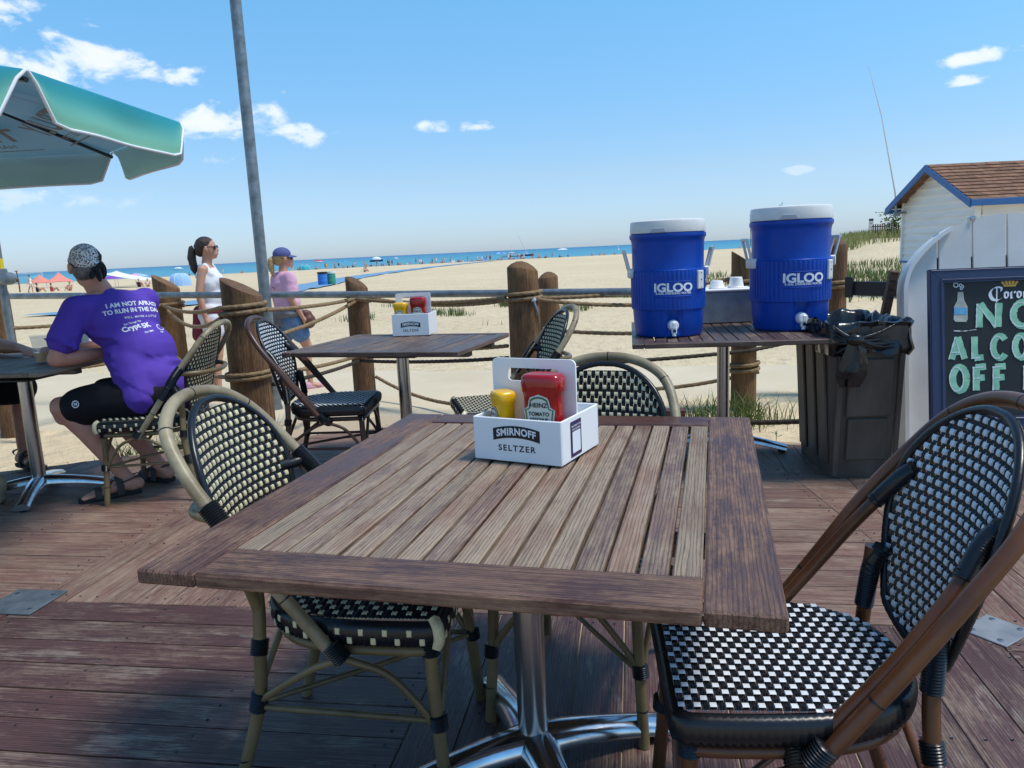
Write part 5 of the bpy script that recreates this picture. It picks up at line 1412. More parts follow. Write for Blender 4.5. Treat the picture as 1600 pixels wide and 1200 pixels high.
t2 = thing('support_post', 'reddish brown timber strut behind the left edge of the white board panel', 'post', (2.115, 4.47, 0), R(-10))
b = MB(); b.rbox((.06, .03, .63), (.045, .05, .80), .005, (R(8), R(7), 0)); b.build('strut', M['bare_timber'], t2, smooth=0)
b = MB(); b.rbox((-.005, .09, .20), (.04, .035, .22), .004, (R(8), R(5), 0)); b.build('foot_block', M['white_paint'], t2, smooth=0)

t = thing('chalkboard_sign', 'chalkboard in a navy frame with mint lettering saying no alcohol off deck', 'sign', (1.985, 3.56, .30), R(-8))
SM = Matrix.Rotation(R(-9), 4, 'X') @ Matrix.Rotation(R(90), 4, 'X')        # x right, y up the board, z out towards the viewer
BWd, BHt, FW = .92, .765, .066
b = MB(); b.prism([(FW - .01, FW - .01), (BWd - FW + .01, FW - .01), (BWd - FW + .01, BHt - FW + .01), (FW - .01, BHt - FW + .01)], -.012, .004, M=SM); b.build('slate', M['chalkboard'], t, smooth=0)
for i, poly in enumerate(([(0, 0), (BWd, 0), (BWd - FW, FW), (FW, FW)], [(BWd, 0), (BWd, BHt), (BWd - FW, BHt - FW), (BWd - FW, FW)], [(BWd, BHt), (0, BHt), (FW, BHt - FW), (BWd - FW, BHt - FW)], [(0, BHt), (0, 0), (FW, FW), (FW, BHt - FW)])):
    cx_ = sum(p[0] for p in poly) / 4; cy_ = sum(p[1] for p in poly) / 4
    p2 = [(cx_ + (x - cx_) * .997, cy_ + (y - cy_) * .997) for x, y in poly]
    b = MB(); b.prism(p2, -.014, .018, M=SM)
    q = [(x + (cx_ - x) * .0, y) for x, y in p2]
    o = b.build('frame_rail', M['navy_frame'], t, smooth=0)
    l0 = [Vector((*p2[0], .018)), Vector((*p2[1], .018))]; l1 = [Vector((*p2[3], .018)), Vector((*p2[2], .018))]
    for f, wd in ((.12, .003), (.80, .006)):
        a = l0[0].lerp(l1[0], f); c = l0[1].lerp(l1[1], f); g = MB(); g.tube([SM @ a, SM @ c], wd, 6); g.build('bead', M['navy_frame'], o, smooth=60)
# chalk lettering: strokes drawn as thick uneven ribbons
def stroke(b, pts, w_, z, rnd, sm=6, wob=.0016):
    P_ = spline([Vector((x, y, 0)) for x, y in pts], sm) if len(pts) > 2 else [Vector((*pts[0], 0)).lerp(Vector((*pts[1], 0)), i / 8) for i in range(9)]
    vs = []
    for i, p in enumerate(P_):
        d = (P_[min(i + 1, len(P_) - 1)] - P_[max(0, i - 1)]).normalized(); nr = Vector((-d.y, d.x, 0)); k = w_ / 2 + rnd.uniform(-wob, wob)
        vs += [SM @ (p + nr * k + Vector((0, 0, z))), SM @ (p - nr * k + Vector((0, 0, z)))]
    b.add(vs, [(2 * i, 2 * i + 1, 2 * i + 3, 2 * i + 2) for i in range(len(P_) - 1)])
def ell(cx_, cy_, rx, ry, a0=0, a1=360, n=14): return [(cx_ + rx * math.cos(R(a0 + (a1 - a0) * i / n)), cy_ + ry * math.sin(R(a0 + (a1 - a0) * i / n))) for i in range(n + 1)]
GL_ = {'N': [[(0, 0), (.04, 1)], [(.04, 1), (.62, .02)], [(.64, 0), (.68, 1)]], 'O': [ell(.36, .5, .34, .5)], 'A': [[(0, 0), (.36, 1)], [(.36, 1), (.72, 0)], [(.14, .32), (.58, .32)]],
       'L': [[(.02, 1), (.03, .0)], [(.0, .02), (.5, .06)]], 'C': [ell(.38, .5, .36, .5, 40, 320)], 'H': [[(0, 0), (.02, 1)], [(.58, 0), (.6, 1)], [(0, .5), (.6, .52)]], 'F': [[(.03, 0), (.05, 1)], [(0, .97), (.52, 1)], [(.04, .52), (.45, .54)]],
       'D': [[(.03, 0), (.05, 1)], [(.0, .98), (.32, .94), (.58, .7), (.6, .4), (.4, .1), (.0, .02)]], 'E': [[(.03, 0), (.05, 1)], [(0, .97), (.5, 1)], [(.04, .5), (.42, .53)], [(0, .03), (.5, .05)]], 'K': [[(.03, 0), (.05, 1)], [(.52, 1), (.08, .45)], [(.1, .5), (.56, 0)]]}
rs = random.Random(12)
def chalk_word(word, x, y, h, wd, gap):
    for ch in word:
        if ch == ' ': x += h * .42; continue
        g = MB(); wt = MB(); mxx = 0
        for st in GL_[ch]:
            pts = [(x + px_ * h * wd, y + py_ * h) for px_, py_ in st]; mxx = max(mxx, max(p[0] for p in st))
            stroke(g, pts, h * .27, .0062 + rs.uniform(0, .0006), rs)
            off = [(px_ - h * .125, py_ - h * .012) for px_, py_ in pts]; stroke(wt, off, h * .045, .0072 + rs.uniform(0, .0006), rs, wob=.0012)
        o = g.build('chalk_letter', M['chalk_green'], t, smooth=0); wt.build('chalk_edge', M['chalk_white'], o, smooth=0)
        x += mxx * h * wd + gap
chalk_word('NO', .222, .485, .112, 1.15, .060)
chalk_word('ALCOHOL', .098, .338, .104, .78, .042)
chalk_word('OFF DECK', .100, .188, .112, .80, .040)
b = MB(); stroke(b, [(.108, .472), (.16, .470), (.21, .476)], .003, .0062, rs); b.build('chalk_line', M['chalk_white'], t, smooth=0)
# drawn bottle
bp = [(.118, .515), (.165, .513), (.172, .525), (.172, .585), (.158, .615), (.154, .655), (.130, .655), (.127, .615), (.112, .585), (.110, .525)]
b = MB(); b.add([SM @ Vector((x, y, .0058)) for x, y in bp], [tuple(range(len(bp)))]); o = b.build('bottle_drawing', M['chalk_bottle'], t, smooth=0)
b = MB(); b.add([SM @ Vector((x, y, .0068)) for x, y in [(.112, .550), (.170, .548), (.168, .580), (.114, .582)]], [(0, 1, 2, 3)]); b.build('bottle_label_drawing', M['chalk_blue'], o, smooth=0)
b = MB()
for cx_, cy_, r_ in ((.122, .688, .010), (.143, .686, .006), (.151, .680, .005), (.146, .671, .005)): stroke(b, ell(cx_, cy_, r_, r_, n=10), .004, .0062, rs, wob=.0005)
b.build('bubble_drawing', M['chalk_white'], o, smooth=0)
# brewery name in blackletter strokes and a small crown
def broad(b, pts, z=.0062, nib=(.0085, .0062)):       # broad-nib pen held at a slant
    P_ = spline([Vector((x, y, 0)) for x, y in pts], 5); vs = []
    for p in P_: vs += [SM @ (p + Vector((-nib[0] / 2, -nib[1] / 2, z))), SM @ (p + Vector((nib[0] / 2, nib[1] / 2, z)))]
    b.add(vs, [(2 * i, 2 * i + 1, 2 * i + 3, 2 * i + 2) for i in range(len(P_) - 1)])
nx0, ny0, hh = .276, .622, .034
b = MB(); zc = 0
def nz_():
    global zc
    zc += .00012; return .0060 + zc
broad(b, [(nx0 + .034, ny0 + .048), (nx0 + .012, ny0 + .046), (nx0 - .004, ny0 + .022), (nx0 + .006, ny0 - .006), (nx0 + .030, ny0 - .012), (nx0 + .048, ny0 - .002)], nz_(), (.014, .008))
broad(b, [(nx0 + .026, ny0 + .052), (nx0 + .024, ny0 - .022)], nz_(), (.006, .004)); broad(b, [(nx0 + .030, ny0 + .050), (nx0 + .046, ny0 + .044), (nx0 + .044, ny0 + .030)], nz_(), (.009, .006))
x = nx0 + .060
for ch in 'orona':
    if ch == 'o':
        broad(b, [(x, ny0 + .026), (x, ny0 + .003), (x + .010, ny0 - .004)], nz_()); broad(b, [(x + .002, ny0 + .026), (x + .014, ny0 + .020), (x + .014, ny0 + .002)], nz_()); x += .028
    elif ch == 'r':
        broad(b, [(x, ny0 + .026), (x, ny0 - .003), (x + .006, ny0 - .004)], nz_()); broad(b, [(x + .004, ny0 + .020), (x + .014, ny0 + .026), (x + .017, ny0 + .019)], nz_()); x += .027
    elif ch == 'n':
        broad(b, [(x, ny0 + .026), (x, ny0 - .004)], nz_()); broad(b, [(x, ny0 + .020), (x + .014, ny0 + .025), (x + .015, ny0 + .0), (x + .021, ny0 - .004)], nz_()); x += .031
    else:
        broad(b, [(x + .012, ny0 + .026), (x + .014, ny0 + .0), (x + .021, ny0 - .004)], nz_()); broad(b, [(x, ny0 + .010), (x, ny0 + .0), (x + .012, ny0 - .003)], nz_()); x += .03
b.build('brewery_lettering', M['white_print'], t, smooth=0)
b = MB(); c0, c1 = nx0 + .082, ny0 + .062
b.add([SM @ Vector((c0 + x, c1 + y, .0062)) for x, y in [(-.026, -.012), (.026, -.012), (.028, -.004), (-.028, -.004)]], [(0, 1, 2, 3)])
for k in range(5):
    a = (k - 2) * .0145; pk = .020 - .0022 * abs(k - 2) ** 1.4
    b.add([SM @ Vector((c0 + x, c1 + y, .0062)) for x, y in [(a * .82 - .0045, -.0035), (a * .82 + .0045, -.0035), (a * 1.1 + .0065, pk - .006), (a * 1.1, pk), (a * 1.1 - .0065, pk - .006)]], [(0, 1, 2, 3, 4)])
b.add([SM @ Vector((c0 + .004 * math.cos(i * PI / 4), c1 + .024 + .004 * math.sin(i * PI / 4), .0064)) for i in range(8)], [tuple(range(8))])
b.build('crown_print', M['gold_print'], t, smooth=0)

# ------------------------------------------------------------------ parasols
def parasol(label, cx_, cy_, z, rad, rot, n=8, rise=.42, val=.175, text=True, hang=None):
    t = thing('parasol', label, 'parasol', (cx_, cy_, 0), rot, 'turquoise parasols')
    corner = [Vector((rad * math.cos(2 * PI * k / n), rad * math.sin(2 * PI * k / n), z)) for k in range(n)]
    apex = Vector((0, 0, z + rise))
    for k in range(n):
        a, c = corner[k], corner[(k + 1) % n]
        vs = []; fade = []; NU, NV = 14, 10
        for j in range(NV + 1):
            f = j / NV
            for i in range(NU + 1):
                u = i / NU; e = a.lerp(c, u); p = apex.lerp(e, f)
                p.z -= .05 * math.sin(f * PI) * (.6 + 1.0 * math.sin(u * PI))         # cloth sags between ribs
                vs.append(p); fade.append(.0 + .10 * f)
        fs = [(j * (NU + 1) + i, j * (NU + 1) + i + 1, (j + 1) * (NU + 1) + i + 1, (j + 1) * (NU + 1) + i) for j in range(NV) for i in range(NU)]
        b = MB(); b.add(vs, flip_faces(fs)); me = b.mesh('canopy_panel', [M['canopy']], 60)
        at = me.attributes.new('fade', 'FLOAT', 'POINT'); at.data.foreach_set('value', fade); put('canopy_panel', me, t)
        b = MB(); b.add([p - Vector((0, 0, .008)) - Vector((p.x, p.y, 0)) * .004 for p in vs], fs); b.build('lining', M['umbrella_grey'], t, smooth=60)
        # valance flap, rounded lower corners, a little wavy
        vs = []; fade = []; NV2 = 7; out = ((a + c) / 2).copy(); out.z = 0; out.normalize()
        prof = []
        for i in range(NU + 1):
            u = i / NU; e = a.lerp(c, .012 + .976 * u); edge = min(u, 1 - u) / .13
            L_ = val * (1 if edge >= 1 else .22 + .78 * math.sqrt(max(0, 1 - (1 - edge) ** 2)))
            if edge < .8: e = a.lerp(c, .012 + .976 * u)
            for j in range(NV2 + 1):
                f = j / NV2; wv = .014 * f * math.sin(u * 9 + k * 1.7) + .02 * f * mnoise.noise(Vector((u * 3, f * 2, k * 5.1)))
                sh = (.5 - u) * .10 * f * (1 - min(1, edge))
                vs.append(e + out * (.006 + wv + .02 * f) + (c - a) * sh * .4 - Vector((0, 0, L_ * f + .002))); fade.append(.18 + .82 * f)
            prof.append(vs[-1])
        m_ = NV2 + 1; fs = [(i * m_ + j, (i + 1) * m_ + j, (i + 1) * m_ + j + 1, i * m_ + j + 1) for i in range(NU) for j in range(NV2)]
        b = MB(); b.add(vs, flip_faces(fs)); me = b.mesh('valance_flap', [M['canopy']], 60); at = me.attributes.new('fade', 'FLOAT', 'POINT'); at.data.foreach_set('value', fade); fl = put('valance_flap', me, t)
        b = MB(); b.add([p - out * .004 for p in vs], fs); b.build('flap_lining', M['umbrella_grey'], fl, smooth=60)
        b = MB(); b.tube([a - Vector((0, 0, .004)) + out * .008] + prof + [c - Vector((0, 0, .004)) + out * .008], .0065, 6); b.build('piping', M['trim_white'], fl, smooth=80)
        # rib
        b = MB(); b.tube([apex - Vector((0, 0, .05)), corner[k] - Vector((0, 0, .035)) - corner[k] * Vector((1, 1, 0)).length * .0], .010, 6); b.build('rib', M['dark_metal'], t)
        b = MB(); h = apex - Vector((0, 0, .62)); q = apex.lerp(corner[k], .55) - Vector((0, 0, .05)); b.tube([h, q], .008, 6); b.build('strut', M['dark_metal'], t)
        if text:
            mid = (a + c) / 2; r_ = (c - a).normalized(); base = apex.lerp(mid, .70) - Vector((0, 0, .088)); up = (apex - mid).normalized()
            f = frame_m(base, r_, up)
            f = Matrix.Translation(Vector((0, 0, -.008)) - Vector((mid.x, mid.y, 0)).normalized() * .004) @ f
            # read through the thin cloth from below, so it shows reversed
            for s_, sz, dy, bd in (('TRULY', .20, .03, .005), ('HARD SELTZER', .060, -.095, .0008)):
                lettering('lettering', s_, sz, 'faded_print', t, f @ Matrix.Translation(Vector((0, dy, 0))), bd)
            b = sheet([(-.33, -.150), (.33, -.150), (.33, -.140), (-.33, -.140)], f); b.build('underline_print', M['faded_print'], t, smooth=0)
    if hang:
        hx, hy = hang; b = MB(); b.tube([(hx, hy, .05), (hx, hy, z + rise + .35)], .035, 14); b.build('mast', M['dark_metal'], t)
        b = MB(); b.tube([(hx, hy, z + rise + .2), (0, 0, z + rise + .42), (0, 0, z + rise)], .025, 12); b.build('arm', M['dark_metal'], t)
        b = MB(); b.rbox((hx, hy, .03), (.9, .9, .06), .01); b.build('base', M['dark_metal'], t); return t
    b = MB(); b.lathe([(.024, 0.03), (.024, z + rise + .05)], 16); b.build('pole', M['dark_metal'], t)
    b = MB(); b.lathe([(.26, 0), (.26, .05), (.22, .07), (.05, .08), (.04, .3)], 32); b.build('base', M['dark_metal'], t)
    b = MB(); b.ball((0, 0, z + rise + .06), (.04, .04, .05), 12, 8); b.build('finial', M['dark_metal'], t)
    b = MB(); b.lathe([(.05, z + rise - .66), (.05, z + rise - .58)], 16); b.build('runner', M['dark_metal'], t)
    return t
parasol('turquoise parasol with a grey underside at the upper left', -2.93, 3.41, 1.925, 1.46, R(19.5))

# ------------------------------------------------------------------ people: one continuous body each, clothes as children
def shape_mesh(build, name, mats, voxel, smooth_it=6, fac=.5, post=None, parent=None, decimate=None):
    """joins overlapping closed lumps into one continuous skin"""
    b = MB(); build(b); me = b.mesh('lump', [], 0)
    o = bpy.data.objects.new('lump', me); COL.objects.link(o)
    r = o.modifiers.new('r', 'REMESH'); r.mode = 'VOXEL'; r.voxel_size = voxel
    if smooth_it: sm = o.modifiers.new('s', 'SMOOTH'); sm.factor = fac; sm.iterations = smooth_it
    if decimate: d = o.modifiers.new('d', 'DECIMATE'); d.ratio = decimate
    dg = bpy.context.evaluated_depsgraph_get(); dg.update()
    out = bpy.data.meshes.new_from_object(o.evaluated_get(dg)); out.name = name
    bpy.data.objects.remove(o); bpy.data.meshes.remove(me)
    for m in mats: out.materials.append(m)
    out.polygons.foreach_set('use_smooth', [True] * len(out.polygons))
    if post:
        n = len(out.vertices); co = np.empty(n * 3); out.vertices.foreach_get('co', co); no = np.empty(n * 3); out.vertices.foreach_get('normal', no)
        co = co.reshape(-1, 3); no = no.reshape(-1, 3); out.vertices.foreach_set('co', post(co, no).ravel()); out.update()
    return put(name, out, parent)
def cap(b, p, q, r1, r2, n=14):
    p, q = Vector(p), Vector(q); d = q - p; L = d.length; d.normalize()
    M_ = d.to_track_quat('Z', 'Y').to_matrix(); prof = []
    for k in range(5): a = -PI / 2 + PI / 2 * k / 4; prof.append((max(.0005, r1 * math.cos(a)), r1 * math.sin(a)))
    for k in range(5): a = PI / 2 * k / 4; prof.append((max(.0005, r2 * math.cos(a)), L + r2 * math.sin(a)))
    vs = []
    for (r, z) in prof:
        for i in range(n): vs.append(p + M_ @ Vector((r * math.cos(2 * PI * i / n), r * math.sin(2 * PI * i / n), z)))
    m = len(prof)
    b.add(vs, [(j * n + i, j * n + (i + 1) % n, (j + 1) * n + (i + 1) % n, (j + 1) * n + i) for j in range(m - 1) for i in range(n)] + [tuple(range(n))[::-1], tuple((m - 1) * n + i for i in range(n))])
def chain(b, pts, rs):
    for i in range(len(pts) - 1): cap(b, pts[i], pts[i + 1], rs[i], rs[i + 1])
def eaxes(fwd, up=(0, 0, 1)):
    f = Vector(fwd).normalized(); u = Vector(up); u = (u - f * u.dot(f)).normalized(); r = f.cross(u)
    return Matrix((r, f, u)).transposed()          # columns: right, forward, up
def head(b, c, A, k=1.0):
    """skull, jaw, nose, ears, brow; A columns right/forward/up; k scales a 0.23 m head"""
    c = Vector(c); w = lambda x, y, z: c + A @ Vector((x * k, y * k, z * k))
    b.ball(w(0, -.012, .022), (.073 * k, .095 * k, .092 * k), 18, 12, M=A)
    b.ball(w(0, .028, -.035), (.057 * k, .060 * k, .075 * k), 16, 10, M=A)
    cap(b, w(0, .055, -.082), w(0, .040, -.07), .026 * k, .036 * k)
    cap(b, w(0, .082, .014), w(0, .097, -.022), .009 * k, .0125 * k)          # nose
    for s_ in (-1, 1):
        b.ball(w(s_ * .034, .078, .018), (.020 * k, .012 * k, .012 * k), 10, 8, M=A)
        b.ball(w(s_ * .078, -.006, -.004), (.012 * k, .024 * k, .034 * k), 12, 8, M=A)
        cap(b, w(s_ * .012, .086, -.053), w(s_ * .001, .090, -.053), .0085 * k, .010 * k)
    cap(b, w(-.02, .082, -.064), w(.02, .082, -.064), .008 * k, .008 * k)
def hand(b, wrist, fwd, palm_n, curl=.5, k=1.0, side=1, spread=0.0):
    """palm, four unequal bent fingers and a thumb leaving the side of the palm. palm_n: direction the palm faces"""
    A = eaxes(fwd, palm_n); wr = Vector(wrist); w = lambda x, y, z: wr + A @ Vector((x * k, y * k, z * k))
    b.ball(w(0, .045, 0), (.041 * k, .050 * k, .016 * k), 14, 8, M=A); cap(b, w(0, -.01, 0), w(0, .03, 0), .026 * k, .028 * k)
    for i, (x, L, r) in enumerate(((.031, .072, .0088), (.011, .082, .0092), (-.010, .076, .0088), (-.030, .060, .0078))):
        x *= side; a = 0; p = w(x, .082, 0); loc = [Vector((x, .082, 0))]
        for seg, f in enumerate((.45, .32, .25)):
            a += curl * (.75 + .35 * seg)
            d = Vector((x * (.35 + spread), math.cos(a), math.sin(a))).normalized(); loc.append(loc[-1] + d * L * f)
        chain(b, [w(*q) for q in loc], [r * k, r * k * .97, r * k * .9, r * k * .78])
    t0 = Vector((side * .030, .022, .004)); t1 = t0 + Vector((side * .026, .026, .012)); t2 = t1 + Vector((side * .012, .028, .014 + .012 * curl)); t3 = t2 + Vector((side * .001, .022, .014 * curl + .006))
    chain(b, [w(*q) for q in (t0, t1, t2, t3)], [.014 * k, .0115 * k, .0105 * k, .0085 * k])
def foot(b, heel, toe, up=(0, 0, 1), k=1.0, toes=True):
    h, t = Vector(heel), Vector(toe); d = (t - h).normalized(); A = eaxes(d, up); L = (t - h).length
    w = lambda x, f, z: h + A @ Vector((x * k, f * L, z * k))
    b.ball(w(0, .10, .036), (.031 * k, .045 * k, .036 * k), 12, 8, M=A)
    cap(b, w(0, .12, .045), w(.004, .62, .030), .034 * k, .030 * k); cap(b, w(0, .18, .060), w(0, .5, .045), .030 * k, .026 * k)
    b.ball(w(0, .66, .024), (.044 * k, .06 * k, .022 * k), 14, 8, M=A)
    if toes:
        for i, x in enumerate((-.032, -.014, .002, .017, .031)): cap(b, w(x, .74, .020), w(x * 1.05, .99 - .03 * abs(i - 1) , .014), .0105 * k, .0095 * k if i else .013 * k)
def fold_noise(co, no, amp, sc, dirn=(1, 1, 1)):
    d = np.array([mnoise.noise(Vector((p[0] * sc * dirn[0], p[1] * sc * dirn[1], p[2] * sc * dirn[2]))) for p in co])
    ridge = 1 - 2 * np.abs(d)
    return co + no * (amp * ridge)[:, None]
def sandal(parent, heel, toe, up=(0, 0, 1), k=1.0, mats=('sandal', 'sole')):
    h, t_ = Vector(heel), Vector(toe); d = (t_ - h).normalized(); A = eaxes(d, up); L = (t_ - h).length + .02
    def w(x, f, z): return h + A @ Vector((x * k, f * L - .012, z * k))
    b = MB(); out = [(.0, .033), (.12, .036), (.35, .033), (.6, .044), (.8, .047), (.95, .036), (1.03, .015)]
    ring = [(x, f) for f, x in out] + [(-x, f) for f, x in out[::-1]]
    n = len(ring); lo = [w(x * .95, f, -.012) for x, f in ring]; mi_ = [w(x * 1.04, f, .002) for x, f in ring]; hi = [w(x, f, .012) for x, f in ring]
    b.add(lo + mi_ + hi, [tuple(range(n)), tuple(range(2 * n, 3 * n))[::-1]] + [(j * n + (i + 1) % n, j * n + i, (j + 1) * n + i, (j + 1) * n + (i + 1) % n) for i in range(n) for j in range(2)])
    o = b.build('sandal', M[mats[1]], parent, smooth=40)
    def strap(pts, wd):
        P_ = spline([w(*p) for p in pts], 5); q = MB(); vs = []
        for i, p in enumerate(P_):
            for s_ in (-1, 1):
                for th in (0, .004):
                    cen = w(0, .45, .03); outw = (p - cen); outw = (outw - d * outw.dot(d)).normalized()
                    vs.append(p + d * (s_ * wd / 2 * k) + outw * th)
        q.add(vs, [(4 * i + a, 4 * i + c, 4 * i + 4 + c, 4 * i + 4 + a) for i in range(len(P_) - 1) for a, c in ((0, 1), (1, 3), (3, 2), (2, 0))])
        q.build('strap', M[mats[0]], o, smooth=50)
    strap([(-.046, .70, .005), (-.038, .70, .040), (0, .70, .056), (.038, .70, .040), (.046, .70, .005)], .034)
    strap([(-.040, .34, .005), (-.037, .34, .055), (0, .36, .098), (.037, .34, .055), (.040, .34, .005)], .036)
    strap([(-.036, .40, .06), (-.043, .12, .082), (-.02, -.02, .092), (.02, -.02, .092), (.043, .12, .082), (.036, .40, .06)], .026)
    strap([(-.045, .58, .008), (-.02, .52, .065), (.03, .42, .07), (.038, .36, .02)], .022)
    return o

# the man in purple
man = thing('person', 'seated man in a purple T-shirt, black shorts and black and white bandana holding a cup', 'person', (0, 0, 0))
FW_ = Vector((-.85, .5, 0)).normalized(); RT_ = Vector((.5, .85, 0)).normalized()
HF = eaxes((-.58, .80, -.06)); HC = (-2.31, 4.29, 1.255)
LS, RS = Vector((-2.295, 4.10, 1.04)), Vector((-2.085, 4.45, 1.05))
LE, RE = Vector((-2.385, 4.01, .785)), Vector((-2.30, 4.60, .80)); LW, RW = Vector((-2.24, 4.24, .786)), Vector((-2.53, 4.37, .79))
LH, RH = Vector((-1.98, 4.11, .555)), Vector((-1.97, 4.33, .555)); LK, RK = Vector((-2.42, 4.07, .515)), Vector((-2.43, 4.40, .515))
LA, RA = Vector((-2.165, 4.13, .095)), Vector((-2.06, 4.33, .10))
LHe, LTo = Vector((-2.115, 4.155, .014)), Vector((-2.355, 4.005, .012)); RHe, RTo = Vector((-2.02, 4.335, .014)), Vector((-2.25, 4.42, .012))
TA = eaxes((-.85, .5, -.35))
def man_body(b):
    head(b, HC, HF, 1.03)
    cap(b, (-2.215, 4.275, 1.07), (-2.285, 4.285, 1.19), .068, .060); cap(b, (-2.2, 4.275, 1.06), LS, .075, .06); cap(b, (-2.2, 4.275, 1.06), RS, .075, .06)
    b.ball((-2.13, 4.27, .95), (.185, .125, .17), 20, 12, M=TA); b.ball((-2.04, 4.24, .74), (.165, .135, .17), 20, 12, M=TA); b.ball((-1.985, 4.22, .585), (.18, .15, .12), 18, 10, M=eaxes((-1, .1, 0)))
    chain(b, [LS, LE], [.056, .042]); chain(b, [LE, LE.lerp(LW, .35), LW], [.043, .045, .028]); chain(b, [RS, RE], [.056, .042]); chain(b, [RE, RE.lerp(RW, .35), RW], [.043, .045, .028])
    hand(b, LW, (.25, .95, -.1), (-.3, 0, -1), .35, 1.0, 1); hand(b, RW, (-.55, -.80, .05), (-.55, .30, -.2), .62, 1.02, 1, .2)
    chain(b, [LH, LK], [.092, .064]); chain(b, [LK, LK.lerp(LA, .32) + Vector((.022, .0, 0)), LA], [.062, .062, .036]); chain(b, [RH, RK], [.092, .064]); chain(b, [RK, RK.lerp(RA, .32) + Vector((.022, 0, 0)), RA], [.062, .062, .036])
    cap(b, LK + Vector((-.012, -.004, .01)), LK + Vector((-.006, 0, -.05)), .052, .045); cap(b, RK + Vector((-.012, 0, .01)), RK + Vector((-.006, 0, -.05)), .052, .045)
    cap(b, LA, LHe + Vector((0, 0, .04)), .036, .034); cap(b, RA, RHe + Vector((0, 0, .04)), .036, .034)
    foot(b, LHe, LTo); foot(b, RHe, RTo)
shape_mesh(man_body, 'body', [M['skin_man']], .0068, 4, parent=man)
def man_shirt(b):
    b.ball((-2.145, 4.275, .955), (.215, .145, .175), 20, 12, M=TA); b.ball((-2.05, 4.245, .77), (.195, .165, .19), 20, 12, M=TA); b.ball((-1.985, 4.22, .62), (.20, .172, .15), 20, 12, M=eaxes((-1, .1, 0)))
    cap(b, (-2.185, 4.275, 1.045), (-2.235, 4.278, 1.095), .088, .066)
    cap(b, (-2.18, 4.27, 1.03), LS, .088, .068); cap(b, (-2.15, 4.29, 1.03), RS, .088, .068)
    e = LS.lerp(LE, .62); cap(b, LS, e, .068, .080); e = RS.lerp(RE, .62); cap(b, RS, e, .078, .08)
    chain(b, [Vector((-2.06, 4.12, .72)), Vector((-1.99, 4.08, .56))], [.10, .105]); cap(b, (-1.88, 4.20, .60), (-1.86, 4.22, .54), .09, .09)
def shirt_folds(co, no):
    k = np.clip((1.05 - co[:, 2]) / .4, .15, 1)[:, None]
    c2 = fold_noise(co, no, .0045, 4.5, (1.2, .9, 2.0)); c3 = fold_noise(co, no, .0025, 10, (1.6, 1, 1.3))
    def crease(p):
        v = 0
        for (q, d, L_, w_, a) in CREASES:
            r_ = Vector(p) - q; s_ = r_.dot(d)
            if 0 < s_ < L_:
                o_ = (r_ - d * s_).length * (1 if (r_ - d * s_).z > 0 else -1) + .02 * math.sin(s_ * 14 + q.x * 30)
                v += 1.7 * a * math.sin(PI * s_ / L_) * (math.exp(-(o_ / w_) ** 2) - .7 * math.exp(-((o_ + w_ * 1.7) / w_) ** 2))
        return v
    cr = np.array([crease(p) for p in co])
    return co + (c2 - co) * k + (c3 - co) * k + no * cr[:, None]
CREASES = [(Vector(q), Vector(d).normalized(), L_, w_, a) for q, d, L_, w_, a in (
    ((-2.24, 4.08, .93), (.75, .2, -.42), .42, .020, .010), ((-2.22, 4.06, .86), (.7, .1, -.6), .36, .018, .009), ((-2.20, 4.05, .78), (.8, .1, -.5), .34, .018, .009), ((-2.12, 4.03, .70), (.7, .1, -.45), .30, .016, .009),
    ((-2.08, 4.05, .62), (.8, .2, -.25), .30, .015, .008), ((-1.86, 4.12, .78), (.0, .7, -.3), .30, .018, .008), ((-2.33, 4.03, .99), (.25, .1, -.8), .2, .014, .008), ((-2.30, 4.03, .90), (.6, .1, .3), .18, .013, .008), ((-2.36, 3.98, .90), (.5, .3, -.5), .16, .012, .007), ((-1.85, 4.25, .68), (-.3, -.6, -.3), .28, .016, .008))]
shirt = shape_mesh(man_shirt, 'shirt', [M['purple_shirt']], .010, 7, post=shirt_folds, parent=man)
def ring_tube(c, ax, r, rt, n=30, sx=1, sy=1):
    A = eaxes(ax); return [Vector(c) + A @ Vector((r * sx * math.cos(2 * PI * i / n), 0, r * sy * math.sin(2 * PI * i / n))) for i in range(n)], rt
e = LS.lerp(LE, .70); pts, rt = ring_tube(e, LE - LS, .080, .004); b = MB(); b.tube(pts, .0045, 8, closed=True); b.build('sleeve_hem', M['purple_shirt'], shirt, smooth=80)
bvh = BVHTree.FromPolygons([v.co.copy() for v in shirt.data.vertices], [tuple(p.vertices) for p in shirt.data.polygons])
def print_on(bv, name, s_, size, m, parent, o, right, up, dirn, bold=.0, lift=.0016, rot=0, shear=0, polys=None, **kw):
    r = Vector(right).normalized(); d = Vector(dirn).normalized(); u = Vector(up); u = (u - d * u.dot(d)).normalized(); r = (r - d * r.dot(d) - u * r.dot(u)).normalized()
    vs, fs = polys or text_mesh(s_, size, bold, shear=shear, **kw)
    out = []; ok = []
    for x, y in vs:
        xr, yr = x * math.cos(rot) - y * math.sin(rot), x * math.sin(rot) + y * math.cos(rot)
        p = Vector(o) + r * xr + u * yr - d * .6; h, n_, _, _ = bv.ray_cast(p, d, 2)
        ok.append(h is not None); out.append(h - d * lift if h else p)
    fs = [f for f in fs if all(ok[i] for i in f)]
    if not fs: return None
    b_ = MB(); b_.add(out, fs); return b_.build(name, M[m], parent, smooth=0)
UPB = Vector((-.30, .17, .94)); BO = Vector((-2.03, 4.17, 1.0))
BD = Vector((-.62, .74, -.25)); BR = Vector((.74, .62, 0))
def back(s_, size, dx, dy, bold=0, **kw): print_on(bvh, 'shirt_lettering', s_, size, 'white_cloth', shirt, BO + BR * dx + UPB * dy, BR, UPB, BD, bold, **kw)
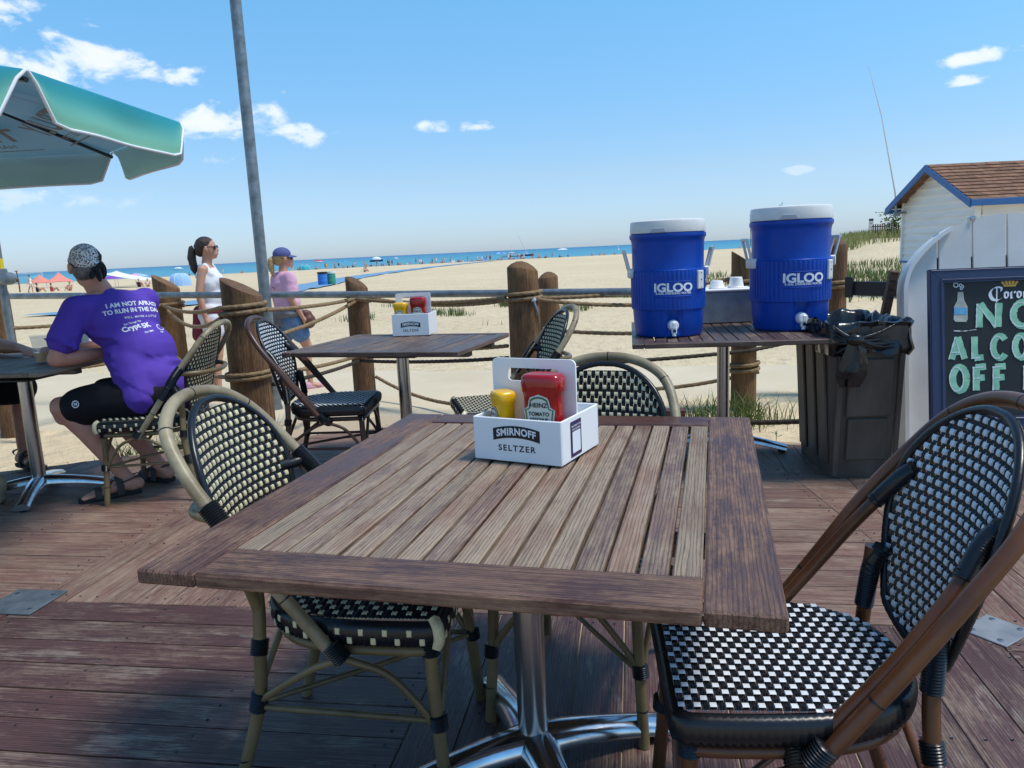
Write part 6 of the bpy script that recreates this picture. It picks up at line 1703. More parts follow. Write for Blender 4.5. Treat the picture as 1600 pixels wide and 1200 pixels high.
back('I AM NOT AFRAID', .036, .035, .060, .0012, rot=R(-3)); back('TO RUN IN THE DARK', .034, .035, .022, .0012, rot=R(-3)); back('WELL, MAYBE A LITTLE', .016, .050, -.016, .0003, rot=R(-3), spacing=1.15)
back('Run Through The', .013, -.012, -.050, .0004, rot=R(4)); back('Crypt', .040, -.03, -.080, .0016, rot=R(6)); back('5K', .040, .052, -.072, .0016, rot=R(6)); back('Oct 28th', .014, .05, -.112, .0004, rot=R(4))
back('run', .014, .125, -.115, .0004, rot=R(-3))
def disc(r0, r1, n=20): return ([(r * math.cos(2 * PI * i / n), r * math.sin(2 * PI * i / n)) for r in (r0, r1) for i in range(n)], [(i, (i + 1) % n, n + (i + 1) % n, n + i) for i in range(n)])
print_on(bvh, 'shirt_emblem', '', 1, 'white_cloth', shirt, BO + BR * .135 + UPB * -.082, BR, UPB, BD, polys=disc(.022, .018))
def man_shorts(b):
    b.ball((-1.97, 4.22, .56), (.195, .18, .115), 18, 10, M=eaxes((-1, .1, 0)))
    lk = LH.lerp(LK, .80); rk = RH.lerp(RK, .80); chain(b, [LH, lk], [.118, .098]); chain(b, [RH, rk], [.118, .098]); cap(b, lk + Vector((.02, 0, -.03)), LH + Vector((-.1, 0, -.02)), .08, .085); cap(b, LH, RH, .11, .11)
shorts = shape_mesh(man_shorts, 'shorts', [M['black_shorts']], .010, 6, post=lambda c, n: fold_noise(c, n, .006, 7, (1.5, 1, 1)), parent=man)
sb = BVHTree.FromPolygons([v.co.copy() for v in shorts.data.vertices], [tuple(p.vertices) for p in shorts.data.polygons])
print_on(sb, 'shorts_emblem', '', 1, 'white_cloth', shorts, Vector((-2.30, 4.0, .545)), (1, 0, .05), (0, 0, 1), (0, 1, -.1), polys=disc(.020, .015))
print_on(sb, 'shorts_emblem', 'N', .022, 'white_cloth', shorts, Vector((-2.30, 4.0, .545)), (1, 0, .05), (0, 0, 1), (0, 1, -.1), .001)
sandal(man, LHe, LTo); sandal(man, RHe, RTo)
# bandana tied behind
A = HF; hc = Vector(HC)
hw = lambda x, y, z: hc + A @ Vector((x * 1.03, y * 1.03, z * 1.03))
def ban(b):
    b.ball(hw(0, -.010, .034), (.083, .106, .094), 20, 14, M=A)
    b.ball(hw(0, -.05, .01), (.074, .062, .05), 16, 10, M=A)
o = shape_mesh(ban, 'bandana', [M['bandana']], .006, 4, parent=man)
me = o.data; AI = A.inverted()
kill = []
bm = bmesh.new(); bm.from_mesh(me)
for f in list(bm.faces):
    q = AI @ (f.calc_center_median() - hc)
    if q.z < (.022 if q.y > 0 else .022 + q.y * .72): kill.append(f)
bmesh.ops.delete(bm, geom=kill, context='FACES'); bm.to_mesh(me); bm.free()
at = me.attributes.new('print', 'FLOAT', 'POINT'); vals = []
for v in me.vertices:
    q = AI @ (v.co - hc); band = q.z < .046 + (q.y * .55 if q.y < 0 else 0); vals.append(0.0 if band or q.x > .055 else 1.0)
at.data.foreach_set('value', vals)
for v in me.vertices:
    q = AI @ (v.co - hc); n_ = .004 * math.sin(q.z * 95 + q.x * 25) * (1 if q.z < .06 else .25); v.co += (v.co - hc).normalized() * n_
b = MB(); b.ball(hw(.025, -.118, -.022), (.022, .016, .018), 12, 8); b.build('knot', M['bandana'], o)
for pts in ([(.025, -.118, -.022), (.035, -.122, -.05), (.04, -.118, -.085)], [(.02, -.118, -.022), (.005, -.126, -.05), (.0, -.12, -.07)], [(.03, -.115, -.01), (.062, -.098, .0), (.070, -.085, -.045), (.060, -.088, -.07)]):
    b = MB(); P_ = spline([hw(*p) for p in pts], 6); b.tube(P_, [.008 + .010 * math.sin(PI * min(1, i / len(P_) * 1.15)) for i in range(len(P_))], 8, shape=lambda i, a: .35 + .65 * abs(math.cos(a))); b.build('bandana_tail', M['bandana'], o)
def hairb(b): b.ball(hw(0, -.028, -.018), (.076, .076, .062), 16, 10, M=A)
o = shape_mesh(hairb, 'hair', [M['hair_grey']], .006, 2, post=lambda c, n: fold_noise(c, n, .003, 60), parent=man)
bm = bmesh.new(); bm.from_mesh(o.data); bmesh.ops.delete(bm, geom=[f for f in bm.faces if (AI @ (f.calc_center_median() - hc)).y > -.01], context='FACES'); bm.to_mesh(o.data); bm.free()
# his drink
t = thing('beer_cup', 'clear plastic cup half full of amber beer in the hand of the man in purple', 'cup', (-2.62, 4.29, TZ))
b = MB(); b.lathe([(.034, .002), (.036, .004), (.052, .150), (.054, .152), (.054, .148), (.0505, .148), (.0345, .006), (.0005, .006)], 32, cap=False); b.build('cup', M['cup_plastic'], t)
b = MB(); b.lathe([(.0338, .007), (.0405, .058), (.0005, .058)], 28, cap=True); b.build('beer', M['beer'], t)

# the person opposite him, cut by the left edge
opp = thing('person', 'person in black shorts and dark sandals seated at the left edge of the photo', 'person', (0, 0, 0))
pS = [Vector((-3.50, 4.28, 1.06)), Vector((-3.50, 4.66, 1.06))]; pE = [Vector((-3.24, 4.16, .80)), Vector((-3.20, 4.80, .80))]; pW = [Vector((-3.01, 4.24, .79)), Vector((-2.98, 4.66, .79))]
pH = [Vector((-3.58, 4.40, .55)), Vector((-3.58, 4.62, .55))]; pK = [Vector((-3.12, 4.42, .53)), Vector((-3.06, 4.78, .53))]; pA = [Vector((-3.27, 4.48, .10)), Vector((-3.17, 4.84, .10))]
pHe = [Vector((-3.31, 4.49, .014)), Vector((-3.22, 4.87, .014))]; pTo = [Vector((-3.08, 4.44, .012)), Vector((-2.99, 4.70, .012))]
OA = eaxes((1, 0, -.2)); oh = (-3.40, 4.47, 1.27)
def opp_body(b):
    head(b, oh, eaxes((1, .05, -.05))); cap(b, (-3.5, 4.47, 1.08), (-3.42, 4.47, 1.2), .066, .058)
    b.ball((-3.50, 4.47, .94), (.19, .125, .17), 18, 10, M=OA); b.ball((-3.55, 4.48, .74), (.16, .135, .17), 18, 10, M=OA); b.ball((-3.58, 4.5, .58), (.18, .15, .12), 18, 10, M=OA)
    for i in (0, 1):
        cap(b, (-3.5, 4.47, 1.05), pS[i], .07, .06); chain(b, [pS[i], pE[i]], [.056, .044]); chain(b, [pE[i], pE[i].lerp(pW[i], .35), pW[i]], [.045, .046, .029])
        chain(b, [pH[i], pK[i]], [.09, .064]); chain(b, [pK[i], pK[i].lerp(pA[i], .32) - Vector((.02, 0, 0)), pA[i]], [.062, .06, .036]); cap(b, pA[i], pHe[i] + Vector((0, 0, .04)), .036, .034); foot(b, pHe[i], pTo[i])
    hand(b, pW[0], (.8, .6, -.05), (-.2, .2, -1), .35, 1, -1); hand(b, pW[1], (.8, -.6, -.05), (-.2, .2, -1), .35, 1, 1)
shape_mesh(opp_body, 'body', [M['skin_man']], .008, 4, parent=opp)
def opp_shorts(b):
    b.ball((-3.58, 4.5, .57), (.19, .17, .12), 16, 10, M=OA)
    for i in (0, 1): chain(b, [pH[i], pH[i].lerp(pK[i], .93)], [.115, .10])
    cap(b, pH[0], pH[1], .11, .11)
shape_mesh(opp_shorts, 'shorts', [M['black_shorts']], .012, 6, post=lambda c, n: fold_noise(c, n, .006, 7), parent=opp)
def opp_shirt(b):
    b.ball((-3.50, 4.47, .95), (.215, .145, .18), 18, 10, M=OA); b.ball((-3.55, 4.48, .74), (.19, .165, .19), 18, 10, M=OA); b.ball((-3.58, 4.5, .64), (.19, .165, .12), 18, 10, M=OA)
    for i in (0, 1): cap(b, (-3.5, 4.47, 1.03), pS[i], .085, .072); cap(b, pS[i], pS[i].lerp(pE[i], .45), .074, .074)
shape_mesh(opp_shirt, 'shirt', [M['grey_cloth']], .012, 6, post=lambda c, n: fold_noise(c, n, .006, 6), parent=opp)
def opp_hair(b): b.ball(Vector(oh) + Vector((-.022, 0, .03)), (.1, .083, .096), 16, 10)
o = shape_mesh(opp_hair, 'hair', [M['hair_dark']], .008, 3, parent=opp)
bm = bmesh.new(); bm.from_mesh(o.data); bmesh.ops.delete(bm, geom=[f for f in bm.faces if f.calc_center_median().x > oh[0] + .05 and f.calc_center_median().z < oh[2] + .07 or f.calc_center_median().z < oh[2] - .05], context='FACES'); bm.to_mesh(o.data); bm.free()
for i in (0, 1): sandal(opp, pHe[i], pTo[i], mats=('sole', 'sole'))
ch = dup(chairA, 'cream and black woven chair under the person at the left edge', (-3.56, 4.49, 0), R(-90))
t = thing('canvas_bag', 'tan canvas bag resting on the deck at the left edge of the photo', 'bag', (-2.93, 4.06, 0), R(20))
def bagm(b): b.ball((0, 0, .09), (.13, .075, .10), 18, 10); b.ball((-.05, 0, .17), (.07, .05, .08), 14, 8); b.rbox((0, 0, .02), (.22, .12, .036), .015)
shape_mesh(bagm, 'bag', [M['canvas_tan']], .012, 5, post=lambda c, n: fold_noise(c, n, .006, 9), parent=t)
b = MB(); b.tube(spline([(-.10, 0, .20), (-.06, 0, .31), (.02, 0, .30), (.04, 0, .17)], 6), .009, 8); b.build('strap', M['canvas_tan'], t)

# two women walking past outside the fence (local frame: x right, y forward, z up, feet on z=0)
def standing(t, k, arm_r, arm_l, leg_r, leg_l, skin='skin_woman', head_turn=0, wide=1.0):
    J = {}
    def body(b):
        hA = Matrix.Rotation(head_turn, 3, 'Z') @ eaxes((0, 1, .06)); head(b, (0, .02, 1.515), hA, .95)
        cap(b, (0, -.015, 1.32), (0, .005, 1.46), .052, .047); b.ball((0, -.005, 1.20), (.150 * wide, .10, .16), 18, 12); b.ball((0, 0, 1.03), (.125 * wide, .095, .14), 16, 10); b.ball((0, -.01, .89), (.165 * wide, .115, .12), 18, 10)
        for s_, arm, leg in ((1, arm_r, leg_r), (-1, arm_l, leg_l)):
            sh = Vector((s_ * .165 * wide, -.01, 1.315)); cap(b, (0, -.01, 1.31), sh, .06, .045); el, wr = Vector(arm[0]), Vector(arm[1]); chain(b, [sh, el], [.044, .035]); chain(b, [el, el.lerp(wr, .35), wr], [.035, .035, .022])
            hand(b, wr, (wr - el).normalized() + Vector((0, .15, 0)), (-s_, 0, .1), .35, .88, s_)
            hp = Vector((s_ * .085, -.005, .87)); kn, an = Vector(leg[0]), Vector(leg[1]); chain(b, [hp, kn], [.090 * wide, .054]); chain(b, [kn, kn.lerp(an, .3) + Vector((0, -.018, 0)), an], [.052, .052, .031])
            to = an + Vector((s_ * .02, .15, -.07)); he = an + Vector((0, -.045, -.078)); cap(b, an, he + Vector((0, .02, .03)), .031, .03); foot(b, he, to, k=.88, toes=False)
    shape_mesh(body, 'body', [M[skin]], .0085, 4, parent=t)
    t.scale = (k, k, k)
def part_shape(t, name, m, fn, vox=.010, sm=6, fold=.005, sc=8, dirn=(1, 1, 1)):
    return shape_mesh(fn, name, [M[m]], vox, sm, post=(lambda c, n: fold_noise(c, n, fold, sc, dirn)) if fold else None, parent=t)
def cut(o, test):
    bm = bmesh.new(); bm.from_mesh(o.data); bmesh.ops.delete(bm, geom=[f for f in bm.faces if test(f.calc_center_median())], context='FACES'); bm.to_mesh(o.data); bm.free()
wt = thing('person', 'woman in a white tank top and sunglasses with a long dark ponytail, looking right', 'person', (-2.985, 7.8, -.125), R(-86))
AR = ((.205, -.055, 1.08), (.215, -.01, .83)); AL = ((-.20, -.03, 1.07), (-.19, .07, .84))
LR_, LL_ = ((.09, .03, .47), (.10, .0, .082)), ((-.09, -.02, .47), (-.10, -.08, .085))
standing(wt, 1.0, AR, AL, LR_, LL_, head_turn=R(4))
def tank(b):
    b.ball((0, .0, 1.19), (.158, .112, .155), 18, 12); b.ball((0, .02, 1.20), (.13, .115, .10), 16, 10); b.ball((0, .003, 1.03), (.138, .108, .15), 16, 10); b.ball((0, -.01, .92), (.162, .122, .10), 16, 10)
    for s_ in (-1, 1): chain(b, [(s_ * .10, .045, 1.26), (s_ * .105, .0, 1.358), (s_ * .10, -.07, 1.25)], [.034, .022, .034])
part_shape(wt, 'tank_top', 'white_cloth', tank)
def short1(b):
    b.ball((0, -.01, .86), (.182, .135, .10), 16, 10)
    for s_, l in ((1, LR_), (-1, LL_)): cap(b, (s_ * .085, -.005, .84), Vector((s_ * .085, -.005, .87)).lerp(Vector(l[0]), .42), .105, .094)
part_shape(wt, 'shorts', 'white_cloth', short1)
def sash(b):
    for i in range(20): a = 2 * PI * i / 20; a2 = 2 * PI * (i + 1) / 20; cap(b, (.168 * math.cos(a), -.01 + .125 * math.sin(a), .905), (.168 * math.cos(a2), -.01 + .125 * math.sin(a2), .905), .028, .028, 8)
    cap(b, (-.02, -.14, .90), (.0, -.16, .66), .06, .07)
part_shape(wt, 'tied_jacket', 'maroon_cloth', sash, .012)
def hair1(b):
    b.ball((0, -.01, 1.548), (.078, .098, .090), 18, 12); b.ball((0, -.06, 1.50), (.058, .05, .06), 14, 8)
o = part_shape(wt, 'hair', 'hair_dark', hair1, .007, 3, .003, 40)
cut(o, lambda p: p.y > .035 + max(0, (p.z - 1.54)) * .55 or (p.z < 1.50 and p.y > -.015) )
def pony(b): chain(b, [(0, -.10, 1.545), (0, -.135, 1.52), (.0, -.15, 1.43), (.005, -.135, 1.33), (.005, -.12, 1.26)], [.022, .034, .040, .034, .010])
part_shape(wt, 'ponytail', 'hair_dark', pony, .007, 3, .004, 40, (2, 2, .4))
b = MB(); b.tube(ring_tube((0, -.112, 1.54), (0, -1, -.4), .026, 0)[0], .007, 8, closed=True); b.build('hair_tie', M['white_cloth'], wt)
g = MB()
for s_ in (-1, 1):
    g.ball((s_ * .034, .098, 1.528), (.031, .010, .021), 14, 8); g.tube([(s_ * .062, .09, 1.532), (s_ * .074, .04, 1.534), (s_ * .078, -.02, 1.528)], .0042, 6)
g.tube([(-.012, .105, 1.532), (.012, .105, 1.532)], .004, 6); g.build('sunglasses', M['sunglass'], wt)

wp = thing('person', 'woman in a pink T-shirt, denim shorts and blue cap with a blonde ponytail, walking', 'person', (-2.32, 8.1, -.125), R(-52))
AR2 = ((.215, -.03, 1.07), (.225, .085, .84)); AL2 = ((-.21, -.05, 1.07), (-.20, -.02, .83))
LR2, LL2 = ((.09, .17, .49), (.09, .16, .085)), ((-.085, -.05, .47), (-.085, -.24, .12))
standing(wp, .915, AR2, AL2, LR2, LL2, head_turn=R(-14), wide=1.18)
def tee(b):
    b.ball((0, 0, 1.19), (.192, .135, .17), 18, 12); b.ball((0, .005, 1.02), (.178, .142, .16), 16, 10); b.ball((0, 0, .93), (.195, .15, .10), 16, 10); cap(b, (0, -.015, 1.30), (0, -.01, 1.335), .08, .062)
    for s_, a in ((1, AR2), (-1, AL2)): sh = Vector((s_ * .19, -.01, 1.30)); cap(b, (0, -.01, 1.28), sh, .085, .066); cap(b, sh, sh.lerp(Vector(a[0]), .72), .068, .068)
ts = part_shape(wp, 'shirt', 'pink_cloth', tee, .011, 6, .007, 7, (1, 1, 1.8))
tb = BVHTree.FromPolygons([v.co.copy() for v in ts.data.vertices], [tuple(p.vertices) for p in ts.data.polygons])
print_on(tb, 'shirt_emblem', '', 1, 'leather_brown', ts, Vector((-.03, -.2, 1.16)), (1, 0, 0), (0, 0, 1), (0, 1, 0), polys=([(.075 * math.cos(R(20 + 140 * i / 12)) * (1 if j else .8), .05 * math.sin(R(20 + 140 * i / 12)) * (1 if j else .7)) for j in (0, 1) for i in range(13)], [(i, i + 1, 14 + i, 13 + i) for i in range(12)]))
def den(b):
    b.ball((0, -.005, .85), (.192, .145, .12), 16, 10)
    for s_, l in ((1, LR2), (-1, LL2)): cap(b, (s_ * .09, 0, .83), Vector((s_ * .085, -.005, .87)).lerp(Vector(l[0]), .55), .115, .108)
part_shape(wp, 'shorts', 'denim', den)
def jk(b):
    for i in range(20): a = 2 * PI * i / 20; a2 = 2 * PI * (i + 1) / 20; cap(b, (.192 * math.cos(a), -.005 + .148 * math.sin(a), .90), (.192 * math.cos(a2), -.005 + .148 * math.sin(a2), .90), .040, .040, 8)
    b.ball((-.03, -.135, .84), (.15, .06, .10), 14, 8)
part_shape(wp, 'tied_jacket', 'grey_cloth', jk, .012, 5, .008, 12)
def bg_(b): b.ball((.19, .16, .80), (.07, .085, .085), 14, 10); b.ball((.18, .14, .88), (.05, .07, .05), 12, 8)
part_shape(wp, 'shoulder_bag', 'leather_brown', bg_, .012, 4, .005, 14)
hA = Matrix.Rotation(R(-14), 3, 'Z')
def hp_(x, y, z): return hA @ Vector((x, y, z))
def hair2(b): b.ball(hp_(0, -.012, 1.53), (.076, .094, .086), 16, 10); b.ball(hp_(0, -.06, 1.49), (.06, .045, .05), 12, 8)
o = part_shape(wp, 'hair', 'hair_blonde', hair2, .007, 3, .003, 40); cut(o, lambda p: (hA.inverted() @ p).y > .03 or (p.z < 1.48 and (hA.inverted() @ p).y > -.02))
def cap_(b): b.ball(hp_(0, -.005, 1.565), (.086, .105, .080), 18, 12)
o = part_shape(wp, 'cap', 'cap_blue', cap_, .007, 3, 0); cut(o, lambda p: p.z < 1.545)
b = MB(); b.grid(lambda u, v: hp_((u - .5) * .15 * (1 - .25 * v * v), .078 + .085 * v * (1 - (2 * u - 1) ** 2 * .45) - (2 * u - 1) ** 2 * .03, 1.556 - .018 * v - .022 * (2 * u - 1) ** 2), 12, 6); o2 = b.build('peak', M['cap_blue'], o)
sm = o2.modifiers.new('thick', 'SOLIDIFY'); sm.thickness = .005
def pony2(b): chain(b, [hp_(0, -.10, 1.53), hp_(0, -.13, 1.50), hp_(0, -.135, 1.42), hp_(.01, -.12, 1.32)], [.02, .032, .034, .010])
part_shape(wp, 'ponytail', 'hair_blonde', pony2, .007, 3, .004, 40, (2, 2, .4))
b = MB()
for s_ in (-1, 1): b.ball(hp_(s_ * .034, .092, 1.517), (.03, .010, .019), 12, 8); b.tube([hp_(s_ * .062, .085, 1.52), hp_(s_ * .078, -.02, 1.518)], .004, 6)
b.build('sunglasses', M['sunglass'], wp)
for l, s_ in ((LR2, 1), (LL2, -1)):
    an = Vector(l[1])
    def shoe(b, an=an): cap(b, an + Vector((0, -.05, -.055)), an + Vector((0, .13, -.062)), .037, .036); b.ball(an + Vector((0, -.03, -.03)), (.04, .05, .035), 12, 8)
    part_shape(wp, 'shoe', 'pink_cloth', shoe, .010, 4, 0)

# ------------------------------------------------------------------ far beach: bathers, parasols, tents, bins, boats
def G(x, y): return (x, y, ground_z(x, y))
FIG = {}
def far_figure(pose):
    """small bather: skin, swimwear and hair as separate meshes of one thing"""
    def body(b):
        if pose == 'stand':
            b.ball((0, 0, 1.60), (.09, .10, .12), 10, 8); cap(b, (0, 0, 1.35), (0, 0, 1.5), .06, .05, 8); b.ball((0, 0, 1.2), (.19, .12, .2), 12, 8); b.ball((0, 0, .95), (.17, .12, .16), 12, 8)
            for s_ in (-1, 1): chain(b, [(s_ * .2, 0, 1.36), (s_ * .26, .02, 1.08), (s_ * .24, .1, .85)], [.06, .05, .04]); chain(b, [(s_ * .09, 0, .9), (s_ * .11, .03, .48), (s_ * .12, 0, .06)], [.1, .065, .045]); cap(b, (s_ * .12, 0, .05), (s_ * .12, .14, .04), .04, .035, 8)
        elif pose == 'walk':
            b.ball((0, 0, 1.60), (.09, .10, .12), 10, 8); cap(b, (0, 0, 1.35), (0, 0, 1.5), .06, .05, 8); b.ball((0, 0, 1.2), (.19, .12, .2), 12, 8); b.ball((0, 0, .95), (.17, .12, .16), 12, 8)
            for s_ in (-1, 1): chain(b, [(s_ * .2, 0, 1.36), (s_ * .25, -s_ * .1, 1.08), (s_ * .24, -s_ * .02, .86)], [.06, .05, .04]); chain(b, [(s_ * .09, 0, .9), (s_ * .1, s_ * .16, .5), (s_ * .1, s_ * .22 - .1, .07)], [.1, .065, .045]); cap(b, (s_ * .1, s_ * .22 - .1, .05), (s_ * .1, s_ * .22 + .05, .04), .04, .035, 8)
        else:
            b.ball((0, -.05, .78), (.09, .10, .12), 10, 8); cap(b, (0, -.05, .6), (0, -.05, .7), .06, .05, 8); b.ball((0, -.06, .42), (.19, .13, .2), 12, 8); b.ball((0, -.03, .16), (.19, .16, .15), 12, 8)
            for s_ in (-1, 1): chain(b, [(s_ * .2, -.05, .55), (s_ * .27, .06, .36), (s_ * .2, .25, .38)], [.06, .05, .04]); chain(b, [(s_ * .1, .05, .13), (s_ * .15, .42, .42), (s_ * .13, .62, .06)], [.1, .07, .05])
    def suit(b):
        if pose == 'sit': b.ball((0, -.06, .40), (.205, .145, .2), 12, 8); b.ball((0, -.03, .17), (.205, .175, .16), 12, 8)
        else:
            b.ball((0, 0, 1.19), (.205, .135, .22), 12, 8); b.ball((0, 0, .93), (.19, .14, .19), 12, 8)
            for s_ in (-1, 1): cap(b, (s_ * .09, 0, .88), (s_ * .1, .02, .66), .115, .09, 8)
    def hair(b): z = .80 if pose == 'sit' else 1.63; y = -.05 if pose == 'sit' else 0; b.ball((0, y - .02, z), (.10, .11, .11), 10, 8)
    return [shape_mesh(fn, n_, [], vx, 2).data for fn, n_, vx in ((body, 'body', .035), (suit, 'swimwear', .04), (hair, 'hair', .04))]
for pz in ('stand', 'walk', 'sit'):
    FIG[pz] = far_figure(pz)
    for ob in [q for q in COL.objects if q.type == 'MESH' and q.data in FIG[pz]]: bpy.data.objects.remove(ob)
FM = {}
def bather(label, pose, x, y, rz, cloth, hair='hair_dark', skin='skin_woman', k=1.0, z=None):
    t = thing('person', label, 'person', (x, y, ground_z(x, y) if z is None else z), rz, 'people on the far beach'); t.scale = (k, k, k)
    for me, m in zip(FIG[pose], (skin, cloth, hair)):
        key = (me.name, m)
        if key not in FM:
            c = me.copy(); c.materials.clear(); c.materials.append(M[m]); FM[key] = c
        put(me.name.split('.')[0], FM[key], t)
rb = random.Random(21)
BATH = [  # label, pose, x, y, cloth
    ('tiny person in dark clothes sitting right of the orange beach chair', 'sit', -37.2, 214, 'cloth_black'), ('tiny person in blue sitting beside the dark seated group', 'sit', -35.6, 214, 'cloth_blue'),
    ('dark clad bather, left one of the seated group on the shore', 'sit', -33.6, 213, 'cloth_black'), ('dark clad bather, right one of the seated group on the shore', 'sit', -32.2, 214, 'cloth_navy'), ('standing bather behind the dark seated group', 'stand', -32.6, 218, 'cloth_red'),
    ('bather in coral sitting left of the white seated figure', 'sit', -29.2, 214, 'cloth_coral'), ('white clad bather sitting on the shore left of the white standing one', 'sit', -27.4, 214, 'cloth_white'),
    ('white clad bather standing at the end of the mat path', 'stand', -23.2, 212, 'cloth_white'), ('dark clad bather standing right of the mat path end', 'stand', -20.2, 213, 'cloth_black'), ('white clad bather standing beside the dark standing one', 'walk', -19.2, 214, 'cloth_white'),
    ('bather in red sitting by the white beach cooler', 'sit', -17.6, 215, 'cloth_red'), ('white clad bather kneeling alone on the shore', 'sit', -12.0, 214, 'cloth_white'), ('bather in teal sitting left of the white walkers', 'sit', -9.5, 217, 'cloth_teal'),
    ('left one of two white clad bathers walking by the water', 'walk', -7.9, 215, 'cloth_white'), ('right one of two white clad bathers walking by the water', 'stand', -6.7, 215, 'cloth_white'), ('dark clad bather standing by the blue beach chair', 'stand', -4.4, 214, 'cloth_black'),
    ('white clad bather standing right of the blue parasol', 'stand', .6, 216, 'cloth_white'), ('bather in purple sitting left of the sailboat', 'sit', 2.2, 219, 'cloth_purple'), ('left one of three bathers standing under the sailboat', 'stand', 3.2, 216, 'cloth_red'),
    ('middle one of three bathers standing under the sailboat', 'walk', 4.1, 218, 'cloth_navy'), ('right one of three bathers standing under the sailboat', 'stand', 5.0, 217, 'cloth_white'), ('bather in coral standing above the broad middle post', 'stand', 9.2, 219, 'cloth_coral'), ('bather in black sitting right of the broad middle post', 'sit', 11.0, 219, 'cloth_black'),
    ('dark clad bather sitting under the white parasol', 'sit', 15.2, 221, 'cloth_black'), ('bather in blue sitting right of the white parasol', 'sit', 17.6, 221, 'cloth_blue'), ('dark clad bather on the shore left of the coral pair', 'sit', 24.6, 223, 'cloth_black'),
    ('left one of the coral clad pair on the empty shore', 'sit', 26.9, 223, 'cloth_coral'), ('right one of the coral clad pair on the empty shore', 'sit', 28.2, 223, 'cloth_red'), ('bather in green on the shore left of the blue coolers', 'sit', 31.3, 224, 'cloth_green'),
    ('white clad bather on the shore between the two blue coolers', 'sit', 70.0, 232, 'cloth_white'), ('dark clad bather standing between the two blue coolers', 'stand', 72.4, 232, 'cloth_khaki'),
    ('dark clad bather sitting beside the teal beach tent', 'sit', -54.6, 204, 'cloth_black'), ('bather in yellow standing right of the red parasol', 'stand', -47.4, 205, 'cloth_yellow'), ('bather in teal standing near the red parasol', 'walk', -45.4, 206, 'cloth_teal'), ('bather under the red parasol', 'sit', -49.6, 203, 'cloth_navy'),
    ('dark clad bather right of the blue parasol by the post', 'sit', -42.0, 206, 'cloth_black'), ('dark clad bather sitting far behind the woman in white', 'sit', -80, 196, 'cloth_black'), ('bather in blue sitting far behind the woman in white', 'sit', -76.5, 197, 'cloth_blue'), ('bather in white wading far right of the woman in white', 'stand', -72.5, 199, 'cloth_white'),
    ('bather in red sitting left of the grey steel pole', 'sit', -67.6, 199, 'cloth_red'), ('bather sitting above the blue dome tent', 'sit', -42.5, 100, 'cloth_coral'),
    ('person in a white top walking on the sand behind the man in purple', 'walk', -46.5, 75.9, 'cloth_white'), ('person in black standing by the volleyball post', 'stand', -112, 178, 'cloth_black'),
    ('dark haired person in red sitting in front of the coral canopies, left one', 'sit', -43.3, 73.9, 'cloth_red'), ('person in black lying low in front of the coral canopies', 'sit', -45.0, 74.5, 'cloth_black'), ('person in coral sitting in front of the coral canopies, right one', 'sit', -42.0, 74.6, 'cloth_coral'),
    ('person in black and white standing right of the white shade sail', 'sit', -36.6, 77.3, 'cloth_black'), ('person in a white shirt bending right of the white shade sail', 'sit', -35.6, 77.0, 'cloth_white'), ('person in orange reclining on the tilted beach chair', 'sit', -20.5, 112.4, 'cloth_orange'),
]
for lb, pz, x, y, cl in BATH: bather(lb, pz, x, y, rb.uniform(0, 6.28), cl, rb.choice(['hair_dark', 'hair_blonde', 'hair_dark']), rb.choice(['skin_woman', 'skin_man']), rb.uniform(.9, 1.06))
for k in range(46):
    x = -62 + 76 * k / 45 + rb.uniform(-1.3, 1.3); y = shore_y(x) - rb.uniform(5, 14)
    bather('tiny bather in the crowd strung along the waterline', rb.choice(['stand', 'walk', 'sit', 'sit']), x, y, rb.uniform(0, 6.28), rb.choice(['cloth_white', 'cloth_black', 'cloth_red', 'cloth_navy', 'cloth_blue', 'cloth_coral', 'cloth_khaki']), 'hair_dark', rb.choice(['skin_woman', 'skin_man']), rb.uniform(.9, 1.06))
def far_parasol(label, x, y, cols, r=1.25, h=2.1, tilt=0):
    t = thing('beach_parasol', label, 'parasol', G(x, y), 0, 'parasols on the far beach'); t.rotation_euler = (0, tilt, 0)
    n = len(cols)
    for i in range(8):
        b = MB(); rings = []
        for rr, z in ((0.02, h + .32), (.45, h + .25), (.8, h + .10), (1.0, h - .06)):
            rings.append([(r * rr * math.cos(2 * PI * (i + f / 3) / 8), r * rr * math.sin(2 * PI * (i + f / 3) / 8), z) for f in range(4)])
        b.add([p for q in rings for p in q], [(4 * j + k, 4 * j + 4 + k, 4 * j + 5 + k, 4 * j + 1 + k) for j in range(3) for k in range(3)]); b.build('canopy_panel', M[cols[i % n]], t, smooth=60, flip=True)
    b = MB(); b.tube([(0, 0, -.2), (0, 0, h + .38)], .025, 6); b.build('pole', M['trim_white'], t)
RB = ['cloth_red', 'cloth_orange', 'cloth_white', 'cloth_teal', 'cloth_blue', 'cloth_purple', 'pink_cloth', 'cloth_sky']
far_parasol('rainbow coloured beach parasol above the shoulder of the man in purple', -42, 88.0, RB, 1.55, 1.05)
far_parasol('purple beach parasol left of the rainbow one', -43.6, 86.5, ['cloth_purple'], 1.2, .95)
far_parasol('red beach parasol behind the woman in pink', -49.3, 205, ['cloth_red'], 1.5, 2.2)
far_parasol('blue beach parasol left of the log post behind the small table', -43.4, 206, ['cloth_blue', 'cloth_teal'], 1.5, 1.7)
far_parasol('blue beach parasol right of the white walkers', -1.6, 217, ['cloth_blue', 'cloth_sky'], 1.7, 1.9)
far_parasol('white beach parasol right of the broad middle post', 16.1, 221, ['cloth_white', 'trim_white'], 1.5, 2.2)
far_parasol('teal beach parasol left of the coral canopies', -104, 172, ['cloth_teal'], 1.7, 1.6)
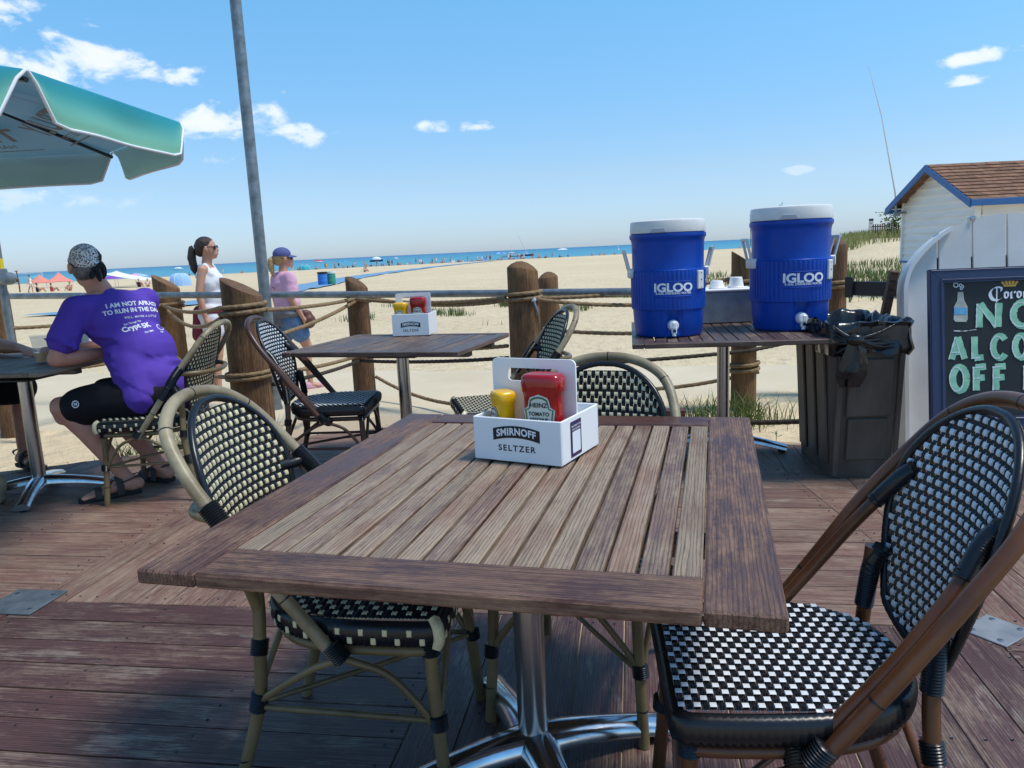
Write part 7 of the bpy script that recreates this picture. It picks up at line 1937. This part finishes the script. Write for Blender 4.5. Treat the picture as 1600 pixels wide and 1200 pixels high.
def canopy(label, x, y, c, w_, h, rz):
    t = thing('beach_canopy', label, 'canopy', G(x, y), rz, 'coral canopies')
    b = MB()
    def fn(u, v):
        X_, Y_ = (u - .5) * 2, (v - .5) * 2; r_ = max(abs(X_), abs(Y_)); q = math.hypot(X_, Y_)
        return (X_ * w_, Y_ * w_, h * (1.0 - .62 * r_ ** .75) - .1 * (1 - abs(abs(X_) - abs(Y_))) * r_)
    b.grid(fn, 16, 16); o = b.build('cloth', M[c], t, smooth=80); sd = o.modifiers.new('t', 'SOLIDIFY'); sd.thickness = .03
    for sx in (-1, 1):
        for sy in (-1, 1):
            b = MB(); b.tube([(sx * w_ * .97, sy * w_ * .97, -.1), (sx * w_ * .97, sy * w_ * .97, h * .36)], .03, 6); b.build('leg', M['trim_white'], t)
canopy('left one of two coral beach canopies near the water', -66.0, 110, 'cloth_coral', 1.35, 1.9, R(12))
canopy('right one of two coral beach canopies, beside the bandana', -59.8, 104, 'cloth_coral', 1.6, 2.1, R(30))
t = thing('shade_sail', 'white shade sail sloping down beside the man in purple', 'canopy', G(-39.5, 80), R(-8))
b = MB(); b.grid(lambda u, v: (-1.6 + 4.6 * u, -1.5 + 3 * v, 1.75 - 1.05 * u ** .7 - .22 * math.sin(v * PI) * (1 - u)), 12, 8); o = b.build('cloth', M['cloth_white'], t, smooth=80); sd = o.modifiers.new('t', 'SOLIDIFY'); sd.thickness = .02
for x, y, h in ((-1.58, -1.48, 1.74), (-1.58, 1.48, 1.74), (2.95, -1.48, .7), (2.95, 1.48, .7)):
    b = MB(); b.tube([(x, y, -.1), (x, y, h)], .025, 6); b.build('pole', M['trim_white'], t)
def dome(label, x, y, c, w_, h, rz, cat='tent'):
    t = thing('dome_tent', label, cat, G(x, y), rz, 'beach tents'); b = MB()
    b.grid(lambda u, v: (w_ * math.cos(2 * PI * u) * math.cos(v * PI / 2) ** .55, .8 * w_ * math.sin(2 * PI * u) * math.cos(v * PI / 2) ** .55, h * math.sin(v * PI / 2) ** .9), 24, 8)
    b.build('shell', M[c], t, smooth=80)
    for k in range(4):
        a = PI / 4 * k + .3; b = MB(); b.tube([(w_ * 1.01 * math.cos(a) * math.copysign(abs(math.cos(PI * u / 16)) ** .55, math.cos(PI * u / 16)), .81 * w_ * math.sin(a) * math.copysign(abs(math.cos(PI * u / 16)) ** .55, math.cos(PI * u / 16)), h * 1.01 * math.sin(PI * u / 16) ** .9) for u in range(17)], .022, 5); b.build('pole', M['trim_white'], t)
dome('pale blue dome tent on the sand behind the slant topped post', -30.7, 73.0, 'cloth_sky', 1.0, 1.15, R(20))
dome('small teal beach tent behind the woman in pink', -52.6, 203, 'cloth_teal', 1.6, 1.4, R(5))
def beach_chair(label, x, y, c, rz, k=1.0):
    t = thing('beach_chair', label, 'beach chair', G(x, y), rz, 'beach chairs on the sand'); t.scale = (k, k, k)
    b = MB(); b.rbox((0, .05, .26), (.5, .5, .03), .01); b.build('seat', M[c], t); b = MB(); b.rbox((0, -.32, .58), (.5, .03, .75), .01, (R(24), 0, 0)); b.build('backrest', M[c], t)
    b = MB()
    for s_ in (-1, 1): b.tube([(s_ * .27, .28, 0), (s_ * .27, .28, .26), (s_ * .27, -.2, .26), (s_ * .27, -.48, .95)], .018, 6); b.tube([(s_ * .27, -.34, 0), (s_ * .27, .1, .45), (s_ * .27, -.36, .5)], .018, 6)
    b.build('frame', M['trim_white'], t)
beach_chair('teal beach chair beside the pale blue dome tent', -28.9, 73.6, 'cloth_teal', R(150))
beach_chair('orange beach chair tilted back above the log post behind the small table', -20.6, 112.2, 'cloth_orange', R(120), 1.25)
beach_chair('white beach chair on the shore behind the woman in pink', -55.9, 203, 'cloth_white', R(60))
beach_chair('blue beach chair on the shore right of the white walkers', -5.7, 213, 'cloth_blue', R(200), 1.3)
t = thing('beach_cooler', 'white cooler box on the shore beside the bather in red', 'cooler', G(-14.6, 214), R(15)); b = MB(); b.rbox((0, 0, .3), (1.0, .55, .6), .04); b.build('body', M['cloth_white'], t); b = MB(); b.rbox((0, 0, .66), (1.04, .6, .1), .03); b.build('lid', M['trim_white'], t)
def barrel(label, x, y, c):
    t = thing('rubbish_barrel', label, 'bin', G(x, y), 0, 'barrels on the sand')
    b = MB(); b.lathe([(.30, 0), (.31, .02), (.315, .28), (.33, .30), (.315, .32), (.315, .56), (.33, .58), (.315, .60), (.31, .86), (.32, .88), (.30, .88), (.29, .5), (.0005, .48)], 24, cap=False); b.build('drum', M[c], t)
    b = MB(); b.lathe([(.325, .76), (.335, .78), (.335, .90), (.30, .90), (.295, .80)], 24, cap=False); b.build('liner', M['bag_black' if c != 'cloth_green' else 'cloth_white'], t)
barrel('blue rubbish barrel on the sand right of the woman in pink', -12.35, 52, 'cloth_blue')
barrel('grey green rubbish barrel behind the blue one', -11.95, 52.7, 'cloth_green')
t = thing('volleyball_net', 'white volleyball net strung across the sand at the far left', 'net', (-112, 178, ground_z(-112, 178)), R(8))
for x in (-5.5, 5.5):
    b = MB(); b.tube([(x, 0, -.2), (x, 0, 2.55)], .07, 8); b.build('post', M['trim_white'], t)
b = MB(); b.rbox((0, 0, 2.45), (11, .03, .09), .01); b.rbox((0, 0, 1.5), (11, .03, .06), .01); b.build('tape', M['trim_white'], t)
b = MB()
for k in range(54): b.tube([(-5.4 + .2 * k, 0, 1.5), (-5.4 + .2 * k, 0, 2.45)], .006, 3)
b.build('mesh', M['dark_metal'], t)['kind'] = 'stuff'
t = thing('wooden_pole', 'bare weathered wooden pole standing in the sand at the far left', 'pole', G(-49.7, 79.2)); b = MB(); b.tube([(0, 0, -.2), (.03, 0, 1.2), (-.06, 0, 2.2)], [.07, .065, .055], 10); b.build('pole', M['post_wood'], t)
b = MB(); b.rbox((-.06, 0, 2.15), (.3, .05, .08), .01); b.build('crosspiece', M['post_wood'], t)
def hull(L, Bm, H_, m, t, name='hull', y0=0):
    b = MB(); vs = []; n = 12
    for i in range(n + 1):
        f = i / n; w_ = Bm / 2 * math.sin(PI * min(1, .18 + f * .82)) ** .6 if f < .999 else .02; x = (f - .5) * L
        for yy, zz_ in ((-1, H_), (-.8, .25 * H_), (0, 0), (.8, .25 * H_), (1, H_), (.0, H_ * .94)): vs.append((x, y0 + yy * w_, zz_ + .12 * H_ * f * f))
    b.add(vs, [(6 * i + k, 6 * i + (k + 1) % 6, 6 * i + 6 + (k + 1) % 6, 6 * i + 6 + k) for i in range(n) for k in range(6)] + [tuple(range(6))[::-1], tuple(6 * n + k for k in range(6))]); b.build(name, M[m], t, smooth=50)
t = thing('motor_boat', 'white motor boat moored beside the tilted mast', 'boat', (2.2, 330, LAKE_Z - .1), R(8), 'boats on the lake'); hull(8.2, 2.6, 1.1, 'boat_white', t)
b = MB(); b.rbox((.3, 0, 1.5), (2.6, 1.9, .9), .15); b.build('cabin', M['boat_white'], t); b = MB(); b.rbox((.4, 0, 1.62), (2.64, 1.94, .35), .05); b.build('window', M['cloth_navy'], t); b = MB(); b.tube([(.2, 0, 1.9), (.2, 0, 4.6)], .06, 6); b.build('mast', M['trim_white'], t)
t = thing('catamaran', 'beached catamaran with its bare mast leaning left', 'boat', (9.0, 335, LAKE_Z - .1), R(15), 'boats on the lake'); hull(5.5, .7, .8, 'cloth_navy', t, y0=-1.1); hull(5.5, .7, .8, 'cloth_navy', t, y0=1.1)
b = MB(); b.rbox((0, 0, .85), (2.4, 2.3, .08), .02); b.build('trampoline', M['cloth_white'], t); b = MB(); b.tube([(.4, 0, .8), (-3.4, 0, 8.6)], .09, 8); b.build('mast', M['trim_white'], t)
b = MB(); b.tube([(.4, 0, 1.4), (-2.2, 0, 1.6)], .05, 6); b.build('boom', M['trim_white'], t)
for x, y, lb, k in ((-69.9, 420, 'white cabin boat with a dark hull out on the lake', 1.0), (-144, 600, 'tiny white boat far out above the blue barrel', .85), (-84.6, 600, 'tiny white boat far out right of the cabin boat', .6), (-210.6, 500, 'small white boat far out beside the ponytail of the woman in white', .9)):
    t = thing('motor_boat', lb, 'boat', (x, y, LAKE_Z - .1), R(20), 'boats on the lake'); t.scale = (k, k, k); hull(7.0, 2.4, 1.0, 'cloth_navy' if k == 1 else 'boat_white', t)
    b = MB(); b.ball((0, 0, 1.2), (2.6, 1.1, 1.5 if k == 1 else .9), 14, 8); b.build('cover', M['boat_white'], t)
t = thing('marker_buoy', 'white marker buoy on the water left of the blue coolers', 'buoy', (60.6, 420, LAKE_Z - .3)); b = MB(); b.lathe([(.5, 0), (.6, .4), (.5, .8), (.25, 1.2), (.2, 2.4), (.02, 2.6)], 12); b.build('float', M['boat_white'], t); b = MB(); b.lathe([(.26, 1.5), (.25, 1.8)], 12, cap=False); b.build('band', M['cloth_blue'], t)
